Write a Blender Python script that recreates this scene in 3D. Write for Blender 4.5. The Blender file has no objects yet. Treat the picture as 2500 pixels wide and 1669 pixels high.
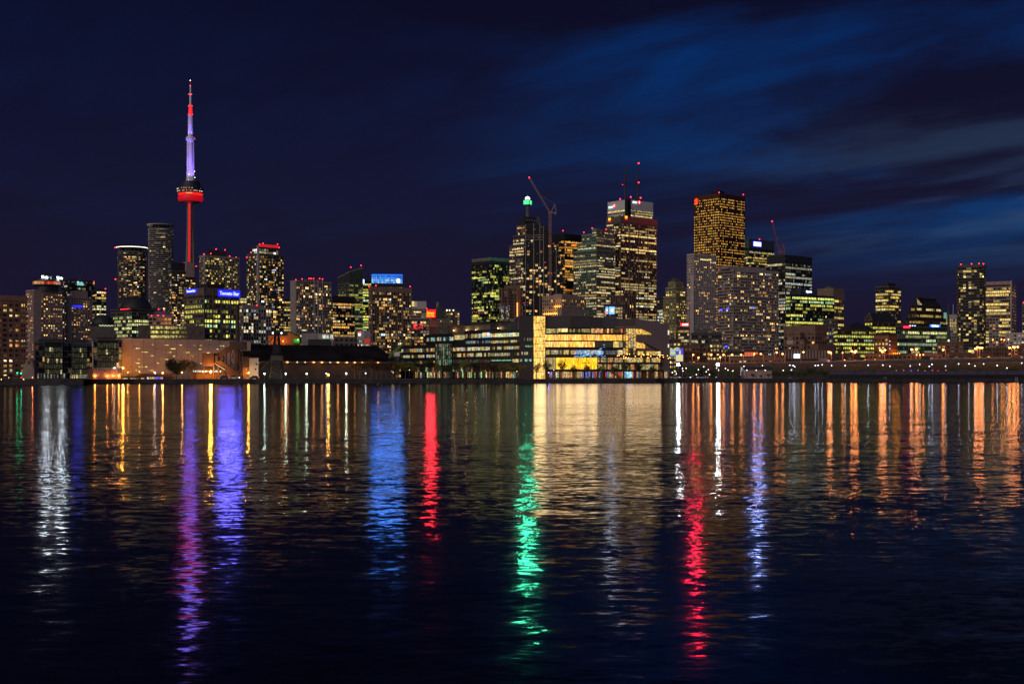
import bpy, math, random
from mathutils import Vector

# ------------------------------------------------------------------ camera, sky, light, exposure
scene = bpy.context.scene
F, HX, HZ, CH, GZ = 3183.0, 1250.0, 918.0, 3.0, 1.8   # focal length and horizon of the photograph in its own pixels; eye height; quay height
cam_d = bpy.data.cameras.new('camera'); cam = bpy.data.objects.new('camera', cam_d)
scene.collection.objects.link(cam); scene.camera = cam
cam.location = (0, 0, CH); cam.rotation_euler = (math.radians(90), 0, 0)
cam_d.sensor_width = 36.0; cam_d.lens = 36.0 * F / 2500.0
cam_d.shift_y = (HZ - 834.5) / 2500.0
cam_d.clip_start = 0.5; cam_d.clip_end = 30000

world = bpy.data.worlds.new('World'); scene.world = world; world.use_nodes = True
wn, wl = world.node_tree.nodes, world.node_tree.links
wn.clear()
def N(t, **kw):
    n = wn.new(t)
    for k, v in kw.items(): setattr(n, k, v)
    return n
def M(op, a, b=None, c=None, clamp=False):
    n = wn.new('ShaderNodeMath'); n.operation = op; n.use_clamp = clamp
    for i, v in enumerate((a, b, c)):
        if v is None: continue
        if isinstance(v, (int, float)): n.inputs[i].default_value = v
        else: wl.new(v, n.inputs[i])
    return n.outputs[0]
def SM(v, a, b):
    n = wn.new('ShaderNodeMapRange'); n.interpolation_type = 'SMOOTHSTEP'
    wl.new(v, n.inputs[0]); n.inputs[1].default_value = a; n.inputs[2].default_value = b
    return n.outputs[0]
def MIXC(f, a, b, mode='MIX'):
    n = wn.new('ShaderNodeMix'); n.data_type = 'RGBA'; n.blend_type = mode
    if isinstance(f, (int, float)): n.inputs[0].default_value = f
    else: wl.new(f, n.inputs[0])
    for i, v in ((6, a), (7, b)):
        if isinstance(v, tuple): n.inputs[i].default_value = v + (1,)
        else: wl.new(v, n.inputs[i])
    return n.outputs[2]
tc = N('ShaderNodeTexCoord'); sp = N('ShaderNodeSeparateXYZ'); wl.new(tc.outputs['Generated'], sp.inputs[0])
dx, dy, dz = sp.outputs
elev = M('MAXIMUM', dz, 0.0)
# cloud sheet: the view direction carried to a flat layer overhead
den = M('ADD', elev, 0.10)
u = M('DIVIDE', dx, den); v = M('DIVIDE', dy, den)
comb = N('ShaderNodeCombineXYZ'); wl.new(u, comb.inputs[0]); wl.new(v, comb.inputs[1])
def cloud(rot, sx, sy, off, scale, detail, dist=0.3):
    mp = N('ShaderNodeMapping', vector_type='TEXTURE'); wl.new(comb.outputs[0], mp.inputs[0])      # rotate first, then stretch along the wind
    mp.inputs['Rotation'].default_value = (0, 0, rot); mp.inputs['Scale'].default_value = (1 / sx, 1 / sy, 1); mp.inputs['Location'].default_value = off
    nz = N('ShaderNodeTexNoise'); wl.new(mp.outputs[0], nz.inputs['Vector'])
    nz.inputs['Scale'].default_value = scale; nz.inputs['Detail'].default_value = detail
    nz.inputs['Roughness'].default_value = 0.55; nz.inputs['Distortion'].default_value = dist
    return nz.outputs[0]
c1 = cloud(0.70, 1.0, 0.50, (-4.33, -8.88, 7.53), 1.0, 6, 0.5)
c2 = cloud(0.75, 1.3, 0.50, (14.67, -14.09, 6.62), 1.7, 7, 0.6)
c3 = cloud(0.72, 1.0, 0.40, (7.3, 1.1, 2.0), 3.4, 7, 0.6)
# the last daylight lies to the north-west, beyond the right of the frame
dusk = SM(M('ADD', dx, M('MULTIPLY', elev, 0.35)), -0.06, 0.36)
gap = M('MULTIPLY', M('MULTIPLY', SM(c1, 0.40, 0.66), SM(elev, 0.05, 0.13)), M('MULTIPLY', M('ADD', M('MULTIPLY', dusk, 0.92), 0.09), M('ADD', M('MULTIPLY', SM(c3, 0.30, 0.70), 0.75), 0.50)))
low = M('MULTIPLY', M('MULTIPLY', SM(c2, 0.40, 0.66), SM(dx, 0.10, 0.36)), M('MULTIPLY', SM(elev, 0.24, 0.11), SM(elev, 0.070, 0.105)))
nishita = N('ShaderNodeTexSky', sky_type='NISHITA', sun_disc=False)
nishita.sun_elevation = math.radians(-4.0); nishita.sun_rotation = math.radians(70); nishita.ozone_density = 4.0
base = MIXC(SM(elev, 0.0, 0.30), (0.0105, 0.0080, 0.027), (0.0036, 0.0038, 0.0165))
base = MIXC(gap, base, MIXC(SM(elev, 0.03, 0.28), (0.0060, 0.0340, 0.115), (0.0008, 0.0285, 0.150)))
base = MIXC(M('MULTIPLY', low, 0.62), base, (0.034, 0.068, 0.145))
sky_add = MIXC(1.0, base, MIXC(1.0, nishita.outputs[0], (0.05, 0.05, 0.05), 'MULTIPLY'), 'ADD')
bg = N('ShaderNodeBackground'); wl.new(sky_add, bg.inputs[0]); bg.inputs[1].default_value = 1.0
wo = N('ShaderNodeOutputWorld'); wl.new(bg.outputs[0], wo.inputs[0])

sun_d = bpy.data.lights.new('night_glow', 'SUN'); sun = bpy.data.objects.new('night_glow', sun_d)
scene.collection.objects.link(sun)                     # the pale glow of the overcast city night, very soft
sun_d.energy = 1.12; sun_d.angle = math.radians(70); sun_d.color = (1.0, 0.80, 0.74)
sun.rotation_euler = Vector((0.42, 0.80, -0.30)).to_track_quat('-Z', 'Y').to_euler()

scene.view_settings.view_transform = 'Standard'; scene.view_settings.look = 'None'
scene.view_settings.exposure = 0.0; scene.view_settings.gamma = 1.0
cy = scene.cycles
cy.max_bounces = 5; cy.diffuse_bounces = 2; cy.glossy_bounces = 3; cy.transmission_bounces = 3; cy.volume_bounces = 0
cy.sample_clamp_indirect = 30.0; cy.sample_clamp_direct = 0.0
cy.caustics_reflective = False; cy.caustics_refractive = False
cy.use_denoising = True

# ------------------------------------------------------------------ helpers
COL = scene.collection
rng = random.Random(11)
def wx(px, D): return (px - HX) / F * D
def wz(py, D): return CH + (HZ - py) / F * D

MATS = {}
def pbr(name, color, rough=0.7, metal=0.0, var=0.25, scale=0.25, spec=0.4):
    if name in MATS: return MATS[name]
    m = bpy.data.materials.new(name); m.use_nodes = True; nt = m.node_tree
    b = nt.nodes['Principled BSDF']; b.inputs['Roughness'].default_value = rough; b.inputs['Metallic'].default_value = metal
    b.inputs['Specular IOR Level'].default_value = spec
    t = nt.nodes.new('ShaderNodeTexCoord')
    n1 = nt.nodes.new('ShaderNodeTexNoise'); n1.inputs['Scale'].default_value = scale; n1.inputs['Detail'].default_value = 6
    nt.links.new(t.outputs['Object'], n1.inputs['Vector'])
    r = nt.nodes.new('ShaderNodeMapRange'); r.inputs[1].default_value = 0.3; r.inputs[2].default_value = 0.7
    r.inputs[3].default_value = 1 - var; r.inputs[4].default_value = 1 + var
    nt.links.new(n1.outputs[0], r.inputs[0])
    mx = nt.nodes.new('ShaderNodeMix'); mx.data_type = 'RGBA'; mx.blend_type = 'MULTIPLY'; mx.inputs[0].default_value = 1
    mx.inputs[6].default_value = tuple(color) + (1,); nt.links.new(r.outputs[0], mx.inputs[7])
    nt.links.new(mx.outputs[2], b.inputs['Base Color'])
    MATS[name] = m
    return m
def emis(name, color, strength, sampled=True, body=(0.02, 0.02, 0.02)):
    if name in MATS: return MATS[name]
    m = bpy.data.materials.new(name); m.use_nodes = True; nt = m.node_tree
    b = nt.nodes['Principled BSDF']; b.inputs['Base Color'].default_value = tuple(body) + (1,)
    vis = strength
    if sampled and strength >= 15:            # a lamp: its globe or face shows at this strength, its light comes from the lamp object beside it
        vis = min(strength, 1.35 if min(color) < 0.4 * max(color) else 6.0); m['lamp'] = [*color, strength]; sampled = False
    b.inputs['Emission Color'].default_value = tuple(color) + (1,); b.inputs['Emission Strength'].default_value = vis
    m.cycles.emission_sampling = 'FRONT_BACK' if sampled else 'NONE'
    MATS[name] = m
    return m
def face_light(parent, loc, w, h, color, L, rz=0.0):
    """the light a lit sign or screen gives off, from its own face (local -y before rz)"""
    d = bpy.data.lights.new('sign_light', 'AREA'); d.shape = 'RECTANGLE'; d.size = w; d.size_y = h; d.color = color; d.energy = L * math.pi * w * h
    o = bpy.data.objects.new('sign_light', d); COL.objects.link(o); o.parent = parent; o.location = loc; o.rotation_euler = (-math.pi / 2, 0, rz)
    return o
def window_material(name, detail, lo, hi, gain=1.0, sampled=False, stretch=(1, 1, 1)):
    """A lit pane: the room's own light (kept per pane in the attribute 'room'), uneven as a furnished room is."""
    m = bpy.data.materials.new(name); m.use_nodes = True; nt = m.node_tree
    b = nt.nodes['Principled BSDF']; b.inputs['Base Color'].default_value = (0.02, 0.02, 0.022, 1); b.inputs['Roughness'].default_value = 0.15
    a = nt.nodes.new('ShaderNodeAttribute'); a.attribute_name = 'room'
    t = nt.nodes.new('ShaderNodeTexCoord'); mp = nt.nodes.new('ShaderNodeMapping'); mp.inputs['Scale'].default_value = stretch
    nt.links.new(t.outputs['Object'], mp.inputs[0])
    nz = nt.nodes.new('ShaderNodeTexNoise'); nz.inputs['Scale'].default_value = detail; nz.inputs['Detail'].default_value = 3
    nt.links.new(mp.outputs[0], nz.inputs['Vector'])
    r = nt.nodes.new('ShaderNodeMapRange'); r.inputs[1].default_value = 0.32; r.inputs[2].default_value = 0.68
    r.inputs[3].default_value = lo; r.inputs[4].default_value = hi
    nt.links.new(nz.outputs[0], r.inputs[0])
    g = nt.nodes.new('ShaderNodeMath'); g.operation = 'MULTIPLY'; g.inputs[1].default_value = gain
    nt.links.new(r.outputs[0], g.inputs[0])
    nt.links.new(a.outputs['Color'], b.inputs['Emission Color']); nt.links.new(g.outputs[0], b.inputs['Emission Strength'])
    m.cycles.emission_sampling = 'FRONT_BACK' if sampled else 'NONE'
    return m
WIN = window_material('lit_pane', 0.8, 0.08, 1.75)
WIN_DETAIL = window_material('lit_room', 1.6, 0.05, 1.9)
WIN_HALL = window_material('lit_hall', 0.9, 0.35, 1.6, 1.0, False, (2.2, 2.2, 0.5))
GLASS = pbr('dark_glass', (0.012, 0.014, 0.018), 0.25, 0.0, 0.3, 0.1, 0.10)
GLASS_GREEN = pbr('green_glass', (0.018, 0.035, 0.028), 0.25, 0.0, 0.3, 0.1, 0.12)
BLACK = pbr('black_metal', (0.012, 0.012, 0.014), 0.5)
STEEL = pbr('grey_steel', (0.20, 0.20, 0.21), 0.45, 0.3)
WHITE = pbr('white_paint', (0.70, 0.70, 0.70), 0.5, 0, 0.1)
CONC = pbr('concrete', (0.30, 0.275, 0.26), 0.85)
CONC_L = pbr('pale_concrete', (0.46, 0.43, 0.41), 0.85, 0, 0.15)
CONC_P = pbr('pinkish_concrete', (0.38, 0.27, 0.25), 0.85, 0, 0.15)
CONC_D = pbr('dark_concrete', (0.11, 0.10, 0.098), 0.85)
BROWN = pbr('brown_brick', (0.17, 0.095, 0.07), 0.9)
BROWN_D = pbr('dark_brown_cladding', (0.075, 0.05, 0.042), 0.8)
RED_GRANITE = pbr('red_granite', (0.075, 0.022, 0.014), 0.5)
BRONZE = pbr('bronze_metal', (0.13, 0.075, 0.05), 0.45, 0.4)
STONE = pbr('yellow_stone', (0.30, 0.24, 0.14), 0.9)
STONE_B = pbr('beige_stone', (0.36, 0.29, 0.23), 0.9)
GREENISH = pbr('grey_green_granite', (0.15, 0.165, 0.15), 0.7)
CHARCOAL = pbr('charcoal_metal', (0.03, 0.03, 0.035), 0.5)
SLATE = pbr('slate_blue_metal', (0.05, 0.062, 0.09), 0.5)
MAUVE = pbr('mauve_metal_panel', (0.15, 0.115, 0.125), 0.6, 0.0, 0.08, 0.08)

def lin(c): return c
PAL = {
 'warm':  [((1.0, .50, .11), 4), ((1.0, .62, .19), 4), ((1.0, .76, .36), 2), ((1.0, .34, .06), 1)],
 'yell':  [((1.0, .68, .14), 5), ((1.0, .76, .24), 3), ((.92, .88, .34), 1)],
 'office':[((1.0, .68, .22), 4), ((1.0, .76, .36), 4), ((.95, .92, .52), 2), ((1.0, .52, .14), 1)],
 'green': [((.78, .95, .26), 4), ((.92, .95, .36), 4), ((.70, .92, .55), 2)],
 'gyel':  [((.95, .86, .14), 5), ((.84, .92, .20), 3), ((.5, .85, .42), 1)],
 'cool':  [((.95, .92, .62), 3), ((.78, .92, .90), 1.5), ((1.0, .78, .42), 4)],
 'orange':[((1.0, .42, .07), 5), ((1.0, .55, .14), 4), ((1.0, .28, .04), 1)],
 'condo': [((1.0, .54, .13), 5), ((1.0, .68, .24), 4), ((1.0, .80, .44), 2), ((.55, .82, .92), .5), ((1.0, .36, .08), 1), ((.25, .30, 1.0), .12)],
 'gold':  [((1.0, .50, .06), 4), ((1.0, .60, .11), 4), ((1.0, .42, .04), 2)],
 'red':   [((1.0, .03, .05), 1)],
}
def pick(pal, r):
    p = PAL[pal]; t = r.random() * sum(w for _, w in p)
    for c, w in p:
        t -= w
        if t <= 0: return c
    return p[0][0]

class MB:
    """collects faces and links them as one mesh object"""
    def __init__(s): s.v = []; s.f = []; s.m = []; s.c = []
    def face(s, pts, m=0, c=None):
        i = len(s.v); s.v += [tuple(p) for p in pts]; s.f.append(tuple(range(i, i + len(pts)))); s.m.append(m); s.c.append(c or (0, 0, 0))
    def hexa(s, b, t, m=0, c=None):                 # b, t: four points each, counter-clockwise seen from above
        i = len(s.v); s.v += [tuple(p) for p in b] + [tuple(p) for p in t]
        for q in ((3, 2, 1, 0), (4, 5, 6, 7), (0, 1, 5, 4), (1, 2, 6, 5), (2, 3, 7, 6), (3, 0, 4, 7)):
            s.f.append(tuple(i + k for k in q)); s.m.append(m); s.c.append(c or (0, 0, 0))
    def box(s, x0, x1, y0, y1, z0, z1, m=0, c=None):
        s.hexa([(x0, y0, z0), (x1, y0, z0), (x1, y1, z0), (x0, y1, z0)], [(x0, y0, z1), (x1, y0, z1), (x1, y1, z1), (x0, y1, z1)], m, c)
    def prism(s, poly, z0, z1, m=0, top=None):
        n = len(poly); i = len(s.v); top = top or poly
        s.v += [(x, y, z0) for x, y in poly] + [(x, y, z1) for x, y in top]
        s.f.append(tuple(i + k for k in reversed(range(n)))); s.f.append(tuple(i + n + k for k in range(n))); s.m += [m, m]; s.c += [(0, 0, 0)] * 2
        for k in range(n):
            j = (k + 1) % n
            s.f.append((i + k, i + j, i + n + j, i + n + k)); s.m.append(m); s.c.append((0, 0, 0))
    def tube(s, p, q, r0, r1=None, n=6, m=0):
        r1 = r0 if r1 is None else r1
        p, q = Vector(p), Vector(q); d = (q - p).normalized()
        a = d.orthogonal().normalized(); b = d.cross(a); i = len(s.v)
        for k in range(n):
            t = 2 * math.pi * k / n; o = a * math.cos(t) + b * math.sin(t)
            s.v.append(tuple(p + o * r0)); s.v.append(tuple(q + o * r1))
        for k in range(n):
            j = (k + 1) % n
            s.f.append((i + 2 * k, i + 2 * j, i + 2 * j + 1, i + 2 * k + 1)); s.m.append(m); s.c.append((0, 0, 0))
        s.f.append(tuple(i + 2 * k for k in reversed(range(n)))); s.f.append(tuple(i + 2 * k + 1 for k in range(n))); s.m += [m, m]; s.c += [(0, 0, 0)] * 2
    def beam(s, p, q, w, h=None, m=0):
        """a square bar from p to q"""
        h = h or w; p, q = Vector(p), Vector(q); d = (q - p).normalized()
        a = d.cross(Vector((0, 0, 1)))
        a = Vector((1, 0, 0)) if a.length < 1e-4 else a.normalized()
        b = a.cross(d)
        o = [a * (-w / 2) - b * (h / 2), a * (w / 2) - b * (h / 2), a * (w / 2) + b * (h / 2), a * (-w / 2) + b * (h / 2)]
        s.hexa([p + k for k in o], [q + k for k in o], m)
    def lathe(s, prof, n=24, cx=0, cy=0, m=0, c=None):
        i = len(s.v)
        for r, z in prof:
            for k in range(n):
                t = 2 * math.pi * k / n; s.v.append((cx + r * math.cos(t), cy + r * math.sin(t), z))
        for a in range(len(prof) - 1):
            for k in range(n):
                j = (k + 1) % n
                s.f.append((i + a * n + k, i + a * n + j, i + (a + 1) * n + j, i + (a + 1) * n + k)); s.m.append(m); s.c.append(c or (0, 0, 0))
        s.f.append(tuple(i + k for k in reversed(range(n)))); e = i + (len(prof) - 1) * n
        s.f.append(tuple(e + k for k in range(n))); s.m += [m, m]; s.c += [c or (0, 0, 0)] * 2
    def mesh(s, name, mats):
        me = bpy.data.meshes.new(name); me.from_pydata(s.v, [], s.f)
        if not isinstance(mats, (list, tuple)): mats = [mats]
        for m in mats: me.materials.append(m)
        if len(mats) > 1: me.polygons.foreach_set('material_index', s.m)
        if any(m in (WIN, WIN_DETAIL, WIN_HALL) or m.name.startswith('print') for m in mats):
            at = me.attributes.new('room', 'FLOAT_COLOR', 'FACE'); buf = []
            for c in s.c: buf += [c[0], c[1], c[2], 1.0]
            at.data.foreach_set('color', buf)
        me.update()
        return me
    def build(s, name, mats, parent=None, kind=None, smooth=False, label=None):
        if not s.f: return None
        me = s.mesh(name, mats)
        if smooth:
            for p in me.polygons: p.use_smooth = True
        return put(name, me, parent, kind, label)
def put(name, me, parent=None, kind=None, label=None):
    o = bpy.data.objects.new(name, me); COL.objects.link(o)
    if parent: o.parent = parent
    if kind: o['kind'] = kind
    if label: o['label'] = label
    return o
def tag(o, label, cat, group=None):
    o['label'] = label; o['category'] = cat
    if group: o['group'] = group
    return o
def empty(name, loc, rz=0.0, label=None, cat=None, group=None):
    o = bpy.data.objects.new(name, None); COL.objects.link(o)
    o.location = loc; o.rotation_euler = (0, 0, rz); o.empty_display_size = 2
    if label: tag(o, label, cat, group)
    return o
def copy_tree(o, parent=None):
    c = o.copy(); COL.objects.link(c)
    if parent: c.parent = parent
    for ch in list(o.children): copy_tree(ch, c)
    return c
def icos(r=1.0, n=8, k=5):
    mb = MB(); prof = []
    for a in range(k + 1):
        t = -math.pi / 2 + math.pi * a / k
        prof.append((max(1e-3, math.cos(t)) * r, math.sin(t) * r))
    mb.lathe(prof, n); return mb
BALL = {}
def ball(parent, loc, r, mat, name='lamp_bulb'):
    key = mat.name
    if key not in BALL:
        me = icos().mesh('bulb_' + key, mat)
        for p in me.polygons: p.use_smooth = True
        BALL[key] = me
    o = put(name, BALL[key], parent); o.location = loc; o.scale = (r, r, r)
    if 'lamp' in mat:
        cr, cg, cb, L = mat['lamp']; q = r * 1.2
        d = bpy.data.lights.new('lamp_light', 'POINT'); d.color = (cr, cg, cb); d.shadow_soft_size = q; d.use_soft_falloff = False; d.energy = L * 4 * math.pi ** 2 * r * r
        lo = bpy.data.objects.new('lamp_light', d); COL.objects.link(lo); lo.parent = parent; lo.location = loc
    return o
BEACON = emis('red_beacon', (1.0, 0.02, 0.03), 9.0, False)
def text_mesh(txt, height, mat, extrude=0.15, bold=0.0, shear=0.0):
    cu = bpy.data.curves.new('lettering', 'FONT'); cu.body = txt; cu.size = height * 1.38; cu.extrude = extrude
    cu.offset = bold; cu.shear = shear; cu.resolution_u = 2; cu.align_x = 'CENTER'
    ob = bpy.data.objects.new('tmp', cu); COL.objects.link(ob)
    me = bpy.data.meshes.new_from_object(ob); bpy.data.objects.remove(ob)
    me.materials.clear(); me.materials.append(mat)
    return me
def letters(txt, height, width, mat, parent, loc, rz=0.0, name='lettering', bold=0.0, extrude=0.2, shear=0.0, label=None):
    """upright lettering centred on loc, facing local -y before rz"""
    me = text_mesh(txt, height, mat, extrude, bold, shear)
    xs = [q.co.x for q in me.vertices]; w = max(xs) - min(xs)
    o = put(name, me, parent, label=label); o.rotation_euler = (math.pi / 2, 0, rz); o.location = loc
    o.scale = ((width / w) if width else 1, 1, 1)
    return o

def offset_poly(poly, d):
    n = len(poly); out = []
    for i in range(n):
        p0, p1, p2 = Vector(poly[i - 1]), Vector(poly[i]), Vector(poly[(i + 1) % n])
        e1 = (p1 - p0).normalized(); e2 = (p2 - p1).normalized()
        n1 = Vector((e1.y, -e1.x)); n2 = Vector((e2.y, -e2.x)); b = n1 + n2
        if b.length < 1e-6: b = n1
        b = b.normalized(); k = d / max(0.35, b.dot(n1))
        out.append((p1.x + b.x * k, p1.y + b.y * k))
    return out

class Building:
    """A building: an Empty at its base; parts are its core, its grid of slabs and piers, roof pieces, lit windows, lamps and signs."""
    def __init__(s, name, label, x0, x1, D, xc=None, a=None, depth=None, seed=None, cat='building', group=None, gz=GZ):
        s.D = D; s.r = random.Random(seed if seed is not None else int(x0 * 7 + x1 * 13 + D)); s.gz = gz
        if xc is None:
            mid = ((x0 + x1) / 2 - HX) / F; phi = math.atan(mid); a = -phi if a is None else math.radians(a)
            C = (wx(x0, D), D); xc = x0; s.wl = depth
        else:
            a = math.radians(35 if a is None else a); C = (wx(xc, D), D)
            k0 = (x0 - HX) / F; dn = math.sin(a) + k0 * math.cos(a)
            s.wl = (C[0] - k0 * D) / max(0.08, dn)
        k1 = (x1 - HX) / F
        s.wr = (k1 * D - C[0]) / (math.cos(a) - k1 * math.sin(a))
        if s.wl is None: s.wl = max(8.0, min(s.wr, 34.0))
        if depth: s.wl = depth
        s.a = a; s.C = C
        s.root = empty(name, (C[0], C[1], gz), a, label, cat, group)
        s.rect = [(0, 0), (s.wr, 0), (s.wr, s.wl), (0, s.wl)]
        s.bands = 0; s.small = MB()
        s.small_mat = WIN
    def z(s, py, D=None): return wz(py, D or s.D) - s.gz
    def world(s, x, y):
        ca, sa = math.cos(s.a), math.sin(s.a); return s.C[0] + x * ca - y * sa, s.C[1] + x * sa + y * ca
    def px(s, x, y):
        X, Y = s.world(x, y); return HX + F * X / Y
    def lx(s, px):
        """distance along the right-hand face of a picture column"""
        k = (px - HX) / F; ca, sa = math.cos(s.a), math.sin(s.a)
        return (k * s.C[1] - s.C[0]) / (ca - k * sa)
    def ly(s, px):
        k = (px - HX) / F; ca, sa = math.cos(s.a), math.sin(s.a)
        return (s.C[0] - k * s.C[1]) / (sa + k * ca)
    def zx(s, py, px):
        """height of a picture point on the right-hand face"""
        D = s.world(s.lx(px), 0)[1]; return wz(py, D) - s.gz
    def at(s, px, dep):
        """local plan position of a picture column, dep metres behind the near corner"""
        X, Y = wx(px, s.D + dep), s.D + dep; ca, sa = math.cos(s.a), math.sin(s.a); u_, v_ = X - s.C[0], Y - s.C[1]
        return u_ * ca + v_ * sa, -u_ * sa + v_ * ca
    def sub(s, x0, x1, y0, y1):
        return [(x0, y0), (x1, y0), (x1, y1), (x0, y1)]
    def block(s, poly=None, y_top=None, z0=0.0, z1=None, fh=3.2, bay=3.2, slab=0.3, pier=0.2, out=0.35, wall=CONC, core=GLASS,
              style='condo', p=0.35, pal='condo', gain=0.8, win=True, blank=(), cap=1.2, edges=None, sill=0.12, name='core', slabs_above=0, single=False, maxbands=40):
        poly = poly or s.rect; z1 = s.z(y_top) if z1 is None else z1; r = s.r
        c = MB(); c.prism(poly, z0, z1); c.build(name, core, s.root)
        g = MB(); nf = max(1, int((z1 - z0 - cap) / fh)); top = z0 + nf * fh
        if slab > 0:
            pl = offset_poly(poly, out)
            for k in range(nf + 1):
                zz = z0 + k * fh; g.prism(pl, max(z0 - 0.01, zz - slab * fh * 0.5), zz + slab * fh * 0.5)
        if cap > 0: g.prism(offset_poly(poly, out + 0.04), z1 - cap, z1 + 0.05)
        n = len(poly)
        for i in range(n):
            P, Q = Vector(poly[i]), Vector(poly[(i + 1) % n]); e = Q - P; L = e.length
            if L < 0.5: continue
            e /= L; nn = Vector((e.y, -e.x)); mid = (P + Q) / 2
            X, Y = s.world(mid.x, mid.y); ca, sa = math.cos(s.a), math.sin(s.a)
            nx, ny = nn.x * ca - nn.y * sa, nn.x * sa + nn.y * ca
            if nx * X + ny * Y > 0: continue
            nb = max(1, int(round(L / bay))); bw = L / nb
            def obox(mb, a0, a1, o0, o1, za, zb, m=0, col=None):
                A = P + e * a0 + nn * o1; B = P + e * a1 + nn * o1; Cc = P + e * a1 + nn * o0; Dd = P + e * a0 + nn * o0
                mb.hexa([(A.x, A.y, za), (B.x, B.y, za), (Cc.x, Cc.y, za), (Dd.x, Dd.y, za)], [(A.x, A.y, zb), (B.x, B.y, zb), (Cc.x, Cc.y, zb), (Dd.x, Dd.y, zb)], m, col)
            bl = [b for b in blank if b[0] == i]
            if pier > 0:
                for k in range(nb + 1):
                    hw = pier * bw / 2
                    obox(g, max(0, k * bw - hw), min(L, k * bw + hw), 0, out * 0.85, z0, z1 - 0.03)
            for b in bl: obox(g, b[1] * L, b[2] * L, 0, out * 0.95, z0, z1 - 0.02)
            if not win or (edges is not None and i not in edges): continue
            pat = lit_pattern(style, r, nf, nb, p, pal, gain)
            for fl in range(nf):
                runs = []; cur = []
                for k in range(nb):
                    t0, t1 = k / nb, (k + 1) / nb
                    col = pat[fl][k]
                    if any(b[1] - 1e-6 < (t0 + t1) / 2 < b[2] for b in bl): col = None
                    if col is None:
                        if cur: runs.append(cur); cur = []
                    else: cur.append((k, col))
                if cur: runs.append(cur)
                za = z0 + fl * fh + slab * fh * 0.5 + 0.05; zb = z0 + (fl + 1) * fh - slab * fh * 0.5 - 0.05
                for run in runs:
                    kx = [s.px(*(P + e * (run[0][0] * bw))), s.px(*(P + e * ((run[-1][0] + 1) * bw)))]
                    solo = abs(kx[1] - kx[0]) >= (9 if single else 11) and s.bands < maxbands
                    mb = MB() if solo else s.small
                    if solo:                                  # one strip of panes standing between the piers
                        i0 = len(mb.v); a0, a1 = run[0][0] * bw + pier * bw / 2 + .05, (run[-1][0] + 1) * bw - pier * bw / 2 - .05; m_ = len(run)
                        for q in range(m_ + 1):
                            A = P + e * (a0 + (a1 - a0) * q / m_) + nn * .07; mb.v += [(A.x, A.y, za), (A.x, A.y, zb)]
                        for q, (k, col) in enumerate(run): mb.f.append((i0 + 2 * q, i0 + 2 * q + 2, i0 + 2 * q + 3, i0 + 2 * q + 1)); mb.m.append(0); mb.c.append(col)
                    for k, col in (() if solo else run):
                        hw = pier * bw / 2 + 0.06
                        blind = zb - (zb - za) * (r.random() ** 3) * 0.5
                        obox(mb, k * bw + hw, (k + 1) * bw - hw, 0.02, 0.07, za + (zb - za) * sill * r.random(), blind, 0, col)
                    if solo:
                        s.bands += 1; mb.build('window_band', s.small_mat, s.root)
        g.build('facade_grid', wall, s.root, 'stuff')
        return z1
    def part(s, name, fn, mats, kind=None, smooth=False, label=None):
        mb = MB(); fn(mb); return mb.build(name, mats, s.root, kind, smooth, label)
    def rbox(s, name, x0, x1, y0, y1, z0, z1, mat, kind=None, label=None):
        mb = MB(); mb.box(x0, x1, y0, y1, z0, z1); return mb.build(name, mat, s.root, kind, label=label)
    def beacon(s, x, y, z, r=None):
        ball(s.root, (x, y, z), r or s.D * 1.25 / F, BEACON, 'beacon_light')
    def beacons(s, pts, y=0.5):
        for px, py in pts:
            x = s.lx(px); s.beacon(x, y, s.zx(py, px) )
    def roof_units(s, z, n=3, h=3.0, mat=CONC_D, inset=0.15):
        for k in range(n):
            a = s.r.uniform(inset, 0.7); b = s.r.uniform(inset, 0.6)
            s.rbox('roof_unit', s.wr * a, s.wr * min(0.95, a + s.r.uniform(.1, .25)), s.wl * b, s.wl * min(0.95, b + .25), z - 0.02, z + h * s.r.uniform(.5, 1.1), mat)
    def done(s):
        s.small.build('small_windows', s.small_mat, s.root, 'stuff')
        return s.root

def lit_pattern(style, r, nf, nb, p, pal, gain):
    pat = [[None] * nb for _ in range(nf)]
    def b(c, k): return (c[0] * k, c[1] * k, c[2] * k)
    if style == 'office':
        for f in range(nf):
            dark = r.random() < 0.14; pf = 0.06 if dark else min(0.97, max(0.05, r.gauss(p, 0.24)))
            fc = pick(pal, r); fg = gain * r.uniform(0.35, 1.4); on = r.random() < pf
            for k in range(nb):
                if r.random() < 0.38: on = r.random() < pf
                if on: pat[f][k] = b(fc if r.random() < .75 else pick(pal, r), fg * r.uniform(.55, 1.3))
                elif r.random() < 0.30: pat[f][k] = b(fc, fg * r.uniform(.04, .16))
    elif style == 'full':
        for f in range(nf):
            pf = p if r.random() > .08 else p * .35
            for k in range(nb):
                if r.random() < pf: pat[f][k] = b(pick(pal, r), gain * r.uniform(.45, 1.3))
    else:
        for f in range(nf):
            k = 0
            while k < nb:
                if r.random() < p:
                    n = 1 if r.random() < .6 else 2
                    c = pick(pal, r); g = gain * min(2.4, r.lognormvariate(-0.5, 0.85))
                    for q in range(n):
                        if k + q < nb: pat[f][k + q] = b(c, g * r.uniform(.8, 1.1))
                    k += n
                else:
                    if r.random() < 0.25: pat[f][k] = b(pick(pal, r), gain * r.uniform(.03, .14))
                    k += 1
    return pat
def ring_poly(cx, cy, rx, ry, n=20, e=2.0):
    out = []
    for k in range(n):
        t = 2 * math.pi * k / n; c, s_ = math.cos(t), math.sin(t)
        out.append((cx + rx * math.copysign(abs(c) ** (2 / e), c), cy + ry * math.copysign(abs(s_) ** (2 / e), s_)))
    return out
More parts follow.
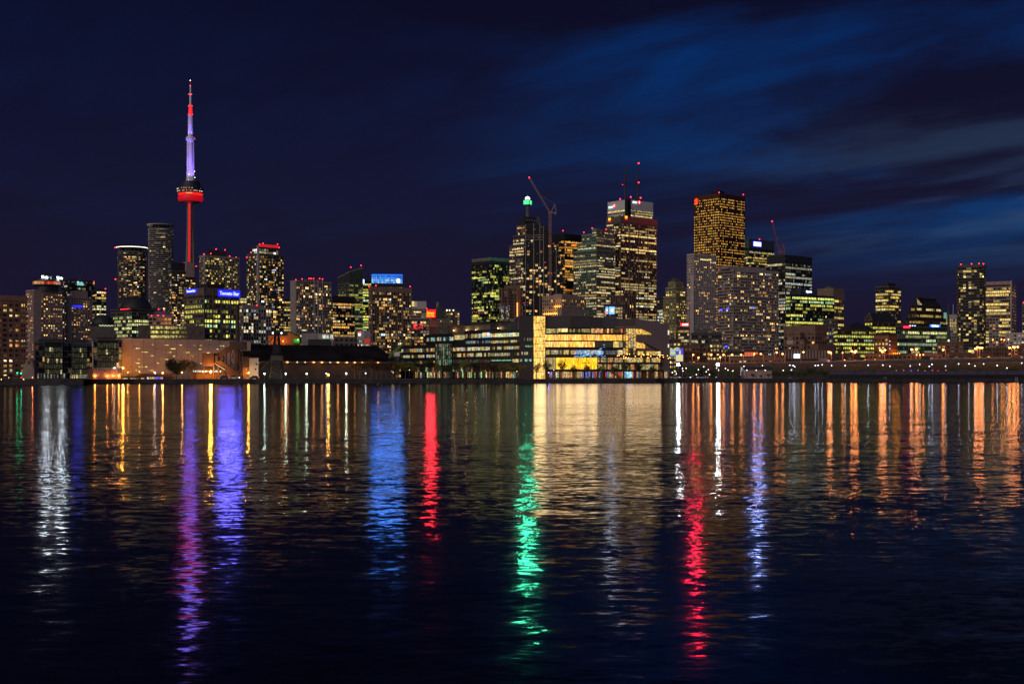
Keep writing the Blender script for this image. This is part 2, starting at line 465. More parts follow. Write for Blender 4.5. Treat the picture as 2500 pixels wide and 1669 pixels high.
# ------------------------------------------------------------------ setting: water, land, quays
def water_material():
    m = bpy.data.materials.new('harbour_water'); m.use_nodes = True; nt = m.node_tree; L = nt.links
    b = nt.nodes['Principled BSDF']; b.inputs['Base Color'].default_value = (0.0012, 0.0018, 0.0035, 1)
    b.inputs['Roughness'].default_value = 0.09; b.inputs['IOR'].default_value = 1.33
    geo = nt.nodes.new('ShaderNodeNewGeometry')
    def noise(scale, sx, sy, detail, off):
        mp = nt.nodes.new('ShaderNodeMapping'); mp.inputs['Scale'].default_value = (sx, sy, 1); mp.inputs['Location'].default_value = (off, off * 1.7, 0)
        mp.inputs['Rotation'].default_value = (0, 0, 0.18)
        L.new(geo.outputs['Position'], mp.inputs[0])
        n = nt.nodes.new('ShaderNodeTexNoise'); n.inputs['Scale'].default_value = scale; n.inputs['Detail'].default_value = detail
        L.new(mp.outputs[0], n.inputs['Vector']); return n
    def vm(op, a, b_):
        n = nt.nodes.new('ShaderNodeVectorMath'); n.operation = op
        for i, v in enumerate((a, b_)):
            if isinstance(v, tuple): n.inputs[i].default_value = v
            else: L.new(v, n.inputs[i])
        return n.outputs[0]
    def slopes(n, ax, ay):
        return vm('MULTIPLY', vm('SUBTRACT', n.outputs['Color'], (0.5, 0.5, 0.5)), (ax, ay, 0))
    s = vm('ADD', slopes(noise(9.0, 0.6, 1.0, 2, 3.1), 0.13, 0.16), slopes(noise(3.0, 0.5, 1.0, 2, 11.7), 0.135, 0.16))
    s = vm('ADD', s, slopes(noise(0.30, 0.30, 1.0, 2, 27.3), 0.04, 0.055))
    # slicks and cat's-paws: broad patches where the ripples are weaker or stronger
    patch = noise(0.06, 0.22, 1.0, 5, 51.0)
    r = nt.nodes.new('ShaderNodeMapRange'); r.inputs[1].default_value = 0.38; r.inputs[2].default_value = 0.62; r.inputs[3].default_value = 0.30; r.inputs[4].default_value = 1.40
    broad = noise(0.011, 0.12, 1.0, 4, 83.0)          # wide bands of breeze further out
    av = nt.nodes.new('ShaderNodeMath'); av.operation = 'ADD'; L.new(patch.outputs[0], av.inputs[0]); L.new(broad.outputs[0], av.inputs[1])
    hf = nt.nodes.new('ShaderNodeMath'); hf.operation = 'MULTIPLY'; hf.inputs[1].default_value = 0.5; L.new(av.outputs[0], hf.inputs[0])
    L.new(hf.outputs[0], r.inputs[0])
    sc = nt.nodes.new('ShaderNodeVectorMath'); sc.operation = 'SCALE'; L.new(s, sc.inputs[0]); L.new(r.outputs[0], sc.inputs['Scale'])
    nrm = vm('NORMALIZE', vm('ADD', sc.outputs[0], (0, 0, 1)), (0, 0, 0))
    L.new(nrm, b.inputs['Normal'])
    df = nt.nodes.new('ShaderNodeBsdfDiffuse'); df.inputs[0].default_value = (0.0012, 0.0016, 0.003, 1)      # dark diffuse mixed in to dim the reflections
    mx = nt.nodes.new('ShaderNodeMixShader'); mx.inputs[0].default_value = 0.58; L.new(df.outputs[0], mx.inputs[1]); L.new(b.outputs[0], mx.inputs[2])
    L.new(mx.outputs[0], nt.nodes['Material Output'].inputs[0])
    return m
wb = MB(); wb.face([(-9000, -600, 0), (9000, -600, 0), (9000, 9000, 0), (-9000, 9000, 0)])
water = wb.build('water', water_material()); water['kind'] = 'structure'; water['label'] = 'dark rippled harbour water full of long coloured light reflections'

SHORE = [(-1500, 452), (205, 447), (226, 512), (330, 524), (900, 541), (1290, 551), (1600, 560), (1655, 640), (2560, 668), (4200, 700)]
shore_w = [(wx(p, d), d) for p, d in SHORE]
EARTH = pbr('city_ground', (0.06, 0.058, 0.055), 0.9, 0, 0.3, 0.05)
lb = MB(); pts = [(x, y, GZ) for x, y in shore_w]
lb.face(pts + [(9000, 1500, GZ), (9000, 9000, GZ), (-9000, 9000, GZ), (-9000, 800, GZ)])
land = lb.build('ground', EARTH); land['kind'] = 'structure'; land['label'] = 'dark paved city ground behind the quay walls'
QUAY = pbr('quay_concrete', (0.045, 0.045, 0.048), 0.9, 0, 0.4, 0.3)
def quay(i, j, label, h=GZ + 0.06):
    mb = MB()
    for k in range(i, j):
        (ax, ay), (bx, by) = shore_w[k], shore_w[k + 1]
        mb.hexa([(ax, ay - 1.2, -1.5), (bx, by - 1.2, -1.5), (bx, by + .5, -1.5), (ax, ay + .5, -1.5)], [(ax, ay - 1.2, h), (bx, by - 1.2, h), (bx, by + .5, h), (ax, ay + .5, h)])
    o = mb.build('quay_wall', QUAY); o['label'] = label; o['kind'] = 'structure'
quay(0, 1, 'low dark quay wall below the harbourfront apartments')
quay(2, 7, 'long dark quay wall below the sugar sheds and the glowing college')
quay(7, 9, 'dark quay wall below the park and the boat yard')
PAVE = pbr('promenade_paving', (0.30, 0.26, 0.22), 0.85, 0, 0.25, 0.4)
pb = MB()
for k in range(4, 6):
    (ax, ay), (bx, by) = shore_w[k], shore_w[k + 1]
    pb.face([(ax, ay - 1.0, GZ + .075), (bx, by - 1.0, GZ + .075), (bx, by + 16, GZ + .075), (ax, ay + 16, GZ + .075)])
po = pb.build('promenade', PAVE); po['kind'] = 'structure'; po['label'] = 'pale lit promenade paving along the water'

# grassy bank that carries the expressway
GRASS = pbr('bank_grass', (.045, .05, .022), .95, 0, .8, .35)
bk = MB(); xs_ = [(1655, 905, 893), (1900, 905, 891.5), (2200, 904, 886), (2600, 903, 881)]
for (xa, ba, ta), (xb, bb_, tb) in zip(xs_, xs_[1:]):
    bk.face([(wx(xa, 770), 770, GZ + .02), (wx(xb, 770), 770, GZ + .02), (wx(xb, 845), 845, wz(tb, 845)), (wx(xa, 845), 845, wz(ta, 845))])
    bk.face([(wx(xa, 845), 845, wz(ta, 845)), (wx(xb, 845), 845, wz(tb, 845)), (wx(xb, 1400), 1400, wz(tb, 845)), (wx(xa, 1400), 1400, wz(ta, 845))])
bo = bk.build('embankment', GRASS); bo['kind'] = 'structure'; bo['label'] = 'sloping grassy bank below the expressway'
# ------------------------------------------------------------------ towers, west side of the skyline
SIGN_W = emis('white_sign_light', (0.80, 0.90, 1.0), 60)
SIGN_B = emis('blue_sign_light', (0.02, 0.03, 1.0), 26)
SIGN_BW = emis('blue_white_letter', (0.55, 0.62, 1.0), 14)

def apartment(name, label, x0, x1, y, D, **k):
    b = Building(name, label, x0, x1, D, xc=k.pop('xc', None), a=k.pop('a', None), depth=k.pop('depth', None))
    units = k.pop('units', 0)
    z = b.block(y_top=y, **k)
    if units: b.roof_units(z, units)
    return b, z

# brown slab block at the picture's edge
b, z = apartment('apartment_building', 'long brown apartment slab with gridded balconies, at the western edge of the skyline', -70, 64, 720, 850, depth=16,
                 fh=3.3, bay=3.9, slab=0.40, pier=0.42, out=0.9, wall=BROWN, core=pbr('brown_glass', (0.03, 0.02, 0.018), .3), style='condo', p=.44, pal='condo', gain=.8, cap=3.4, maxbands=0)
for k in range(-1, 5):
    b.rbox('stair_tower', b.lx(3 + k * 13.3), b.lx(5 + k * 13.3), -1.0, 0, 0, z + .6, BROWN)
b.done()

# hotel pair
def hotel(x0, xc, xw, x1, y, D, label, drum):
    b = Building('hotel_tower', label, x0, x1, D, xc=xc, a=48, group='pair of pale hotel towers')
    L = b.wr; t = b.lx(xw) / L
    z = b.block(y_top=y, fh=3.05, bay=3.4, slab=0.48, pier=0.46, out=0.45, wall=CONC_P, style='condo', p=.24, pal='warm', gain=1.3, blank=[(0, 0, t)], cap=1.6)
    return b, z
b, z = hotel(64, 82, 99, 152, 707, 1650, 'taller pinkish hotel tower crowned by a drum restaurant and two white signs', True)
cx, cyy = b.lx(122), b.wl * .42; rr = 33 * b.D / F
b.part('restaurant_drum', lambda m: (m.lathe([(rr * .82, z - .1), (rr * .82, z + 5), (rr, z + 6.2), (rr, z + 7.6)], 28, cx, cyy), m.lathe([(rr, z + 11.4), (rr * .98, z + 13.2), (rr * .8, z + 14.2)], 28, cx, cyy)), CHARCOAL)
b.part('roof_house', lambda m: m.lathe([(rr * .42, z + 14.1), (rr * .42, z + 19), (rr * .2, z + 22)], 12, cx, cyy), CHARCOAL)
for k in range(28):
    t0 = 2 * math.pi * k / 28; t1 = 2 * math.pi * (k + .9) / 28
    if math.sin((t0 + b.a)) > .35: continue
    col = b.r.choice([(1, .16, .03), (1, .34, .08), (1, .5, .18), (.6, .03, .02)]); g = b.r.uniform(.25, 1.1)
    mb = MB(); q = rr * .985
    mb.face([(cx + q * math.cos(t0), cyy + q * math.sin(t0), z + 7.7), (cx + q * math.cos(t1), cyy + q * math.sin(t1), z + 7.7), (cx + q * math.cos(t1), cyy + q * math.sin(t1), z + 11.3), (cx + q * math.cos(t0), cyy + q * math.sin(t0), z + 11.3)], 0, tuple(g * c for c in col))
    mb.build('restaurant_window', WIN, b.root)
b.part('drum_core', lambda m: m.lathe([(rr * .94, z + 7.5), (rr * .94, z + 11.5)], 24, cx, cyy), GLASS)
for px, w in ((105.5, 17), (142, 15.5)):
    s = b.D / F; x = b.lx(px); zz = b.z(675)
    b.rbox('sign_frame', x - w * s * .55, x + w * s * .55, cyy - rr * .7 + .6, cyy - rr * .7 + 1.0, z + 14, zz + 3.2, CHARCOAL)
    face_light(b.root, (x, cyy - rr * .7 - .6, zz), w * s, 6.5 * s, (.80, .90, 1.0), 130, -b.a)
    letters('Westin', 6.0 * s, w * s, SIGN_W, b.root, (x, cyy - rr * .7, zz - 3.0 * s), 0, 'sign_lettering', bold=.15 * s)
b.done()
b, z = hotel(158, 162, 175, 225, 724, 1700, 'shorter pinkish hotel tower with blue lettering, beside its drum-topped twin', False)
b.rbox('penthouse', b.lx(177), b.lx(217), 3, b.wl * .8, z - .1, b.z(708), CONC_P)
for k in range(12):
    x = b.lx(176 + k * 2.2); b.rbox('neon_letter', x, x + b.r.uniform(.5, 1.0), -.75, -.5, b.z(749.5), b.z(746.8 - b.r.random()), SIGN_B)
face_light(b.root, (b.lx(189), -1.0, b.z(747)), 25 * b.D / F, 4 * b.D / F, (.02, .03, 1), 22)
b.rbox('sign_light_strip', b.lx(177), b.lx(201), -.75, -.55, b.z(745.6), b.z(744.2), SIGN_B)
b.done()

b, z = apartment('glass_tower', 'dark glass tower with teal lit lounge behind the pinkish hotel pair', 151, 231, 682, 1950, xc=170, a=50, fh=3.2, bay=3, slab=.16, pier=.1, out=.3, wall=CHARCOAL, style='condo', p=.14, pal='cool', gain=.6, units=2)
for k in range(5):
    x = b.lx(188 + k * 3.1); b.rbox('lounge_window', x, x + 1.5, -.5, -.35, z - 8, z - 3.2 + (k % 2), emis('teal_room', (.25, .85, .9), .9, False))
b.done()
b, z = apartment('office_tower', 'narrow yellow-lit office tower with red beacons, beside the domed block', 226, 259, 706, 1880, xc=236, a=48, fh=4, bay=3.4, slab=.3, pier=.12, out=.3, wall=CHARCOAL, style='office', p=.62, pal='office', gain=1.0)
b.beacons([(230, 688), (258, 705)]); b.part('mast', lambda m: m.tube((b.lx(232), .6, z), (b.lx(232), .6, b.z(689)), .4), BLACK); b.done()

# domed office
b, z = apartment('domed_office', 'greenish-lit office block under a wide dark dome', 271, 385, 752, 1400, xc=322, a=46, fh=3.9, bay=2.6, slab=.36, pier=.24, out=.35, wall=CONC_D, style='office', p=.5, pal='green', gain=.75)
(dcx, dcy), dr = b.at(331, 26), 41 * b.D / F
b.part('dome', lambda m: m.lathe([(dr, z - .3), (dr * .97, z + 2.2), (dr * .86, z + 6.2), (dr * .74, z + 9.0), (dr * .70, z + 10.4), (dr * .5, z + 12.6), (dr * .22, z + 13.8), (.1, z + 14.2)], 28, dcx, dcy), CHARCOAL, smooth=True)
for k in range(7): b.beacon(b.ly(296 + k * 3.3) * 0 - .6, b.ly(296 + k * 3.3), z - .6, .35)
b.done()

# dark round arena roof and a small crane between the hotels and the domed office
b = Building('arena', 'low arena under a dark rounded roof between the hotel pair and the domed office', 222, 279, 1300, depth=24)
b.part('wall', lambda m: m.prism(b.rect, 0, b.z(796)), CONC_D)
b.part('rounded_roof', lambda m: m.lathe([(28 * b.D / F, b.z(797)), (26 * b.D / F, b.z(783)), (20 * b.D / F, b.z(772)), (10 * b.D / F, b.z(767)), (.2, b.z(766))], 20, b.wr / 2, 13), CHARCOAL, smooth=True)
for k in range(14): ball(b.root, (b.lx(243 + k * 2.5), -.6, b.z(793.5 + (k % 3) * .8)), .42, emis('arena_lamp', (.8, .95, .5), 1.2, False), 'rim_lamp')
b.done()
# round condominium pair with disc crowns
def round_tower(label, x0, x1, y, ydisc, D, p, bright, pal, wall):
    b = Building('round_tower', label, x0, x1, D, depth=(x1 - x0) * D / F, group='pair of round disc-crowned towers')
    w = b.wr; poly = ring_poly(w / 2, w / 2, w / 2, w / 2, 24, 2.7)
    z = b.block(poly, y_top=y, fh=3.05, bay=3.0, slab=.30, pier=.03, out=.9, wall=wall, style='condo', p=p, pal=pal, gain=.9, cap=1.0)
    zd = b.z(ydisc); s = D / F
    b.part('crown_struts', lambda m: [m.tube((w / 2 + (w / 2 - 2) * math.cos(t), w / 2 + (w / 2 - 2) * math.sin(t), z), (w / 2 + (w / 2 + 1.2) * math.cos(t), w / 2 + (w / 2 + 1.2) * math.sin(t), zd), .35) for t in [2 * math.pi * k / 18 for k in range(18)]], STEEL)
    b.part('crown_disc', lambda m: m.lathe([(w / 2 - 5, zd - .8), (w / 2 + 2.6, zd - .2), (w / 2 + 2.8, zd + .9), (w / 2 - 5, zd + .5)], 32, w / 2, w / 2), CONC_L)
    b.part('penthouse_drum', lambda m: m.lathe([(w / 2 - 5, z - .1), (w / 2 - 5, zd - .6)], 24, w / 2, w / 2), GLASS)
    return b, z, zd, w
b, z, zd, w = round_tower('round tower whose flared disc crown is rimmed with white lights', 288, 356, 612, 602, 2000, .22, True, 'condo', pbr('tower_slab_dim', (.13, .125, .12), .8))
RIM = emis('warm_rim_light', (1, .92, .72), 2.4, False)
b.part('rim_light', lambda m: m.lathe([(w / 2 + 2.85, zd + .1), (w / 2 + 2.95, zd + .1), (w / 2 + 2.95, zd + 1.0), (w / 2 + 2.85, zd + 1.0)], 32, w / 2, w / 2), RIM)
for k in range(20):
    t = -math.pi * (k + .5) / 20
    b.rbox('crown_window', w / 2 + (w / 2 + .1) * math.cos(t) - .7, w / 2 + (w / 2 + .1) * math.cos(t) + .7, w / 2 + (w / 2 + .1) * math.sin(t) * .96 - .2, w / 2 + (w / 2 + .1) * math.sin(t) * .96, b.z(630.5), b.z(625), emis('pale_crown_room', (.75, .95, .9), .9, False))
for x in (-4.5, w + 4.5): b.beacon(x, w / 2, zd + .5)
b.done()
b, z, zd, w = round_tower('taller round tower with a plain disc crown, beside the needle tower', 363, 422, 556, 546, 2000, .035, False, 'office', pbr('tower_slab_pale', (.27, .265, .255), .8))
for k in range(3):
    b.part('lit_ring', lambda m: m.lathe([(w / 2 + 1.0, b.z(558 + k * 11)), (w / 2 + 1.0, b.z(557.2 + k * 11))], 24, w / 2, w / 2), emis('dim_ring', (.9, .75, .5), .35, False))
b.done()

# brown tower in front of the needle's foot
b, z = apartment('brown_tower', 'brown apartment tower with a blank pale core at the needle tower\'s foot', 414, 477, 660, 1600, xc=420, a=40, fh=3.1, bay=2.3, slab=.32, pier=.16, out=.4, wall=CONC_D, style='condo', p=.3, pal='condo', gain=1.0)
b.rbox('core_wall', b.lx(454), b.lx(474), -1, 8, z - 7, b.z(637), CONC_P)
b.rbox('penthouse', b.lx(420), b.lx(453), 2, b.wl * .8, z - .1, b.z(640), CHARCOAL)
b.beacon(b.lx(480), 1, b.z(646)); b.done()

b, z = apartment('condo_tower', 'dark condo tower with white balcony edges above the newspaper block', 488, 583, 623, 1650, xc=500, a=42, fh=3.1, bay=2.2, slab=.26, pier=.05, out=.9, wall=CONC, style='condo', p=.22, pal='yell', gain=.95, cap=2.2)
b.rbox('penthouse', b.lx(515), b.lx(556), 4, b.wl * .7, z - .1, b.z(609), CHARCOAL)
b.rbox('corner_fin', -.9, .6, -.9, .6, 0, z + 2, CONC_L)
b.beacons([(498, 620), (515, 619), (528, 608), (550, 610), (561, 625), (577, 628)]); b.done()

b, z = apartment('condo_tower', 'tall dark condo tower with a red-lit parapet and pale corner fin', 603, 692, 618, 1600, xc=630, a=44, fh=3.05, bay=2.2, slab=.24, pier=.08, out=.7, wall=CONC_D, style='condo', p=.25, pal='condo', gain=1.0, cap=1.5)
b.rbox('corner_fin', -1.6, 1.2, -1.2, .4, 0, b.z(600), CONC_L)
b.block(b.sub(b.lx(632), b.lx(680), .5, b.wl * .7), z0=z - .2, z1=b.z(602), fh=3.1, bay=3.4, slab=.2, pier=.15, wall=CONC_D, style='condo', p=.5, pal='cool', gain=.8, cap=.5)
b.rbox('lit_parapet', b.lx(632), b.lx(680), .2, 1.0, b.z(602), b.z(595), emis('red_parapet', (1, .02, .04), .55, False))
b.rbox('penthouse', b.lx(668), b.lx(678), 2, 10, z, b.z(591), CHARCOAL)
b.beacons([(603, 628), (613, 616), (634, 596), (643, 594), (678, 596), (682, 604)]); b.done()

b, z = apartment('office_tower', 'slim bright yellow office tower in the gap between two dark condos', 583, 607, 722, 1780, depth=20, fh=3.6, bay=2.6, slab=.3, pier=.15, wall=CONC_D, style='office', p=.85, pal='yell', gain=.9); b.done()

# pale grid block and the newspaper block
b, z = apartment('condo_block', 'pale white-framed condo block with a rooftop floodlight', 584, 661, 750, 1100, xc=594, a=42, fh=2.9, bay=2.5, slab=.2, pier=.24, out=.55, wall=CONC_L, style='condo', p=.28, pal='cool', gain=.8)
b.rbox('penthouse', b.lx(598), b.lx(650), 3, b.wl * .8, z - .1, z + 2.6, CONC)
for px in (620, 651): ball(b.root, (b.lx(px), .2, b.z(751 if px == 620 else 753)), .45, emis('white_flood', (.9, .95, 1), 18, False))
b.beacons([(628, 745)]); b.done()

b, z = apartment('newspaper_building', 'boxy yellow-lit office block with glowing blue newspaper signs', 451, 583, 702, 1030, xc=498, a=44, fh=3.9, bay=2.4, slab=.42, pier=.26, out=.4, wall=pbr('tan_precast', (.15, .12, .10), .85), style='office', p=.6, pal='gyel', gain=.95, cap=6.0, maxbands=70)
s = b.D / F
for k in range(5): b.rbox('pier_column', b.lx(498 + 21.2 * k) - .5, b.lx(498 + 21.2 * k) + .5, -.75, 0, 0, z, MATS['tan_precast'])
PANEL_B = emis('blue_sign_panel', (.012, .02, 1.0), 22)
LETTER = emis('pale_blue_letter', (.55, .62, 1.0), 1.5, False)
x0, x1 = b.lx(531), b.lx(584.5); zz0, zz1 = b.zx(725, 556), b.zx(708, 556)
sg = b.rbox('sign', x0, x1, -1.2, -.8, zz0, zz1, PANEL_B); face_light(b.root, ((x0 + x1) / 2, -1.9, (zz0 + zz1) / 2), x1 - x0, zz1 - zz0, (.13, .11, 1.0), 70)
letters('Toronto Star', (zz1 - zz0) * .52, (x1 - x0) * .88, LETTER, b.root, ((x0 + x1) / 2, -1.45, zz0 + (zz1 - zz0) * .26), 0, 'sign_lettering', bold=.06)
y0, y1 = b.ly(482), b.ly(458); Dm = b.world(0, (y0 + y1) / 2)[1]; za, zb = b.z(716, Dm), b.z(705, Dm)
mb = MB(); mb.box(-1.2, -.8, y0, y1, za, zb); mb.build('sign', PANEL_B, b.root); face_light(b.root, (-1.9, (y0 + y1) / 2, (za + zb) / 2), y1 - y0, zb - za, (.13, .11, 1.0), 34, -math.pi / 2)
letters('Toronto Star', (zb - za) * .52, (y1 - y0) * .88, LETTER, b.root, (-1.45, (y0 + y1) / 2, za + (zb - za) * .26), -math.pi / 2, 'sign_lettering', bold=.06)
b.rbox('roof_house', b.lx(520), b.lx(560), 8, 24, z - .1, z + 4, CHARCOAL); b.done()

# its podium with three lit bands behind braced screen
b = Building('podium_building', 'low podium with three yellow-lit floors behind diagonal bracing, beside the newspaper block', 337, 500, 985, depth=30)
b.part('wall', lambda m: m.prism(b.rect, 0, b.z(793)), pbr('tan_screen', (.13, .105, .09), .85))
for k, yy in enumerate((799, 810, 821)):
    n = 22
    for q in range(n):
        xa = b.lx(368 + q * 4.1); g = max(.06, (1.0 - q / n) ** .8) * b.r.uniform(.5, 1.2)
        if b.r.random() < .1: g *= .3
        mb = MB(); mb.box(xa, b.lx(368 + (q + 1) * 4.1) - .12, -.16, -.05, b.z(yy + 3.2), b.z(yy - 3.2), 0, (1.0 * g, .82 * g, .22 * g)); mb.build('window', WIN, b.root)
for k in range(8):
    xa, xb = b.lx(338 + k * 20.2), b.lx(338 + (k + 1) * 20.2)
    for (p, q) in (((xa, -.45, b.z(826)), (xb, -.45, b.z(794))), ((xa, -.6, b.z(794)), (xb, -.6, b.z(826)))):
        mb = MB(); mb.beam(p, q, .22); mb.build('brace', MATS['tan_screen'], b.root)
b.done()
b, z = apartment('penthouse_block', 'low block washed purple with red lamps, behind the braced podium', 363, 419, 768, 1250, depth=22, fh=3.6, bay=3.4, slab=.4, pier=.3, wall=CONC_P, style='condo', p=.35, pal='orange', gain=.8)
b.rbox('penthouse', b.lx(377), b.lx(408), 2, 14, z - .1, b.z(759), pbr('violet_panel', (.12, .10, .26), .7)); b.beacons([(387, 755), (401, 757), (370, 771), (386, 770), (399, 771)], -.6); b.done()  # violet light on the penthouse put into its base colour

b, z = apartment('office_tower', 'narrow yellow-lit tower wedged behind the red-beaconed pale condo', 690, 712, 727, 1700, depth=20, fh=3.3, bay=2.4, slab=.34, pier=.25, wall=CONC_D, style='office', p=.8, pal='yell', gain=.8); b.done()
b, z = apartment('condo_tower', 'broad pale condo tower with a row of red roof beacons and blank left fin', 710, 808, 684, 1350, xc=723, a=44, fh=2.95, bay=2.2, slab=.26, pier=.20, out=.6, wall=CONC, style='condo', p=.24, pal='condo', gain=1.0, cap=1.6, blank=[(3, 0, 1)])
for px in (767, 776, 787): b.rbox('pier_column', b.lx(px) - .5, b.lx(px) + .5, -.9, 0, 0, b.z(681), CONC_L)
b.rbox('penthouse', b.lx(752), b.lx(790), 4, b.wl * .7, z - .1, b.z(679), CONC_D)
b.beacons([(723, 683), (738, 681), (755, 680), (760, 680), (766, 680), (781, 680), (788, 681)]); b.done()
b, z = apartment('office_block', 'dark blocky tower with warm window bands below the slanted glass tower', 806, 866, 722, 1500, xc=812, a=38, fh=3.3, bay=2.4, slab=.3, pier=.12, out=.4, wall=CHARCOAL, style='office', p=.55, pal='warm', gain=.85, cap=6); b.done()

# slanted glass tower
b = Building('slanted_tower', 'grey-green glass tower whose curved roof sweeps up to a point', 825, 886, 1750, xc=852, a=44)
zb_ = b.z(690)
b.block(z1=zb_, fh=3.2, bay=2.6, slab=.22, pier=.10, out=.25, wall=GREENISH, core=GLASS_GREEN, style='office', p=.42, pal='gyel', gain=.42, cap=.4)
zl, zc, zr = b.z(676), b.z(664), b.z(651)
def wedge(m):
    a_, b_, c_, d_ = [(0, 0), (b.wr, 0), (b.wr, b.wl), (0, b.wl)]
    m.hexa([(0, 0, zb_), (b.wr, 0, zb_), (b.wr, b.wl, zb_), (0, b.wl, zb_)], [(0, 0, zc), (b.wr, 0, zr), (b.wr, b.wl, zr - 3), (0, b.wl, zl)])
b.part('slanted_crown', wedge, pbr('crown_glass', (.05, .055, .05), .25))
for k in range(9):
    mb = MB(); x = b.wr * k / 8; mb.box(x - .12, x + .12, -.25, -.02, zb_, zc + (zr - zc) * k / 8 - .3); mb.build('mullion', GREENISH, b.root)
b.part('roof_edge', lambda m: (m.beam((0, -.2, zc), (b.wr, -.2, zr), .7), m.beam((-.2, 0, zc), (-.2, b.wl, zl), .7)), pbr('pale_edge', (.4, .38, .3), .6))
b.beacons([(857, 652), (882, 648)]); b.done()

b, z = apartment('office_tower', 'slim tower of ragged greenish-yellow windows with a white corner sign', 884, 906, 684, 1800, depth=22, fh=3.7, bay=2.2, slab=.32, pier=.12, wall=CHARCOAL, style='office', p=.85, pal='gyel', gain=.9)
b.rbox('corner_sign', b.lx(885), b.lx(889), -.9, -.4, b.z(692), b.z(682), emis('blue_white_panel', (.35, .5, 1), 6)); b.done()

# blue-crowned tower
b, z = apartment('blue_crown_tower', 'tower with a glowing blue glass crown behind a broad brown condo', 905, 985, 692, 1850, depth=30, fh=4, bay=3, slab=.3, pier=.12, wall=CHARCOAL, style='office', p=.6, pal='office', gain=.8, cap=.6)
BLUEC = emis('blue_crown_glass', (.05, .22, 1.0), 1.3, False)
BLUEB = emis('blue_crown_edge', (.01, .20, 1.0), 1.6, False)
BLUES = [[emis('blue_crown_pane_%d_%d' % (j, q), c, 1.0, False) for q, c in enumerate(cs)] for j, cs in enumerate((((.10, .42, 1), (.25, .6, 1), (.05, .25, .9)), ((.16, .5, 1), (.4, .7, 1), (.06, .3, .9)), ((.05, .30, 1), (.10, .42, 1), (.02, .16, .8)), ((.01, .14, .8), (.02, .22, 1), (.01, .10, .6))))]
zc0, zc1 = b.z(691.5), b.z(671); xa, xb = b.lx(907), b.lx(983)
n, rows = 16, 4
face_light(b.root, ((xa + xb) / 2, -.6, (zc0 + zc1) / 2), xb - xa, zc1 - zc0 + 2, (.05, .24, 1.0), 19)
for i in range(n):
    for j in range(rows):
        x = xa + (xb - xa) * i / n; zz = zc0 + (zc1 - zc0) * j / rows
        b.rbox('crown_pane', x + .22, x + (xb - xa) / n - .16, .4, .6, zz + .3, zz + (zc1 - zc0) / rows - .25, b.r.choice(BLUES[j]))
b.rbox('crown_frame', xa - .1, xb + .1, .65, 22, zc0 - .1, zc1 + .2, pbr('blue_grey_frame', (.1, .15, .3), .5))
b.part('crown_edge', lambda m: m.prism([(xa - .4, .2), (xb + .4, .2), (xb + .4, 22), (xa - .4, 22)], zc1 + .25, b.z(669), 0, [(xa + 1.5, 1.5), (xb - 1.5, 1.5), (xb - 1.5, 20), (xa + 1.5, 20)]), BLUEB)
b.rbox('sign_panel', b.lx(969), b.lx(976), -.2, .2, b.z(689), b.z(681), emis('cream_sign', (1, .9, .6), 4)); b.done()

b, z = apartment('condo_tower', 'broad brown gridded condo tower in front of the blue-crowned tower', 901, 1004, 700, 1300, xc=905, a=30, fh=2.95, bay=2.2, slab=.26, pier=.18, out=.55, wall=pbr('brown_concrete', (.22, .16, .125), .85), style='condo', p=.30, pal='condo', gain=1.0, cap=4.2)
for px in (908, 970, 983, 1003): b.rbox('pier_column', b.lx(px) - .55, b.lx(px) + .55, -.9, 0, 0, z + .8, MATS['brown_concrete'])
b.beacons([(902, 699), (918, 697), (1002, 699)]); b.done()

b, z = apartment('hotel_slab', 'pale banded hotel slab with a blank top and lit stair strip', 1004, 1041, 753, 1700, depth=24, fh=3.2, bay=3.2, slab=.45, pier=.1, out=.35, wall=CONC, style='condo', p=.4, pal='warm', gain=.9)
b.rbox('blank_top', b.lx(1018), b.lx(1041), 0, 20, z - .1, b.z(735), CONC_L)
b.rbox('stair_core', b.lx(1004), b.lx(1018), .3, 16, z - .1, b.z(735.5), CONC)
for k in range(4):
    for q in range(2): b.rbox('stair_window', b.lx(1005 + q * 3.6), b.lx(1008 + q * 3.6), .1, .25, b.z(747.6 - k * 3.3), b.z(745.3 - k * 3.3), emis('stair_room', (1, .72, .22), 1.2, False))
b.rbox('lit_panel', b.lx(1012.6), b.lx(1018), .08, .2, b.z(749), b.z(735.6), emis('dim_panel', (1, .9, .5), .22, False)); b.beacons([(1041.5, 753)]); b.done()
b, z = apartment('arena_block', 'low dark block with a cluster of red neon, under the pale hotel slab', 1004, 1048, 778, 1500, depth=25, fh=3.6, bay=3.2, slab=.35, pier=.2, wall=CONC_D, style='condo', p=.35, pal='warm', gain=.8)
NEON = emis('red_neon', (1, .015, .04), 1.6, False)
for k in range(34):
    x = b.lx(b.r.choice([b.r.uniform(1007, 1016), b.r.uniform(1018, 1031)])); zz = b.z(b.r.uniform(790, 803)); b.rbox('neon_letter', x, x + b.r.uniform(.6, 1.6), -.9, -.6, zz, zz + b.r.uniform(.5, 1.2), NEON)
b.done()

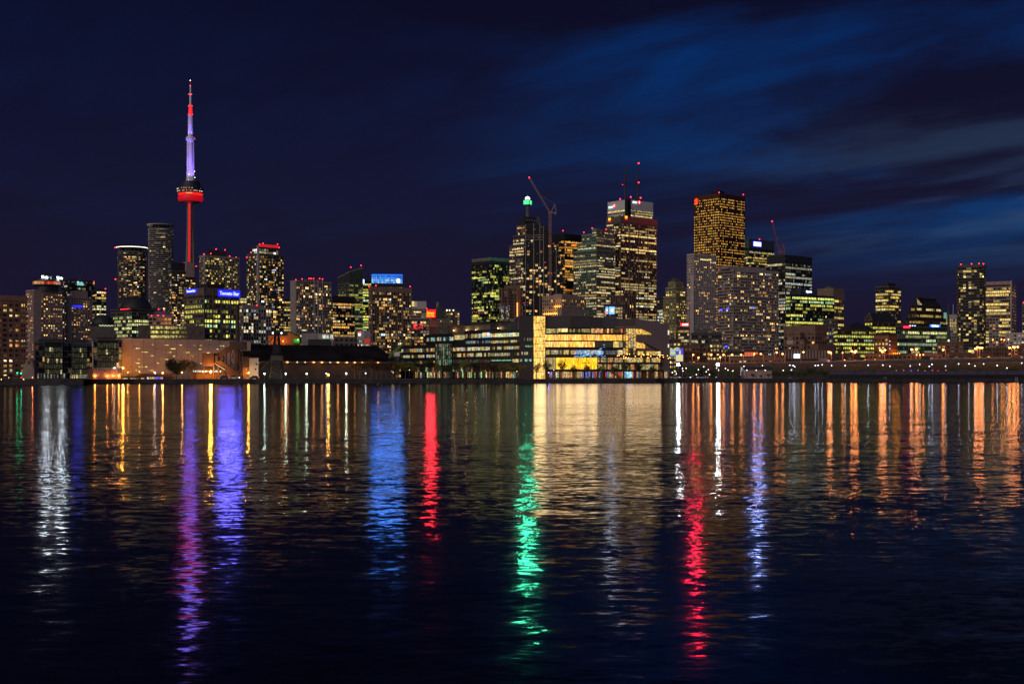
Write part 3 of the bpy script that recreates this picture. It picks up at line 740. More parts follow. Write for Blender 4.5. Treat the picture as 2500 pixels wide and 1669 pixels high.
# château-roofed hotel with the red sign
b, z = apartment('chateau_hotel', 'stone hotel with a steep peaked roof and a red neon script sign', 1044, 1098, 776, 1750, xc=1070, a=46, fh=3.5, bay=3.0, slab=.5, pier=.5, out=.25, wall=STONE_B, style='condo', p=.08, pal='warm', gain=.7)
b.block(b.sub(-10, b.wr * 1.1, -8, b.wl), z1=b.z(798), fh=3.5, bay=3.0, slab=.5, pier=.5, out=.25, wall=STONE_B, style='condo', p=.14, pal='warm', gain=.6, name='lower_wing')
sx_, sy_ = b.wr * .25, b.wl * .25
b.part('peaked_roof', lambda m: m.prism([(sx_ - 8, sy_ - 6), (sx_ + 9, sy_ - 6), (sx_ + 9, sy_ + 8), (sx_ - 8, sy_ + 8)], z - .1, b.z(745), 0, [(sx_ - 1.5, sy_), (sx_ + 2.5, sy_), (sx_ + 2.5, sy_ + 2), (sx_ - 1.5, sy_ + 2)]), pbr('copper_roof', (.07, .085, .06), .7))
b.part('roof_turret', lambda m: m.box(sx_ - 2.4, sx_ + .4, sy_ - .5, sy_ + 1.5, b.z(757), b.z(737)), STONE)
s = b.D / F; lx_ = -9.0
FIRE = emis('orange_neon', (1.0, .55, .01), 1.6, False); REDP = emis('red_sign_glow', (1.0, .01, .015), 20)
sg = empty('roof_sign', (lx_, 6, 0), -b.a - math.atan((1060 - HX) / F)); sg.parent = b.root
zz = z + .3
mb = MB(); mb.box(-13 * s, 13 * s, .3, .6, zz, zz + 20 * s); mb.build('sign_panel', REDP, sg); face_light(sg, (0, -.8, zz + 10 * s), 22 * s, 19 * s, (1, .025, .045), 64)
letters('Fairmont', 7 * s, 19 * s, FIRE, sg, (0, 0, zz + 8.6 * s), 0, 'sign_lettering', bold=.12, shear=.3)
letters('ROYAL YORK', 4.6 * s, 19 * s, FIRE, sg, (0, 0, zz + 2.2 * s), 0, 'sign_lettering', bold=.1)
b.done()
b, z = apartment('office_block', 'dark roof-lit block just east of the peaked-roof hotel', 1083, 1122, 760, 1900, depth=25, fh=3.6, bay=3.4, slab=.4, pier=.3, wall=CONC_D, style='condo', p=.3, pal='warm', gain=.9)
b.rbox('penthouse', b.lx(1086), b.lx(1112), 2, 14, z - .1, b.z(752), CHARCOAL)
for px in (1091, 1097.5, 1107): ball(b.root, (b.lx(px), 1.5, b.z(757)), .8, emis('roof_lamp', (1, .85, .5), 6, False))
b.done()
# ------------------------------------------------------------------ the needle tower
D = 2400.0; s = D / F
nt_root = empty('needle_tower', (wx(465, D), D, GZ), 0, 'very tall concrete needle tower lit red and violet, with a round pod near its top', 'tower')
def zz(py): return wz(py, D) - GZ
SHAFT = pbr('needle_concrete', (.26, .225, .19), .85, 0, .12, .05)
MASTW = pbr('needle_white_steel', (.75, .75, .80), .6, 0, .06, .1)
def hexleg(m, r0, r1, z0, z1, n=6, legs=3):
    m.lathe([(r0, z0), (r1, z1)], n)
mb = MB()
mb.lathe([(13.2 * s, 0), (11.5 * s, zz(800)), (10.6 * s, zz(640)), (9.2 * s, zz(560)), (8.6 * s, zz(492))], 6)
for k in range(3):
    t = math.radians(-90 + 120 * k + 60); mb.hexa([(math.cos(t) * 6 * s + dx_ * 3 * s, math.sin(t) * 6 * s + dy_ * 3 * s, 0) for dx_, dy_ in ((-1, -1), (1, -1), (1, 1), (-1, 1))],
                                     [(math.cos(t) * 4 * s + dx_ * 2 * s, math.sin(t) * 4 * s + dy_ * 2 * s, zz(500)) for dx_, dy_ in ((-1, -1), (1, -1), (1, 1), (-1, 1))])
    t2 = math.radians(-90 + 120 * k + 60)
    mb.hexa([(math.cos(t2) * 20 * s * .9 + dx_ * 2.4 * s, math.sin(t2) * 20 * s * .9 + dy_ * 2.4 * s, 0) for dx_, dy_ in ((-1, -1), (1, -1), (1, 1), (-1, 1))],
            [(math.cos(t2) * 7.5 * s + dx_ * 1.4 * s, math.sin(t2) * 7.5 * s + dy_ * 1.4 * s, zz(560)) for dx_, dy_ in ((-1, -1), (1, -1), (1, 1), (-1, 1))])
mb.build('shaft', SHAFT, nt_root)
LED = emis('red_led_glass', (1, .006, .012), .75, False)
for k in range(26):
    za, zb = zz(640 - k * 5.6), zz(640 - (k + 1) * 5.6) - .5
    mb = MB(); yy = -(11.2 - 2.0 * k / 26) * s; mb.box(-2.7 * s, -.25 * s, yy - 1.2, yy, za, zb); mb.box(.25 * s, 2.6 * s, yy - 1.2, yy, za, zb); mb.build('led_panel', LED, nt_root)
mb = MB(); yy = -10.2 * s; mb.hexa([(-4.2 * s, -12 * s, zz(650)), (4.2 * s, -12 * s, zz(650)), (4.2 * s, -8 * s, zz(650)), (-4.2 * s, -8 * s, zz(650))], [(-4.2 * s, -9.9 * s, zz(494)), (4.2 * s, -9.9 * s, zz(494)), (4.2 * s, -6 * s, zz(494)), (-4.2 * s, -6 * s, zz(494))]); mb.build('elevator_shaft', CONC_D, nt_root)
# pod
mb = MB(); mb.lathe([(9 * s, zz(497)), (22 * s, zz(493.5)), (27 * s, zz(492)), (29.6 * s, zz(488)), (30.4 * s, zz(484.5)), (29.6 * s, zz(481)), (27.5 * s, zz(478.5)), (20 * s, zz(477.5))], 40)
mb.build('radome_ring', emis('red_radome', (1, .004, .02), .42, False, (.30, .02, .04)), nt_root, smooth=True)  # white radome: red LED light put into its colour and glow
mb = MB(); mb.lathe([(8.8 * s, zz(498)), (21 * s, zz(494.2)), (26 * s, zz(492.9)), (20 * s, zz(493))], 32); mb.build('pod_underside', CONC, nt_root)
mb = MB(); mb.lathe([(27.5 * s, zz(477.6)), (29.8 * s, zz(475)), (29.5 * s, zz(473)), (27 * s, zz(472.2))], 40); mb.build('lit_deck', emis('red_deck', (1, .02, .01), 1.0, False), nt_root)
for k in range(5):
    mb = MB(); mb.box((-3 + k * 3.0) * s, (-.6 + k * 3.0) * s, -29.9 * s, -29.7 * s, zz(476), zz(473.6)); mb.build('deck_window', emis('orange_deck_room', (1, .35, .08), 1.3, False), nt_root)
mb = MB(); mb.lathe([(28 * s, zz(472.4)), (30.3 * s, zz(470)), (30.8 * s, zz(464)), (30.3 * s, zz(458)), (24.5 * s, zz(456.5)), (23.5 * s, zz(451)), (22 * s, zz(444)), (12 * s, zz(442))], 40); mb.build('pod_body', CHARCOAL, nt_root)
prr = random.Random(5)
for yy in (462.5, 468.5):
    for k in range(26):
        t = math.radians(-168 + k * 6.2)
        if prr.random() < .45: continue
        g = prr.uniform(.15, 1.1); c = prr.choice([(1, .8, .5), (1, .55, .3), (1, .3, .2), (.8, .85, 1)])
        x, y = 31.0 * s * math.cos(t), 31.0 * s * math.sin(t)
        mb = MB(); mb.box(x - .9, x + .9, y - .2, y + .2, zz(yy + 1.3), zz(yy - 1.3), 0, tuple(g * q for q in c)); mb.build('pod_window', WIN, nt_root)
# upper shaft, sky pod and mast
mb = MB(); mb.lathe([(8.4 * s, zz(443)), (7.9 * s, zz(400)), (7.6 * s, zz(346))], 6); mb.lathe([(10.5 * s, zz(443)), (10.5 * s, zz(434)), (7 * s, zz(431))], 8); mb.build('upper_shaft', MASTW, nt_root)
mb = MB()
for k in range(6):
    t = math.radians(60 * k); mb.tube((8.6 * s * math.cos(t), 8.6 * s * math.sin(t), zz(443)), (7.8 * s * math.cos(t), 7.8 * s * math.sin(t), zz(346)), 1.0 * s, .9 * s)
mb.build('shaft_rib', MASTW, nt_root)
mb = MB(); mb.lathe([(7.4 * s, zz(347.5)), (10 * s, zz(344)), (11.2 * s, zz(341)), (11.2 * s, zz(337)), (9 * s, zz(334)), (6 * s, zz(332.6))], 24); mb.build('sky_pod', MASTW, nt_root)
mb = MB(); mb.lathe([(6.2 * s, zz(333.5)), (5.9 * s, zz(282))], 12); mb.build('mast_lower', MASTW, nt_root)
mb = MB(); mb.lathe([(5.2 * s, zz(282)), (3.6 * s, zz(258))], 12); mb.build('mast_red_stage', emis('red_mast', (1, .008, .012), 1.4, False, (.5, .1, .1)), nt_root)
mb = MB(); mb.lathe([(2.6 * s, zz(258)), (2.5 * s, zz(232)), (1.9 * s, zz(231)), (1.7 * s, zz(209))], 10); mb.build('mast_upper', MASTW, nt_root)
mb = MB(); mb.lathe([(1.3 * s, zz(209)), (1.0 * s, zz(198))], 8); mb.build('mast_tip', pbr('red_mast_tip', (.35, .02, .02), .6), nt_root)
for px, py in ((465, 197), (465, 209.5), (462, 231), (468, 231), (461, 259), (469, 259), (460.5, 280), (470, 280), (455.5, 338), (475.5, 338)):
    ball(nt_root, ((px - 465) * s, -2 * s, zz(py)), 1.0 * s, BEACON if py > 198 else emis('white_tip_lamp', (1, .9, .8), 5, False), 'beacon_light')
for px, py in ((463.5, 427.5), (463.2, 441), (477, 420), (478, 435)):
    ball(nt_root, ((px - 465) * s, -9 * s, zz(py)), .9 * s, emis('white_floodlight', (.8, .8, 1), 5, False), 'floodlight')
# the violet floodlights that stand on the pod roof and on the sky pod and light the white shaft
def flood(loc, aim, watts, col, size, blend=.6):
    d = bpy.data.lights.new('shaft_floodlight', 'SPOT'); d.energy = watts; d.color = col; d.spot_size = math.radians(size); d.spot_blend = blend; d.shadow_soft_size = 1.0
    o = bpy.data.objects.new('shaft_floodlight', d); COL.objects.link(o); o.parent = nt_root; o.location = loc
    o.rotation_euler = (Vector(aim) - Vector(loc)).to_track_quat('-Z', 'Y').to_euler()
VIO = (.25, .13, 1.0)
for xx in (-15, 15):
    flood((xx * s, -16 * s, zz(441)), (0, 0, zz(405)), 45500, VIO, 50)
    flood((xx * s, -18 * s, zz(441)), (0, 0, zz(365)), 97500, VIO, 32)
    flood((xx * .8 * s, -19 * s, zz(441)), (0, 0, zz(320)), 123500, VIO, 16)
for xx in (-8, 8):
    flood((xx * s, -10 * s, zz(335)), (0, 0, zz(305)), 16900, VIO, 50)
    flood((xx * .5 * s, -10 * s, zz(335)), (0, 0, zz(230)), 58500, VIO, 22)

# added area lights before the LED glass, radome and shaft, to brighten their reflections
face_light(nt_root, (0, -14 * s, (zz(640) + zz(495)) / 2), 7 * s, zz(495) - zz(640), (1, .01, .08), 2.4)
face_light(nt_root, (0, -33 * s, zz(484)), 52 * s, 12 * s, (1, .01, .05), 2.0)
face_light(nt_root, (0, -12 * s, (zz(440) + zz(346)) / 2), 15 * s, zz(346) - zz(440), (.13, .12, 1.0), 7.0)
face_light(nt_root, (0, -9 * s, (zz(332) + zz(282)) / 2), 11 * s, zz(282) - zz(332), (.13, .12, 1.0), 7.0)
# ------------------------------------------------------------------ the banking core
b, z = apartment('black_glass_tower', 'black glass office tower of greenish lit floors, first of the downtown cluster', 1152, 1246, 636, 1850, xc=1197, a=42, fh=3.9, bay=2.7, slab=.18, pier=.10, out=.22, wall=CHARCOAL, style='office', p=.42, pal='gyel', gain=.85, cap=4)
b.rbox('roof_band', 0, b.wr, 0, b.wl, z - .05, b.z(628), GREENISH)
for k in range(9): b.rbox('red_window', b.ly(1160) * 0 - .5, -.3, b.ly(1155 + k * 4.6), b.ly(1155 + k * 4.6) + 1.2, b.z(760), b.z(758), emis('red_room', (1, .02, .1), 1.0, False))
b.done()

# stepped tower with the green lantern
D = 1760.0; b = Building('lantern_tower', 'stepped office tower carrying a brilliant green lantern on a slender stem', 1244, 1322, D, xc=1282, a=44)
R0 = b.wr; W0 = b.wl; wallm = pbr('brown_granite', (.17, .135, .115), .75)
kw = dict(fh=4.0, bay=2.5, slab=.34, pier=.20, out=.3, wall=wallm, style='office', p=.66, pal='office', gain=.9, cap=1.0)
z1 = b.block(z1=b.z(596), **kw)
z2 = b.block(b.sub(0, R0, 0, b.ly(1253)), z0=z1 - .1, z1=b.z(573), **kw)
z3 = b.block(b.sub(0, R0 * .9, 0, b.ly(1262)), z0=z2 - .1, z1=b.z(549), **kw)
b.part('crown', lambda m: m.prism(b.sub(-1, R0 * .62, -1, b.ly(1270)), z3 - .1, b.z(529)), CHARCOAL)
for k in range(4): b.rbox('crown_opening', 1 + k * 5, 4 + k * 5, -1.3, -1.05, b.z(540), b.z(533), GREENISH)
xs = b.lx(1282) ; sc = D / F
cxx, cyy = 0, 0
# stem stands over the crown's middle (picture column 1288)
def loc_at(px, dep):
    X, Y = wx(px, D + dep), D + dep; ca, sa = math.cos(b.a), math.sin(b.a); dx_, dy_ = X - b.C[0], Y - b.C[1]
    return dx_ * ca + dy_ * sa, -dx_ * sa + dy_ * ca
sx_, sy_ = loc_at(1288, 12); D2 = D + 12
def z2_(py): return wz(py, D2) - GZ
b.part('stem', lambda m: m.lathe([(5.2 * sc, b.z(529)), (4.4 * sc, z2_(522)), (3.4 * sc, z2_(503)), (4.6 * sc, z2_(501))], 8, sx_, sy_), pbr('green_grey_stem', (.10, .13, .11), .7))
LANT = emis('green_lantern_glass', (.06, 1.0, .28), 1.7, False)
t = b.a
lan = empty('lantern', (sx_, sy_, 0), -b.a - math.radians(25)); lan.parent = b.root
h = 8.0 * sc
mb = MB(); mb.box(-h, h, -h, h, z2_(501), z2_(499.5)); mb.box(-h, h, -h, h, z2_(489.6), z2_(488.6))
for sx2 in (-1, 1):
    for sy2 in (-1, 1): mb.box(sx2 * h - .5, sx2 * h + .5, sy2 * h - .5, sy2 * h + .5, z2_(500), z2_(489))
mb.build('lantern_frame', GREENISH, lan)
for k in range(4):
    tt = k * math.pi / 2; c_, s_ = math.cos(tt), math.sin(tt); mb = MB()
    q = h * .9
    P = [(-q, -h * .93, z2_(499.4)), (q, -h * .93, z2_(499.4)), (q, -h * .93, z2_(489.8)), (-q, -h * .93, z2_(489.8))]
    mb.face([(x * c_ - y * s_, x * s_ + y * c_, z_) for x, y, z_ in P]); mb.build('lantern_pane', LANT, lan); face_light(lan, (h * 1.12 * s_, -h * 1.12 * c_, (z2_(499.4) + z2_(489.8)) / 2), 1.8 * h, z2_(489.8) - z2_(499.4), (.06, 1.0, .50), 210, tt)
mb = MB(); mb.lathe([(5.6 * sc, z2_(486.5)), (5.6 * sc, z2_(484)), (3.5 * sc, z2_(481)), (1 * sc, z2_(480))], 12); mb.build('lantern_cap', emis('white_cap_light', (.85, 1, .95), 5), lan)
mb = MB(); mb.lathe([(.5 * sc, z2_(488)), (4 * sc, z2_(486.6))], 8); mb.tube((0, 0, z2_(481)), (0, 0, z2_(472)), .5 * sc, .2 * sc); mb.build('finial', GREENISH, lan)
b.done()

# curved tower under construction and its crane
D = 1450.0; b = Building('curved_tower', 'dark unfinished condo tower with a curving eastern edge, behind a luffing crane', 1281, 1375, D, depth=26)
cp = [(540, 1281, 1312), (548, 1281, 1327), (556, 1281, 1334), (566, 1281, 1341), (580, 1281, 1350), (600, 1280, 1359), (622, 1279, 1366), (646, 1278, 1371), (680, 1278, 1375), (730, 1277, 1376), (918, 1277, 1376)]
lv = MB(); cr = MB(); pr = MB(); prev = None
fh = 3.0; nfl = int(b.z(541) / fh)
def edge(zv):
    py = HZ - (zv + GZ - CH) * F / D
    for (ya, la, ra), (yb, lb_, rb_) in zip(cp, cp[1:]):
        if ya <= py <= yb:
            t_ = (py - ya) / (yb - ya); return la + (lb_ - la) * t_, ra + (rb_ - ra) * t_
    return (cp[0][1], cp[0][2]) if py < cp[0][0] else (cp[-1][1], cp[-1][2])
for k in range(nfl):
    za = k * fh; l, r_ = edge(za + fh * .6); xa, xb = b.lx(l), b.lx(r_)
    cr.box(xa, xb, 0, 24, za, za + fh); lv.box(xa - .6, xb + .6, -.9, 24.6, za - .14, za + .14)
    zd = za + .2; ncol = int((xb - xa) / 3.2)
    for q in range(ncol):
        x = xa + (xb - xa) * q / ncol
        if b.r.random() < (.20 if k < nfl * .72 else .03):
            g = b.r.lognormvariate(-.3, .5); c = pick('warm', b.r)
            b.small.box(x + .3, x + 2.8, -.1, -.03, zd + .3, za + fh - .3, 0, tuple(v * g for v in c))
        elif b.r.random() < .14:
            g = b.r.uniform(.04, .12); b.small.box(x + 1.0, x + 2.0, -.1, -.03, zd + 1.4, za + fh - .4, 0, (g, g * .95, g * .9))  # dim panes standing in for reflections in the dark glass
        if b.r.random() < .02:
            c = b.r.choice([(1, .02, .1), (.1, .7, .8)]); b.small.box(x + .5, x + 1.8, -.1, -.03, zd + .8, zd + 1.8, 0, c)
cr.build('core', GLASS, b.root); lv.build('floor_slabs', pbr('raw_slab', (.03, .028, .03), .85), b.root, 'stuff')
for px, ytop in ((1283, 548), (1303, 545), (1318, 545), (1327, 552), (1345, 580), (1358, 604)):
    mb = MB(); x = b.lx(px); mb.box(x - .35, x + .35, -1.1, -.2, 0, b.z(ytop)); mb.build('fin', CONC, b.root)
for yy in (575, 580, 586): b.rbox('screen_rail', b.lx(1284), b.lx(1326), -1.2, -1.0, b.z(yy), b.z(yy) + .5, CONC)
b.rbox('roof_house', b.lx(1310), b.lx(1318), 4, 10, b.z(545), b.z(528), CHARCOAL)
b.done()

def luffing_crane(label, D, px, y_base, y_cab, tip, cjib, mat, w, aframe, lit=None):
    s = D / F; root = empty('tower_crane', (wx(px, D), D, wz(y_base, D)), 0, label, 'crane', 'construction cranes')
    def L(p, yy=0): return ((p[0] - px) * s, yy, wz(p[1], D) - wz(y_base, D))
    def lattice(m, p, q, w, n):
        p, q = Vector(p), Vector(q); d = (q - p); a = d.cross(Vector((0, 1, 0))).normalized() * w / 2; c = Vector((0, 1, 0)) * w / 2
        ch = [a + c, a - c, -a - c, -a + c]
        for o in ch: m.beam(p + o, q + o, w * .2)
        for k in range(n):
            for i in range(4): m.beam(p + d * k / n + ch[i], p + d * (k + 1) / n + ch[(i + 1) % 4], w * .13)
    mb = MB(); lattice(mb, L((px, y_base)), L((px, y_cab + 4)), w, max(6, int((y_base - y_cab) / 5))); mb.build('mast', mat, root)
    mb = MB(); lattice(mb, L((px - 1, y_cab)), L(tip), w * .62, 22); mb.build('jib', mat, root)
    mb = MB(); mb.box(*[v for v in (L((px - 3, 0))[0], L((cjib[0], 0))[0])], -1.6, 1.6, L((px, y_cab + 3))[2], L((px, y_cab))[2]); mb.box(L((cjib[0] - 4, 0))[0], L((cjib[0], 0))[0], -1.3, 1.3, L((px, y_cab + 6))[2], L((px, y_cab + 3.1))[2]); mb.build('counter_jib', mat, root)
    mb = MB(); mb.beam(L((px + 2, y_cab)), L(aframe), .8); mb.beam(L((cjib[0], y_cab)), L(aframe), .6); mb.beam(L(aframe), L(((px + tip[0]) / 2, (y_cab + tip[1]) / 2)), .18); mb.build('a_frame', mat, root)
    mb = MB(); mb.box(L((px - 4, 0))[0], L((px - 1, 0))[0], -1.8, -.4, L((px, y_cab + 4))[2], L((px, y_cab + .5))[2]); mb.build('cab', CONC, root)
    ball(root, L((tip[0], tip[1] - .6)), s * 1.5, BEACON, 'beacon_light')
    return root
luffing_crane('pinkish luffing crane with its jib raised beside the green lantern', 1425, 1343, 724, 518, (1292, 434), (1358, 0), pbr('crane_pink', (.34, .20, .18), .6), 5.0 * 1425 / F, (1355, 498))
luffing_crane('small orange crane poking up behind the domed office', 1450, 318, 800, 720, (282, 682), (325, 0), pbr('crane_orange', (.36, .18, .06), .6), 1.3, (323, 708))
b, z = apartment('bronze_tower', 'bronze tower of round columns with a vertical string of orange lamps', 1219, 1276, 704, 1350, depth=24, fh=3.2, bay=2.8, slab=.18, pier=.1, out=.25, wall=BRONZE, style='condo', p=.05, pal='warm', gain=.5, cap=1)
for px, w in ((1226, 7), (1240, 8), (1256, 5), (1270, 9)):
    b.part('round_column', lambda m: m.lathe([(w * .5 * b.D / F, 0), (w * .5 * b.D / F, z + .5)], 14, b.lx(px), .6), BRONZE)
b.rbox('crown', b.lx(1231), b.lx(1270), -.8, 18, z - .1, b.z(697), BRONZE)
for k in range(9): ball(b.root, (b.lx(1263), -2.0, b.z(741 + k * 4.9)), .75, emis('orange_stair_lamp', (1, .45, .10), 2.6, False), 'stair_lamp')
b.rbox('stair_panel', b.lx(1260.5), b.lx(1266), -1.1, -.8, 0, z, pbr('orange_panel', (.30, .12, .03), .7))
for k in range(60):
    x = b.lx(b.r.choice([b.r.uniform(1221, 1229), b.r.uniform(1234, 1243)])); zv = b.z(b.r.uniform(747, 783)); g = b.r.uniform(.2, .7)
    b.small.box(x, x + .6, -3.6, -3.5, zv, zv + .8, 0, (g, g, g * .8) if zv < b.z(752) else (.4 * g, .5 * g, g * 1.4))
b.done()

b, z = apartment('black_office_tower', 'black steel office tower with amber floors, behind the curved unfinished tower', 1346, 1420, 570, 1950, xc=1379, a=43, fh=4, bay=2.6, slab=.2, pier=.12, out=.2, wall=BLACK, style='office', p=.62, pal='orange', gain=.95, cap=9)
b.beacons([(1377, 563)], 2); b.done()

# green-topped stepped tower
D = 1895.0; b = Building('stepped_tower', 'grey-green stepped office tower, its western ledges lit green by the lantern', 1401, 1502, D, xc=1456, a=44)
kw = dict(fh=3.9, bay=2.5, slab=.38, pier=.30, out=.35, wall=GREENISH, style='office', p=.62, pal='office', gain=.9, cap=3.0)
W1, W2, W3 = b.ly(1411), b.ly(1416), b.ly(1446)
za = b.block(z1=b.z(608), **kw); zb_ = b.block(b.sub(0, b.wr, 0, W1), z0=za - .1, z1=b.z(590), **kw)
zc = b.block(b.sub(4, b.wr * .95, 0, W2), z0=zb_ - .1, z1=b.z(568), **kw); zd = b.block(b.sub(0, b.wr * .92, -.2, W3), z0=zb_ - .1, z1=b.z(558), **kw)
b.beacon(3, W2 * .85, b.z(563)); b.beacon(0, W3, b.z(556)); b.beacon(b.lx(1480), 0, b.z(557)); b.done()

# the wide brown-red tower with two small logos, and the white bank tower behind it
b, z = apartment('granite_bank_tower', 'wide dark-red banded office tower with two small yellow and red logos', 1481, 1604, 527, 1930, xc=1515, a=40, fh=4.0, bay=2.3, slab=.36, pier=.08, out=.3, wall=pbr('dull_red_steel', (.13, .085, .08), .7), style='office', p=.58, pal='office', gain=.9, cap=9, maxbands=90)
for px in (1515, 1537, 1559, 1581, 1603): b.rbox('pier_column', b.lx(px) - .7, b.lx(px) + .7, -.7, 0, 0, z - 8, MATS['dull_red_steel'])
for face in (0, 1):
    sc = b.D / F
    e = empty('logo', (b.lx(1528), -.6, b.z(531)) if face == 0 else (-.6, b.ly(1489), b.z(534)), 0 if face == 0 else -math.pi / 2); e.parent = b.root
    mb = MB(); mb.hexa([(-4 * sc, -.3, -1 * sc), (4 * sc, -.3, -.0 * sc), (4 * sc, 0, 0 * sc), (-4 * sc, 0, -1 * sc)], [(-4 * sc, -.3, 5 * sc), (4.2 * sc, -.3, 5 * sc), (4.2 * sc, 0, 5 * sc), (-4 * sc, 0, 5 * sc)]); mb.build('logo_panel', emis('yellow_logo', (1, .55, .02), 1.6, False), e)
    mb = MB(); mb.hexa([(-4 * sc, -.3, -4 * sc), (4 * sc, -.3, -4 * sc), (4 * sc, 0, -4 * sc), (-4 * sc, 0, -4 * sc)], [(-4 * sc, -.3, -2.6 * sc), (4 * sc, -.3, -.4 * sc), (4 * sc, 0, -.4 * sc), (-4 * sc, 0, -2.6 * sc)]); mb.build('logo_base', emis('red_logo', (1, .01, .03), 1.6, False), e)
b.done()
b = Building('white_bank_tower', 'white marble tower with lettered signs, red roundels and two tall antennas', 1484, 1594, 2150, xc=1533, a=41)
MARB = pbr('white_marble', (.62, .60, .60), .6, 0, .08)
kw = dict(fh=4.2, bay=2.4, slab=.46, pier=.08, out=.3, wall=MARB, style='office', p=.7, pal='yell', gain=1.0)
z = b.block(z1=b.z(508), cap=.5, **kw)
b.rbox('crown_block', -.2, b.wr + .2, -.2, b.wl + .2, z - .05, b.z(487), MARB)
b.part('corner_notch', lambda m: m.prism([(-.6, -.6), (6.5, -.6), (6.5, .3), (.3, .3), (.3, 6.5), (-.6, 6.5)], 0, b.z(486.5)), BLACK)
sc = b.D / F
WLET = emis('white_letter', (.85, .95, 1), 1.6, False); RDISC = emis('red_disc', (1, .05, .02), 1.8, False)
letters('BMO', 5 * sc, 14.5 * sc, WLET, b.root, (b.lx(1549), -1.0, b.zx(496.5, 1549)), 0, 'sign_lettering', bold=.07)
letters('BMO', 5 * sc, None, WLET, b.root, (-1.0, b.ly(1492), b.z(503)), -math.pi / 2, 'sign_lettering', bold=.07)
face_light(b.root, (-2.0, b.ly(1494), b.z(500)), 16 * sc, 7 * sc, (.62, .74, 1.0), 34, -math.pi / 2); face_light(b.root, (b.lx(1552), -2.0, b.zx(494, 1552)), 16 * sc, 6 * sc, (.75, .70, .85), 9)
for loc, rz in (((b.lx(1559.5), -1.0, b.zx(494, 1559)), 0), ((-1.0, b.ly(1500.5), b.z(498)), -math.pi / 2)):
    d = empty('roundel', loc, rz); d.parent = b.root
    mb = MB(); pts = [(4.3 * sc * math.cos(2 * math.pi * k / 20), 4.3 * sc * math.sin(2 * math.pi * k / 20)) for k in range(20)]
    mb.face([(x, -.2, y) for x, y in pts]); mb.build('roundel_disc', RDISC, d)
    mb = MB(); mb.box(-1.6 * sc, -.5 * sc, -.5, -.3, -2.2 * sc, 2.2 * sc); mb.box(.5 * sc, 1.6 * sc, -.5, -.3, -2.2 * sc, 2.2 * sc); mb.box(-2 * sc, 2 * sc, -.5, -.3, -2.6 * sc, -1.8 * sc); mb.build('roundel_mark', WLET, d)
for px, yt in ((1526, 400), (1557, 399)):
    pass
    X, Y = wx(px, 2180), 2180; ca, sa = math.cos(b.a), math.sin(b.a); x = (X - b.C[0]) * ca + (Y - b.C[1]) * sa; y = -(X - b.C[0]) * sa + (Y - b.C[1]) * ca
    def zq(py): return wz(py, 2180) - GZ
    mb = MB(); mb.tube((x, y, b.z(487)), (x, y, zq(420)), 1.7, 1.3, 8); mb.tube((x, y, zq(420)), (x, y, zq(yt)), .8, .5, 8); mb.build('antenna', pbr('antenna_paint', (.06, .03, .03), .6), b.root)
    if px > 1540:
        for py in (399, 446): ball(b.root, (x, y - 2, zq(py)), 1.1, BEACON, 'beacon_light')
for px, py in ((1514, 486), (1540, 481), (1564, 483), (1520, 451)):
    X, Y = wx(px, 2165), 2165; x = (X - b.C[0]) * ca + (Y - b.C[1]) * sa; y = -(X - b.C[0]) * sa + (Y - b.C[1]) * ca
    ball(b.root, (x, y, wz(py, 2165) - GZ), 1.1 if py > 460 else .6, BEACON, 'beacon_light')
b.done()

# old customs house with floodlit end, striped slab, screen block
b = Building('customs_house', 'long beige stone building, its end wall floodlit orange from its own lamps', 1324, 1426, 1350, xc=1372, a=47)
z = b.block(z1=b.z(720), fh=3.7, bay=3.0, slab=.46, pier=.44, out=.3, wall=STONE_B, style='condo', p=.22, pal='orange', gain=.8, cap=3, edges=[0, 3])
b.rbox('penthouse', 2, b.wr * .8, 3, b.wl * .5, z - .1, z + 1.4, STONE_B)
for k in range(11):
    yq = b.ly(1330 + k * 3.6); ball(b.root, (-1.6, yq, b.z(765)), .40, emis('orange_uplight', (1, .42, .06), 46), 'uplight')
for k in range(4): ball(b.root, (-1.7, b.ly(1356 + k * 4), b.z(748)), .45, MATS['orange_uplight'], 'uplight')
b.rbox('lower_wing', -9, b.wr * .75, -7, -1.5, 0, b.z(752), STONE_B); b.done()
b, z = apartment('striped_slab', 'dark slab of bold vertical pale stripes in front of the banded red tower', 1492, 1552, 720, 1500, xc=1520, a=42, fh=3.8, bay=3.6, slab=.12, pier=.42, out=.9, wall=pbr('stripe_brown', (.20, .13, .115), .8), style='condo', p=.10, pal='warm', gain=.8); b.done()
b, z = apartment('screen_block', 'low dark block carrying two bright video screens', 1475, 1520, 742, 1400, depth=22, fh=3.6, bay=2.6, slab=.3, pier=.2, wall=CHARCOAL, style='office', p=.5, pal='office', gain=.7)
SCR = emis('blue_white_screen', (.16, .48, 1.0), 1.5, False)
face_light(b.root, (b.lx(1493), -1.6, b.z(757.5)), 13 * b.D / F, 18 * b.D / F, (.40, .58, 1.0), 12)
b.rbox('video_screen', b.lx(1487), b.lx(1500), -1.0, -.6, b.z(767), b.z(748.5), SCR)
mb = MB(); xx, zc_ = b.lx(1494.5), b.z(757.5); r_ = 3.8 * b.D / F
mb.face([(xx + r_ * math.cos(2 * math.pi * k / 18), -1.12, zc_ + 1.3 * r_ * math.sin(2 * math.pi * k / 18)) for k in range(18)]); mb.build('screen_disc', emis('cream_disc', (1, .95, .7), 1.2, False), b.root)
for k, c in enumerate(((1, .3, .5), (.3, .35, 1), (1, .9, .8), (.2, .9, .7), (.2, .3, 1))):
    b.rbox('screen_strip', b.lx(1478.5), b.lx(1484.5), -1.0, -.6, b.z(766.5 - k * 3.7), b.z(763.2 - k * 3.7), emis('strip_%d' % k, c, 1.3, False))
b.done()
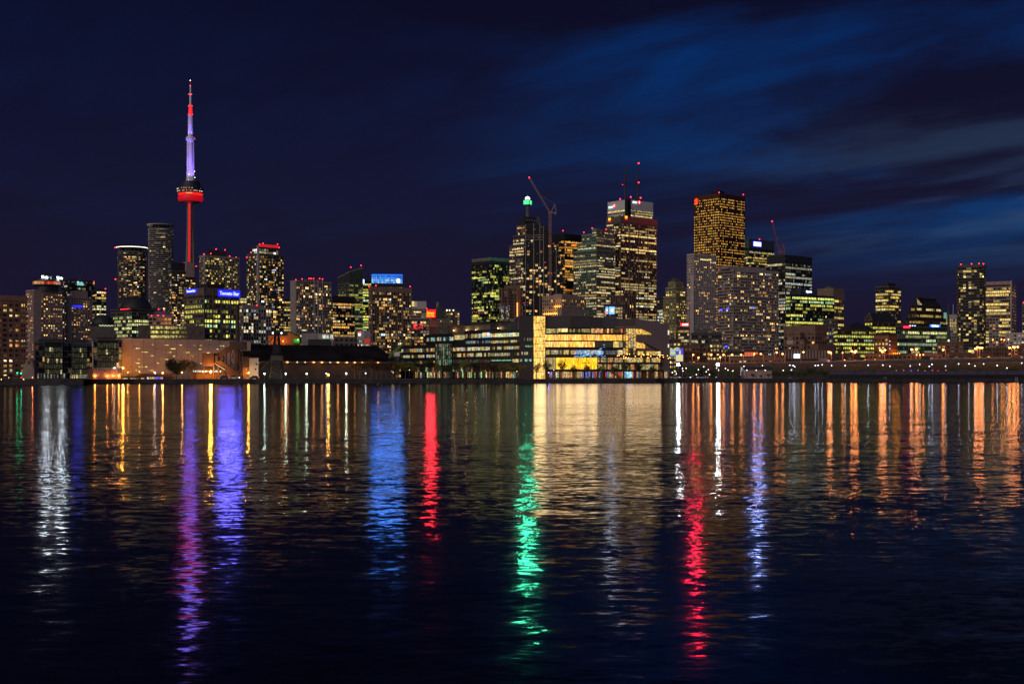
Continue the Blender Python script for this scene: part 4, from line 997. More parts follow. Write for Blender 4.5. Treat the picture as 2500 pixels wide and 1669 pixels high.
b, z = apartment('office_slab', 'very slim dark slab with cool lit floors, between the red tower and the stone tower', 1605, 1618, 724, 1700, depth=20, fh=4, bay=2.2, slab=.35, pier=.1, wall=CHARCOAL, style='office', p=.7, pal='cool', gain=.8); b.done()
D = 1800.0; b = Building('art_deco_tower', 'floodlit yellow stone setback tower with a dark hipped top', 1618, 1679, D, xc=1650, a=42)
kw = dict(fh=3.8, bay=2.9, slab=.42, pier=.46, out=.4, wall=STONE, style='condo', p=.42, pal='yell', gain=.95, cap=2)
za = b.block(z1=b.z(722), **kw); zb_ = b.block(b.sub(2, b.wr - 3, 2, b.wl - 4), z0=za - .1, z1=b.z(700), **kw); kw['p'] = .05
zc = b.block(b.sub(4, b.wr - 5, 4, b.wl - 7), z0=zb_ - .1, z1=b.z(687), **kw)
b.part('hipped_roof', lambda m: m.prism(b.sub(4, b.wr - 5, 4, b.wl - 7), zc + .06, b.z(677), 0, b.sub(b.wr * .4, b.wr * .6, b.wl * .4, b.wl * .55)), pbr('olive_roof', (.10, .085, .04), .8)); b.done()
b, z = apartment('sign_office', 'small glass office with a red and white roof sign below the stone tower', 1656, 1682, 798, 1400, depth=16, fh=3.4, bay=2.0, slab=.3, pier=.12, wall=CHARCOAL, core=GLASS_GREEN, style='office', p=.65, pal='office', gain=.8)
sc = b.D / F
b.rbox('roof_sign', b.lx(1661), b.lx(1681), -.3, 0, b.z(795), b.z(789), emis('red_roof_sign', (1, .01, .02), 5)); 
for k in range(5): b.rbox('sign_letter', b.lx(1666.5 + k * 2.7), b.lx(1668.4 + k * 2.7), -.6, -.4, b.z(793.8), b.z(791), emis('white_sign_letter', (1, .95, .95), 5, False))
b.done()
# ------------------------------------------------------------------ towers, east side
b, z = apartment('pale_condo_tower', 'pale cream condo tower in front of the tall red-granite tower', 1678, 1748, 619, 1500, xc=1694, a=40, fh=3.0, bay=2.7, slab=.42, pier=.40, out=.5, wall=CONC_L, style='condo', p=.20, pal='warm', gain=1.0, cap=2)
b.rbox('side_bay', -2.2, b.lx(1692), -1.5, 4, 0, b.z(672), CONC_L)
for k in range(5): b.rbox('crown_window', b.lx(1709 + k * 4), b.lx(1712 + k * 4), -.6, -.45, b.z(633.5), b.z(630.5), emis('crown_room', (1, .85, .3), 1.1, False))
b.done()
D = 1950.0; b = Building('red_granite_tower', 'tallest red-granite tower, its gold windows in an even grid, with a red S sign', 1694, 1818, D, xc=1757, a=44)
z = b.block(z1=b.z(472), fh=3.95, bay=3.3, slab=.5, pier=.46, out=.45, wall=RED_GRANITE, core=pbr('red_black_glass', (.02, .008, .006), .2), style='full', p=.86, pal='gold', gain=1.05, cap=4.5, sill=.05, maxbands=0)
b.rbox('roof_house', 8, 22, 8, 22, z, z + 6, BLACK); b.part('roof_mast', lambda m: m.tube((3, 3, z), (3, 3, z + 8), .8), BLACK)
b.beacons([(1757, 470), (1816, 475)], 1)
sc = D / F
S_RED = emis('red_s_sign', (1, .07, .008), 1.9, False); face_light(b.root, (-2.2, b.ly(1701), b.z(484.5)), 11 * sc, 13 * sc, (1, .014, .06), 210, -math.pi / 2)
so = letters('S', 13 * sc, 9 * sc, S_RED, b.root, (-1.2, b.ly(1701), b.z(492)), -math.pi / 2, 'sign_letter', bold=.35)
mb = MB(); pts = [(6.2 * sc * math.cos(2 * math.pi * k / 20), 7.4 * sc * math.sin(2 * math.pi * k / 20)) for k in range(20)]
mb.face([(-.9, b.ly(1701) - x, b.z(484.5) + y) for x, y in pts]); mb.build('sign_disc', emis('red_sign_disc', (.9, .004, .006), 1.4, False), b.root)
b.done()
b, z = apartment('blue_sign_tower', 'glass office tower with a glaring blue-white rooftop sign', 1818, 1890, 583, 1850, xc=1829, a=40, fh=3.9, bay=2.6, slab=.3, pier=.1, out=.25, wall=SLATE, style='office', p=.72, pal='yell', gain=.95, cap=13)
sc = b.D / F
b.rbox('sign', b.lx(1839.5), b.lx(1857), -.9, -.4, b.z(599), b.z(589), emis('blue_white_sign', (.36, .42, 1.0), 4, False)); face_light(b.root, (b.lx(1848), -1.5, b.z(594)), 17.5 * sc, 10 * sc, (.28, .38, 1.0), 170); b.rbox('sign_glow_panel', b.lx(1838), b.lx(1858.5), -.38, -.05, b.z(600.5), b.z(587.5), emis('blue_sign_back', (.01, .02, 1), 1.5, False)); b.beacons([(1855, 584)]); b.done()
luffing_crane('red luffing crane leaning from the dark tower\'s roof', 1640, 1904, 640, 614, (1885, 541), (1916, 0), pbr('crane_red', (.35, .07, .055), .6), 3.4 * 1640 / F, (1913, 596))
b, z = apartment('dark_glass_tower', 'broad dark glass tower of dotted cool-white floors under the red crane', 1873, 1982, 622, 1600, xc=1917, a=41, fh=3.9, bay=2.3, slab=.34, pier=.12, out=.3, wall=CHARCOAL, style='office', p=.72, pal='cool', gain=.62, cap=8.5, maxbands=90)
b.done()
b, z = apartment('banded_condo', 'broad concrete-banded condo slab with scattered warm rooms, lowest of the tall group', 1754, 1899, 656, 1250, xc=1790, a=34, fh=3.0, bay=2.3, slab=.44, pier=.04, out=.9, wall=pbr('band_concrete', (.33, .29, .28), .85), style='condo', p=.19, pal='condo', gain=1.1, cap=2)
b.rbox('penthouse', b.lx(1780), b.lx(1872), 1.0, b.wl * .7, z - .1, b.z(649), CONC)
for k in range(7): b.rbox('penthouse_window', b.lx(1796 + k * 4), b.lx(1799 + k * 4), .8, .95, b.z(663), b.z(660.5), emis('pent_room', (1, .8, .5), .7, False))
for px, py in ((1765, 755), (1780, 754), (1777, 845)): b.rbox('blue_sign', -1.1 if px < 1790 else 0, -.8, b.ly(px), b.ly(px - 5), b.z(py + 2), b.z(py - 2), emis('blue_neon', (.03, .04, 1), 5, False))
b.done()
b = Building('podium_block', 'dark glass podium with a lit roof terrace, between the cream and the banded condos', 1688, 1762, 1200, depth=25)
z = b.block(z1=b.z(812), fh=4.4, bay=3.2, slab=.4, pier=.1, wall=CHARCOAL, style='office', p=.28, pal='office', gain=.5)
b.rbox('roof_terrace', b.lx(1695), b.lx(1728), 3, 14, z, z + 3.4, CONC_D); b.done()

b, z = apartment('office_block', 'wide yellow-lit office block with a white script sign on its roof box', 1919, 2036, 718, 1400, xc=1930, a=34, fh=3.8, bay=2.3, slab=.38, pier=.16, out=.3, wall=CHARCOAL, style='office', p=.72, pal='gyel', gain=.95, maxbands=90)
b.rbox('roof_box', b.lx(1958), b.lx(1999), 2, 16, z - .1, b.z(703), SLATE); sc = b.D / F
letters('Dynamic', 4.2 * sc, 18 * sc, emis('pale_sign', (.75, .8, 1), 4), b.root, (b.lx(1978), 1.6, b.z(711)), 0, 'sign_lettering', bold=.08)
b.done()
b, z = apartment('office_tower', 'tan-topped tower of yellow floors rising beside the script-sign office', 1995, 2060, 703, 1500, xc=2034, a=44, fh=3.9, bay=2.4, slab=.36, pier=.18, out=.3, wall=pbr('tan_top', (.22, .17, .12), .85), style='office', p=.66, pal='yell', gain=.95, cap=12); b.rbox('roof_house', 6, 14, 6, 14, z, z + 2.4, CONC_D); b.done()
b, z = apartment('warehouse', 'old brown warehouse with a blank banded top, below the script-sign office', 1914, 2018, 793, 1000, xc=1990, a=48, fh=3.6, bay=3.4, slab=.5, pier=.46, out=.2, wall=pbr('warehouse_brown', (.19, .13, .10), .9), style='condo', p=.13, pal='warm', gain=.9, cap=6.5)
b.rbox('front_wing', b.lx(1990) - 12, b.lx(2014), -9, -2, 0, b.z(840), MATS['warehouse_brown']); b.rbox('rooftop_tank', -16, -11, 10, 15, b.z(840), b.z(831), CONC_L); b.done()
D = 975.0
mb = MB(); hs = empty('coal_conveyor', (wx(1965, D), D, GZ), 0, 'black slanting roof conveyor on the old brown warehouse', 'conveyor')
mb.beam(((1956 - 1965) * D / F, 0, wz(812, D) - GZ), ((1972 - 1965) * D / F, 0, wz(838, D) - GZ), 2.2); mb.build('chute', BLACK, hs)
mb = MB(); mb.tube(((1967 - 1965) * D / F, 0, 0), ((1967 - 1965) * D / F, 0, wz(834, D) - GZ), .5); mb.build('support', BLACK, hs)

b, z = apartment('condo_tower', 'lone square tower of gold floors with a dark rooftop box', 2138, 2199, 698, 1600, xc=2169, a=42, fh=3.7, bay=2.3, slab=.36, pier=.14, out=.35, wall=CONC_D, style='office', p=.6, pal='yell', gain=.95, cap=1.5)
b.rbox('roof_house', b.wr * .1, b.wr * .7, b.wl * .1, b.wl * .6, z - .1, b.z(690), CHARCOAL); b.done()
D = 1500.0; b = Building('stepped_office', 'wide stepped office of gold floors under a dark trapezoid roof', 2208, 2312, D, xc=2238, a=38)
kw = dict(fh=3.9, bay=2.3, slab=.34, pier=.12, out=.35, wall=BROWN_D, style='office', p=.74, pal='yell', gain=.95, cap=.8, maxbands=90)
W, L_ = b.wl, b.wr
zt = 0
for k, (yy, ins) in enumerate(((790, 0), (774, 2.0), (758, 5), (743, 8.5))):
    zn = b.z(yy); b.block(b.sub(ins * .4, L_ - ins * 1.0, ins * .3, W - ins * .8), z0=max(0, zt - .1), z1=zn, **kw); zt = zn
b.part('roof', lambda m: m.prism(b.sub(3.4, L_ - 8.5, 2.6, W - 7), zt - .05, b.z(725), 0, b.sub(8.5, L_ - 14, 8, W - 12)), CHARCOAL)
b.part('gable_glazing', lambda m: [m.face([(x, 2.4 + q * .55, zt + q * 1.6), (x + 1.1, 2.4 + q * .55, zt + q * 1.6), (x + 1.1, 2.5 + q * .55 + .4, zt + q * 1.6 + 1.2), (x, 2.5 + q * .55 + .4, zt + q * 1.6 + 1.2)], 0, (.8, .6, .3)) for q in range(5) for x in [6 + q * .3 + j * 1.6 for j in range(5 - q)]], WIN, 'stuff'); b.done()
D = 1200.0
ch = empty('church', (wx(2315.5, D), D, GZ), .3, 'church with a thin dark green spire between the gold offices and the tall round-cornered tower', 'church')
sc = D / F
for nm, f, m in (('tower', lambda m: m.box(-5 * sc, 5 * sc, -5 * sc, 5 * sc, 0, wz(832, D) - GZ), STONE_B), ('spire', lambda m: m.lathe([(5.5 * sc, wz(832, D) - GZ), (3.0 * sc, wz(790, D) - GZ), (.25 * sc, wz(729, D) - GZ)], 8), pbr('verdigris', (.05, .085, .075), .7)),
                 ('nave', lambda m: m.box(5 * sc, 26 * sc, -4 * sc, 8 * sc, 0, wz(880, D) - GZ), BROWN), ('nave_roof', lambda m: m.prism([(5 * sc, -5 * sc), (27 * sc, -5 * sc), (27 * sc, 9 * sc), (5 * sc, 9 * sc)], wz(880, D) - GZ, wz(862, D) - GZ, 0, [(5 * sc, 1.9 * sc), (27 * sc, 1.9 * sc), (27 * sc, 2.1 * sc), (5 * sc, 2.1 * sc)]), CHARCOAL)):
    mb = MB(); f(mb); mb.build(nm, m, ch)
mb = MB(); mb.lathe([(2.6 * sc, -.02), (2.6 * sc, .02)], 16); cl = mb.build('clock_face', emis('cream_clock', (1, .9, .55), 1.8, False), ch); cl.rotation_euler = (math.pi / 2, 0, 0); cl.location = (-3 * sc, -5.15 * sc, wz(826, D) - GZ - 2)
b, z = apartment('office_slab', 'pale slab with a mint-lit corner seen behind the church spire', 2301, 2340, 768, 1700, depth=20, fh=3.8, bay=2.2, slab=.3, pier=.3, wall=CONC_L, style='office', p=.4, pal='yell', gain=.6, cap=5)
b.rbox('mint_panel', b.lx(2301), b.lx(2311), -.8, -.4, b.z(779), b.z(763), emis('mint_light', (.35, .9, .6), .35, False)); b.part('mast', lambda m: m.tube((b.lx(2327), 2, z), (b.lx(2327), 2, b.z(743)), .35), WHITE); b.done()
D = 1450.0; b = Building('rounded_tower', 'tall dark round-cornered tower with a row of red beacons on its parapet', 2337, 2406, D, depth=31)
z = b.block(ring_poly(b.wr / 2, 15.5, b.wr / 2, 15.5, 24, 5), z1=b.z(647), fh=3.05, bay=2.8, slab=.24, pier=.03, out=.7, wall=CONC_D, style='condo', p=.20, pal='yell', gain=.95, cap=2)
b.beacons([(2346, 645), (2372, 644), (2390, 643), (2401, 644)], 1); b.done()
b, z = apartment('office_tower', 'pale-cornered office tower of long yellow bands beside the round-cornered tower', 2404, 2480, 686, 1550, xc=2468, a=62, fh=3.7, bay=2.4, slab=.36, pier=.1, out=.5, wall=CONC_P, style='office', p=.6, pal='yell', gain=.9, cap=4, maxbands=80)
b.rbox('corner_fin', -1.4, .4, -1.0, .6, 0, z + .6, CONC_L); b.done()
b, z = apartment('apartment_block', 'grey apartment block at the foot of the pale-cornered tower', 2415, 2438, 775, 1400, depth=16, fh=3, bay=2.8, slab=.4, pier=.3, wall=CONC, style='condo', p=.3, pal='warm', gain=.7); b.done()
b, z = apartment('condo_tower', 'condo tower cut off by the eastern edge of the picture', 2496, 2560, 740, 1500, depth=22, fh=3, bay=2.8, slab=.3, pier=.1, wall=CONC, style='condo', p=.4, pal='warm', gain=.9, cap=2); b.beacons([(2499, 738)]); b.done()

# gabled and hip-roofed offices
D = 1350.0; b = Building('gabled_office', 'yellow-lit office under a long dark gable with a trussed end', 2112, 2190, D, xc=2130, a=30)
z = b.block(z1=b.z(782), fh=3.8, bay=2.2, slab=.4, pier=.3, out=.3, wall=BROWN_D, style='office', p=.78, pal='gyel', gain=.9, cap=.8, maxbands=60)
b.part('gable_roof', lambda m: m.hexa([(-.6, -.6, z), (b.wr + .6, -.6, z), (b.wr + .6, b.wl + .6, z), (-.6, b.wl + .6, z)], [(1, b.wl * .48, b.z(763)), (b.wr - 5, b.wl * .48, b.z(763)), (b.wr - 5, b.wl * .52, b.z(763)), (1, b.wl * .52, b.z(763))]), CHARCOAL)
b.part('gable_truss', lambda m: (m.beam((-.8, -.4, z), (.4, b.wl * .48, b.z(763)), .5), m.beam((-.8, b.wl, z), (.4, b.wl * .5, b.z(763)), .5), m.beam((-.8, 0, z + .3), (-.8, b.wl, z + .3), .5), m.beam((-.7, b.wl * .25, z), (-.2, b.wl * .48, b.z(772)), .4)), STONE); b.done()
D = 1230.0; b = Building('hip_roofed_office', 'long yellow-lit office under a low dark hipped roof with pediment', 2035, 2138, D, xc=2045, a=26)
z = b.block(z1=b.z(803), fh=3.7, bay=2.1, slab=.42, pier=.3, out=.3, wall=BROWN_D, style='office', p=.82, pal='gyel', gain=.95, cap=1.2, maxbands=90)
b.part('hip_roof', lambda m: m.prism(b.sub(b.lx(2066), b.wr + 1, 1, b.wl), z, b.z(785), 0, b.sub(b.lx(2093), b.lx(2102), b.wl * .45, b.wl * .55)), CHARCOAL)
b.part('pediment', lambda m: m.prism([(b.lx(2055), -.8), (b.lx(2081), -.8), (b.lx(2081), 3), (b.lx(2055), 3)], z, b.z(793), 0, [(b.lx(2067), -.8), (b.lx(2069), -.8), (b.lx(2069), 3), (b.lx(2067), 3)]), BROWN_D); b.done()
b, z = apartment('office_block', 'unlit dark-fronted block filling in behind the old warehouse', 2010, 2045, 778, 1300, depth=20, fh=3.8, bay=2.8, slab=.4, pier=.35, wall=CONC_D, style='condo', p=.2, pal='cool', gain=.7); b.done()
b, z = apartment('brick_block', 'terracotta block with a blank orange-lit end wall above the expressway', 2135, 2190, 818, 1050, xc=2169, a=50, fh=3.2, bay=3.0, slab=.5, pier=.45, out=.2, wall=pbr('terracotta', (.32, .14, .07), .9), style='condo', p=.38, pal='warm', gain=.9, cap=1.4, edges=[3])
b.part('hip_roof', lambda m: m.prism(offset_poly(b.rect, .6), z + .06, z + 2.8, 0, b.sub(b.wr * .4, b.wr * .6, b.wl * .3, b.wl * .7)), BROWN_D)
for k in range(3): b.rbox('stair_window', b.lx(2170.5), b.lx(2172.5), -.35, -.25, b.z(834 + k * 9), b.z(831 + k * 9), emis('stair_room_cool', (.9, .9, 1), 1.0, False))
for k in range(4): ball(b.root, (b.lx(2172 + k * 5), -3.2, b.z(862)), .45, emis('sodium_wall_lamp', (1, .30, .03), 60), 'wall_lamp')
b.done()
b, z = apartment('sign_office', 'green-lit office with red and blue-white roof signs beside the church', 2187, 2312, 795, 1200, xc=2196, a=28, fh=3.6, bay=2.1, slab=.36, pier=.12, out=.3, wall=pbr('office_olive', (.09, .10, .08), .7), core=GLASS_GREEN, style='office', p=.74, pal='green', gain=.85, cap=1.5, maxbands=110)
sc = b.D / F
b.rbox('roof_box', b.lx(2213), b.lx(2243), 2, 14, z - .1, b.z(787), BROWN_D); b.rbox('red_sign', b.lx(2205), b.lx(2220), -.9, -.5, b.z(800), b.z(796), emis('red_box_sign', (1, .01, .02), 7))
for k, c in enumerate(((1, .5, 1), (1, .5, 1), (.3, .8, 1))): ball(b.root, (b.lx(2225 + k * 6), 1.6, b.z(795)), .8, emis('roof_spot_%d' % k, c, 4, False))
b.rbox('sign_panel', b.lx(2269), b.lx(2294), -.9, -.5, b.z(796), b.z(790), emis('blue_sign_field', (.02, .12, .9), 2.2))
letters('Score Source', 3.0 * sc, 22 * sc, emis('pale_blue_lettering', (.7, .9, 1), 4, False), b.root, (b.lx(2281), -1.1, b.z(794.6)), 0, 'sign_lettering', bold=.15)
b.rbox('teal_bay', b.lx(2190), b.lx(2208), -1.6, 0, b.z(827), b.z(815), pbr('teal_panel', (.12, .17, .18), .6)); b.done()

# low houses, sheds and shops along the expressway
def low(name, label, x0, x1, y, D, wall, p=.2, pal='warm', gain=.8, roof=None, **k):
    b, z = apartment(name, label, x0, x1, y, D, depth=k.pop('depth', 14), fh=k.pop('fh', 3.2), bay=k.pop('bay', 3.0), slab=k.pop('slab', .5), pier=k.pop('pier', .42), out=.2, wall=wall, style=k.pop('style', 'condo'), p=p, pal=pal, gain=gain, cap=.8, **k)
    if roof:
        b.part('roof', lambda m: m.prism(offset_poly(b.rect, .5), z + .06, z + roof, 0, b.sub(1, b.wr - 1, b.wl * .46, b.wl * .54)), BROWN_D)
    return b, z
for args in (
    ('brick_warehouse', 'plain red-brown brick warehouse behind the billboard', 1652, 1708, 842, 960, BROWN, .14, 'warm', .9),
    ('lit_office', 'small office of stacked yellow bands east of the brick warehouse', 1732, 1757, 831, 985, CONC_D, .9, 'yell', 1.0),
    ('low_office', 'dark low office with three yellow floors tucked against the mauve hall', 1634, 1662, 828, 940, CHARCOAL, .75, 'yell', .9),
    ('brick_terrace', 'low brick terrace between the brick warehouse and the condo slab', 1704, 1736, 848, 975, BROWN, .2, 'warm', .8),
    ('brick_row', 'low red-brick row with white-lit windows under the banded condo', 1782, 1918, 872, 905, BROWN, .22, 'cool', 1.3),
    ('dark_house', 'dark low house east of the gallery shed', 2040, 2100, 862, 960, BROWN_D, .1, 'orange', .7),
    ('garage_block', 'blank brown garage block with a small hedge roof', 2112, 2142, 864, 930, BROWN, .04, 'orange', .6),
    ('shop_row', 'long dark shop row with three orange entrance lamps', 2150, 2300, 866, 930, BROWN_D, .14, 'orange', .7),
    ('brick_houses', 'brick houses by the church with a few warm windows', 2288, 2352, 835, 1020, BROWN, .3, 'warm', .8),
    ('apartment_row', 'dark row of flats with small yellow windows above the expressway', 2318, 2420, 862, 930, BROWN_D, .28, 'yell', .6),
    ('flats', 'dark block of flats on the rise near the eastern edge', 2400, 2470, 848, 960, BROWN_D, .2, 'warm', .6),
    ('white_hall', 'white hall under a dark flat roof, the easternmost low building', 2455, 2540, 812, 1150, CONC_L, .3, 'cool', .8),
    ('brick_shed', 'reddish brick shed just below the white hall', 2465, 2560, 842, 985, BROWN, .12, 'orange', .6)):
    b, z = low(*args); b.roof_units(z, 2, 2.0); b.done()
b, z = low('gallery_shed', 'long low gallery of tall yellow windows and pale fins behind the expressway lamps', 1886, 2034, 874, 920, BROWN_D, .9, 'yell', .9, fh=3.8, bay=2.2, slab=.3, pier=.16, style='full')
b.rbox('upper_screen', 0, b.wr, -.2, 12, z - .1, b.z(855), CHARCOAL)
for k in range(20): b.rbox('screen_fin', b.lx(1888 + k * 7.4), b.lx(1889 + k * 7.4), -.6, -.22, z, b.z(855.5), CONC_L)
b.rbox('white_billboard', b.lx(1938), b.lx(1953), -2.4, -2.0, b.z(874), b.z(864.5), emis('white_board', (.9, .95, 1), 2.2)); b.done()
b, z = low('condo_podium', 'glazed podium with a glowing red screen at the banded condo\'s foot', 1772, 1864, 870, 985, CHARCOAL, .5, 'cool', .5, fh=3, bay=2, slab=.2, pier=.15, style='office')
b.rbox('upper_glazing', 0, b.wr, .1, 10, z - .1, b.z(856), GLASS_GREEN)
for k in range(5): b.rbox('red_screen', b.lx(1818 + k * 6.6), b.lx(1824 + k * 6.6), -.3, -.05, b.z(867), b.z(859.5), emis('red_screen_light', (1, .10, .04), .9, False))
for k in range(14): b.rbox('podium_window', b.lx(1775 + k * 6.4), b.lx(1780 + k * 6.4), -.02, .08, b.z(869), b.z(867.4), emis('podium_room', (.95, .9, .5), .5, False))
b.done()
# far filler of the city behind everything
far = random.Random(3)
for k in range(30):
    x0 = -20 + k * 86 + far.uniform(-8, 8); y = far.uniform(856, 888) if x0 < 1000 else far.uniform(850, 885)
    adj = ['grey', 'brown', 'dark'][k % 3]
    o, z = low('distant_block', '%s low block far behind, %s along the distant rooftops from the west' % (adj, ['first', 'second', 'third', 'fourth', 'fifth', 'sixth', 'seventh', 'eighth', 'ninth', 'tenth', 'eleventh', 'twelfth', 'thirteenth', 'fourteenth', 'fifteenth', 'sixteenth', 'seventeenth', 'eighteenth', 'nineteenth', 'twentieth', 'twenty-first', 'twenty-second', 'twenty-third', 'twenty-fourth', 'twenty-fifth', 'twenty-sixth', 'twenty-seventh', 'twenty-eighth', 'twenty-ninth', 'thirtieth'][k]), x0, x0 + 90, y, 2250 + (k % 4) * 20, (CONC_D, BROWN_D, CHARCOAL)[k % 3], .25, 'warm', .7, fh=3.5, bay=4)
    o.done()
# ------------------------------------------------------------------ waterfront buildings
class Facade:
    """A front between two picture columns at two distances; pieces are given by the picture columns and heights they span."""
    def __init__(s, name, label, x0, D0, x1, D1, cat='building', depth=20):
        s.P = Vector((wx(x0, D0), D0)); s.Q = Vector((wx(x1, D1), D1)); e = s.Q - s.P; s.L = e.length; s.e = e / s.L; s.a = math.atan2(e.y, e.x)
        s.root = empty(name, (s.P.x, s.P.y, GZ), s.a, label, cat); s.r = random.Random(int(x0 + x1)); s.depth = depth
    def x(s, px):
        k = (px - HX) / F; return (k * s.P.y - s.P.x) / (s.e.x - k * s.e.y)
    def D(s, px): return s.P.y + s.e.y * s.x(px)
    def z(s, py, px): return wz(py, s.D(px)) - GZ
    def box(s, name, x0, x1, y0, y1, o0, o1, mat, ref=None, kind=None):
        """o0..o1: depth behind the front (negative stands proud)"""
        ref = ref or x1; mb = MB(); mb.box(s.x(x0), s.x(x1), o0, o1, max(-.2, s.z(y1, ref)), s.z(y0, ref)); return mb.build(name, mat, s.root, kind)
    def panes(s, x0, x1, y0, y1, n, pal, gain, p=1.0, o=-.1, ref=None, mat=None, name='window', gap=.12, jit=.35, dim=.08):
        ref = ref or x1; za, zb = s.z(y1, ref), s.z(y0, ref)
        for k in range(n):
            a, b_ = s.x(x0 + (x1 - x0) * k / n), s.x(x0 + (x1 - x0) * (k + 1) / n); w = b_ - a
            g = gain * s.r.uniform(1 - jit, 1 + jit) if s.r.random() < p else gain * dim * s.r.uniform(.4, 1.4)
            c = pick(pal, s.r) if isinstance(pal, str) else s.r.choice(pal)
            mb = MB(); mb.box(a + w * gap / 2, b_ - w * gap / 2, o - .06, o, za, zb, 0, (c[0] * g, c[1] * g, c[2] * g)); mb.build(name, mat or WIN_DETAIL, s.root)

# --- dark glass apartments on the western quay
WB = [('quay_apartments', 'low dark glass apartment house with an olive-lit glazed front, on the western quay', 86, 166, 826, 620, [(109, 152, 836, 914)], .10),
      ('quay_apartments', 'dark quayside apartment house with a stepped black top, between its two glass neighbours', 166, 228, 828, 627, [(176, 212, 846, 914)], .30),
      ('quay_apartments', 'dark glass apartment house with bright upper flats, beside the big blank sugar warehouse', 228, 297, 822, 536, [(238, 290, 832, 898)], .26)]
for nm, lb_, x0, x1, y, D, glz, p in WB:
    b = Building(nm, lb_, x0, x1, D, depth=18 if x0 < 200 else 9, group='glass apartment houses on the western quay')
    z = b.block(z1=b.z(y + 8), fh=2.65, bay=1.7, slab=.16, pier=.08, out=.3, wall=SLATE, core=GLASS, style='condo', p=p, pal='warm', gain=.5, cap=1.0, single=True)
    b.rbox('roof_terrace', b.lx(x0 + 8), b.lx(x1 - 14), 3, b.wl - 1, z - .05, b.z(y), CHARCOAL)
    for gx0, gx1, gy0, gy1 in glz:
        b.part('glazed_bay', lambda m: m.box(b.lx(gx0), b.lx(gx1), -1.4, -.02, b.z(gy1), b.z(gy0)), GLASS_GREEN)
        xa, xb = b.lx(gx0), b.lx(gx1)
        for xx in (xa, xb): b.rbox('bay_fin', xx - .12, xx + .12, -1.7, -.02, b.z(gy1), b.z(gy0) + .3, CONC_D)
        b.rbox('bay_cap', xa - .2, xb + .2, -1.9, -.02, b.z(gy0) + .3, b.z(gy0) + .6, CONC_D)
        nfl = int((b.z(gy0) - b.z(gy1)) / 2.65)
        for f in range(nfl):
            for q in range(8):
                w = (xb - xa) / 8; g = .03 if b.r.random() < .84 else b.r.uniform(.1, .5); c = (1, .85, .42) if g > .1 else (1, .95, .5)
                mb = MB(); mb.box(xa + q * w + .2, xa + (q + 1) * w - .06, -1.5, -1.42, b.z(gy1) + f * 2.65 + .3, b.z(gy1) + f * 2.65 + 2.3, 0, tuple(v * g for v in c)); mb.build('window', WIN_DETAIL, b.root)
    for q in range(9):
        xx = b.lx(x0 + 5 + (x1 - x0 - 8) * q / 9); g = b.r.uniform(.02, .22)
        mb = MB(); mb.box(xx, xx + .7, -.45, -.35, .3, 2.4, 0, (g * .9, g, g * .7)); mb.build('ground_window', WIN_DETAIL, b.root)
    b.done()
# gabled boathouse-like gatehouse
D = 600.0
gh = empty('gable_house', (wx(52, D), D, GZ), .2, 'steep orange-lit gable house beside the western quay apartments', 'house')
q = D / F
mb = MB(); P = [(0, 0), (30 * q, 0), (30 * q, 27 * q), (27 * q, 45 * q), (20 * q, 47 * q), (12 * q, 46 * q), (3 * q, 22 * q)]
mb.face([(x, 0, y) for x, y in P]); mb.face([(x, 9, y) for x, y in reversed(P)])
for i in range(len(P)):
    (xa, ya), (xb, yb) = P[i], P[(i + 1) % len(P)]; mb.face([(xa, 0, ya), (xa, 9, ya), (xb, 9, yb), (xb, 0, yb)])
mb.build('wall', STONE_B, gh)
mb = MB(); mb.beam((20 * q, -.3, 47.5 * q), (27 * q, -.3, 45 * q), .8); mb.beam((27 * q, -.3, 45 * q), (30 * q, -.3, 27 * q), .8); mb.build('roof_edge', BROWN, gh)
for k in range(4):
    mb = MB(); mb.box((14 + (k % 2) * 4) * q, (17 + (k % 2) * 4) * q, -.12, .02, (37 + (k // 2) * 4) * q, (39.5 + (k // 2) * 4) * q); mb.build('window', GLASS, gh)

# --- screen building with slanting posts
fc = Facade('slatted_pavilion', 'low pavilion behind rows of tall pale slanting posts, lit orange', 228, 518, 297, 523)
fc.box('core', 228, 297, 900, 930, .9, 14, pbr('pavilion_wall', (.20, .10, .07), .9))
for yy in (898.5, 910, 920): fc.box('rail', 228, 297, yy - .6, yy + .6, -.3, .3, CONC_L)
for row, (ya, yb) in enumerate(((898.5, 910), (910, 920), (920, 931))):
    for k in range(18):
        px = 229 + k * 3.9; mb = MB(); mb.beam((fc.x(px), 0, fc.z(yb, 262)), (fc.x(px + 1.6), 0, fc.z(ya, 262)), .22); mb.build('post', CONC_L, fc.root)
ball(fc.root, (fc.x(279), -.5, fc.z(897.5, 279)), .22, emis('small_white_lamp', (1, .9, .75), 30))
for px in (232, 262, 276, 290): ball(fc.root, (fc.x(px), .3, 1.2), .18, emis('orange_ground_lamp', (1, .34, .05), 420), 'ground_lamp')

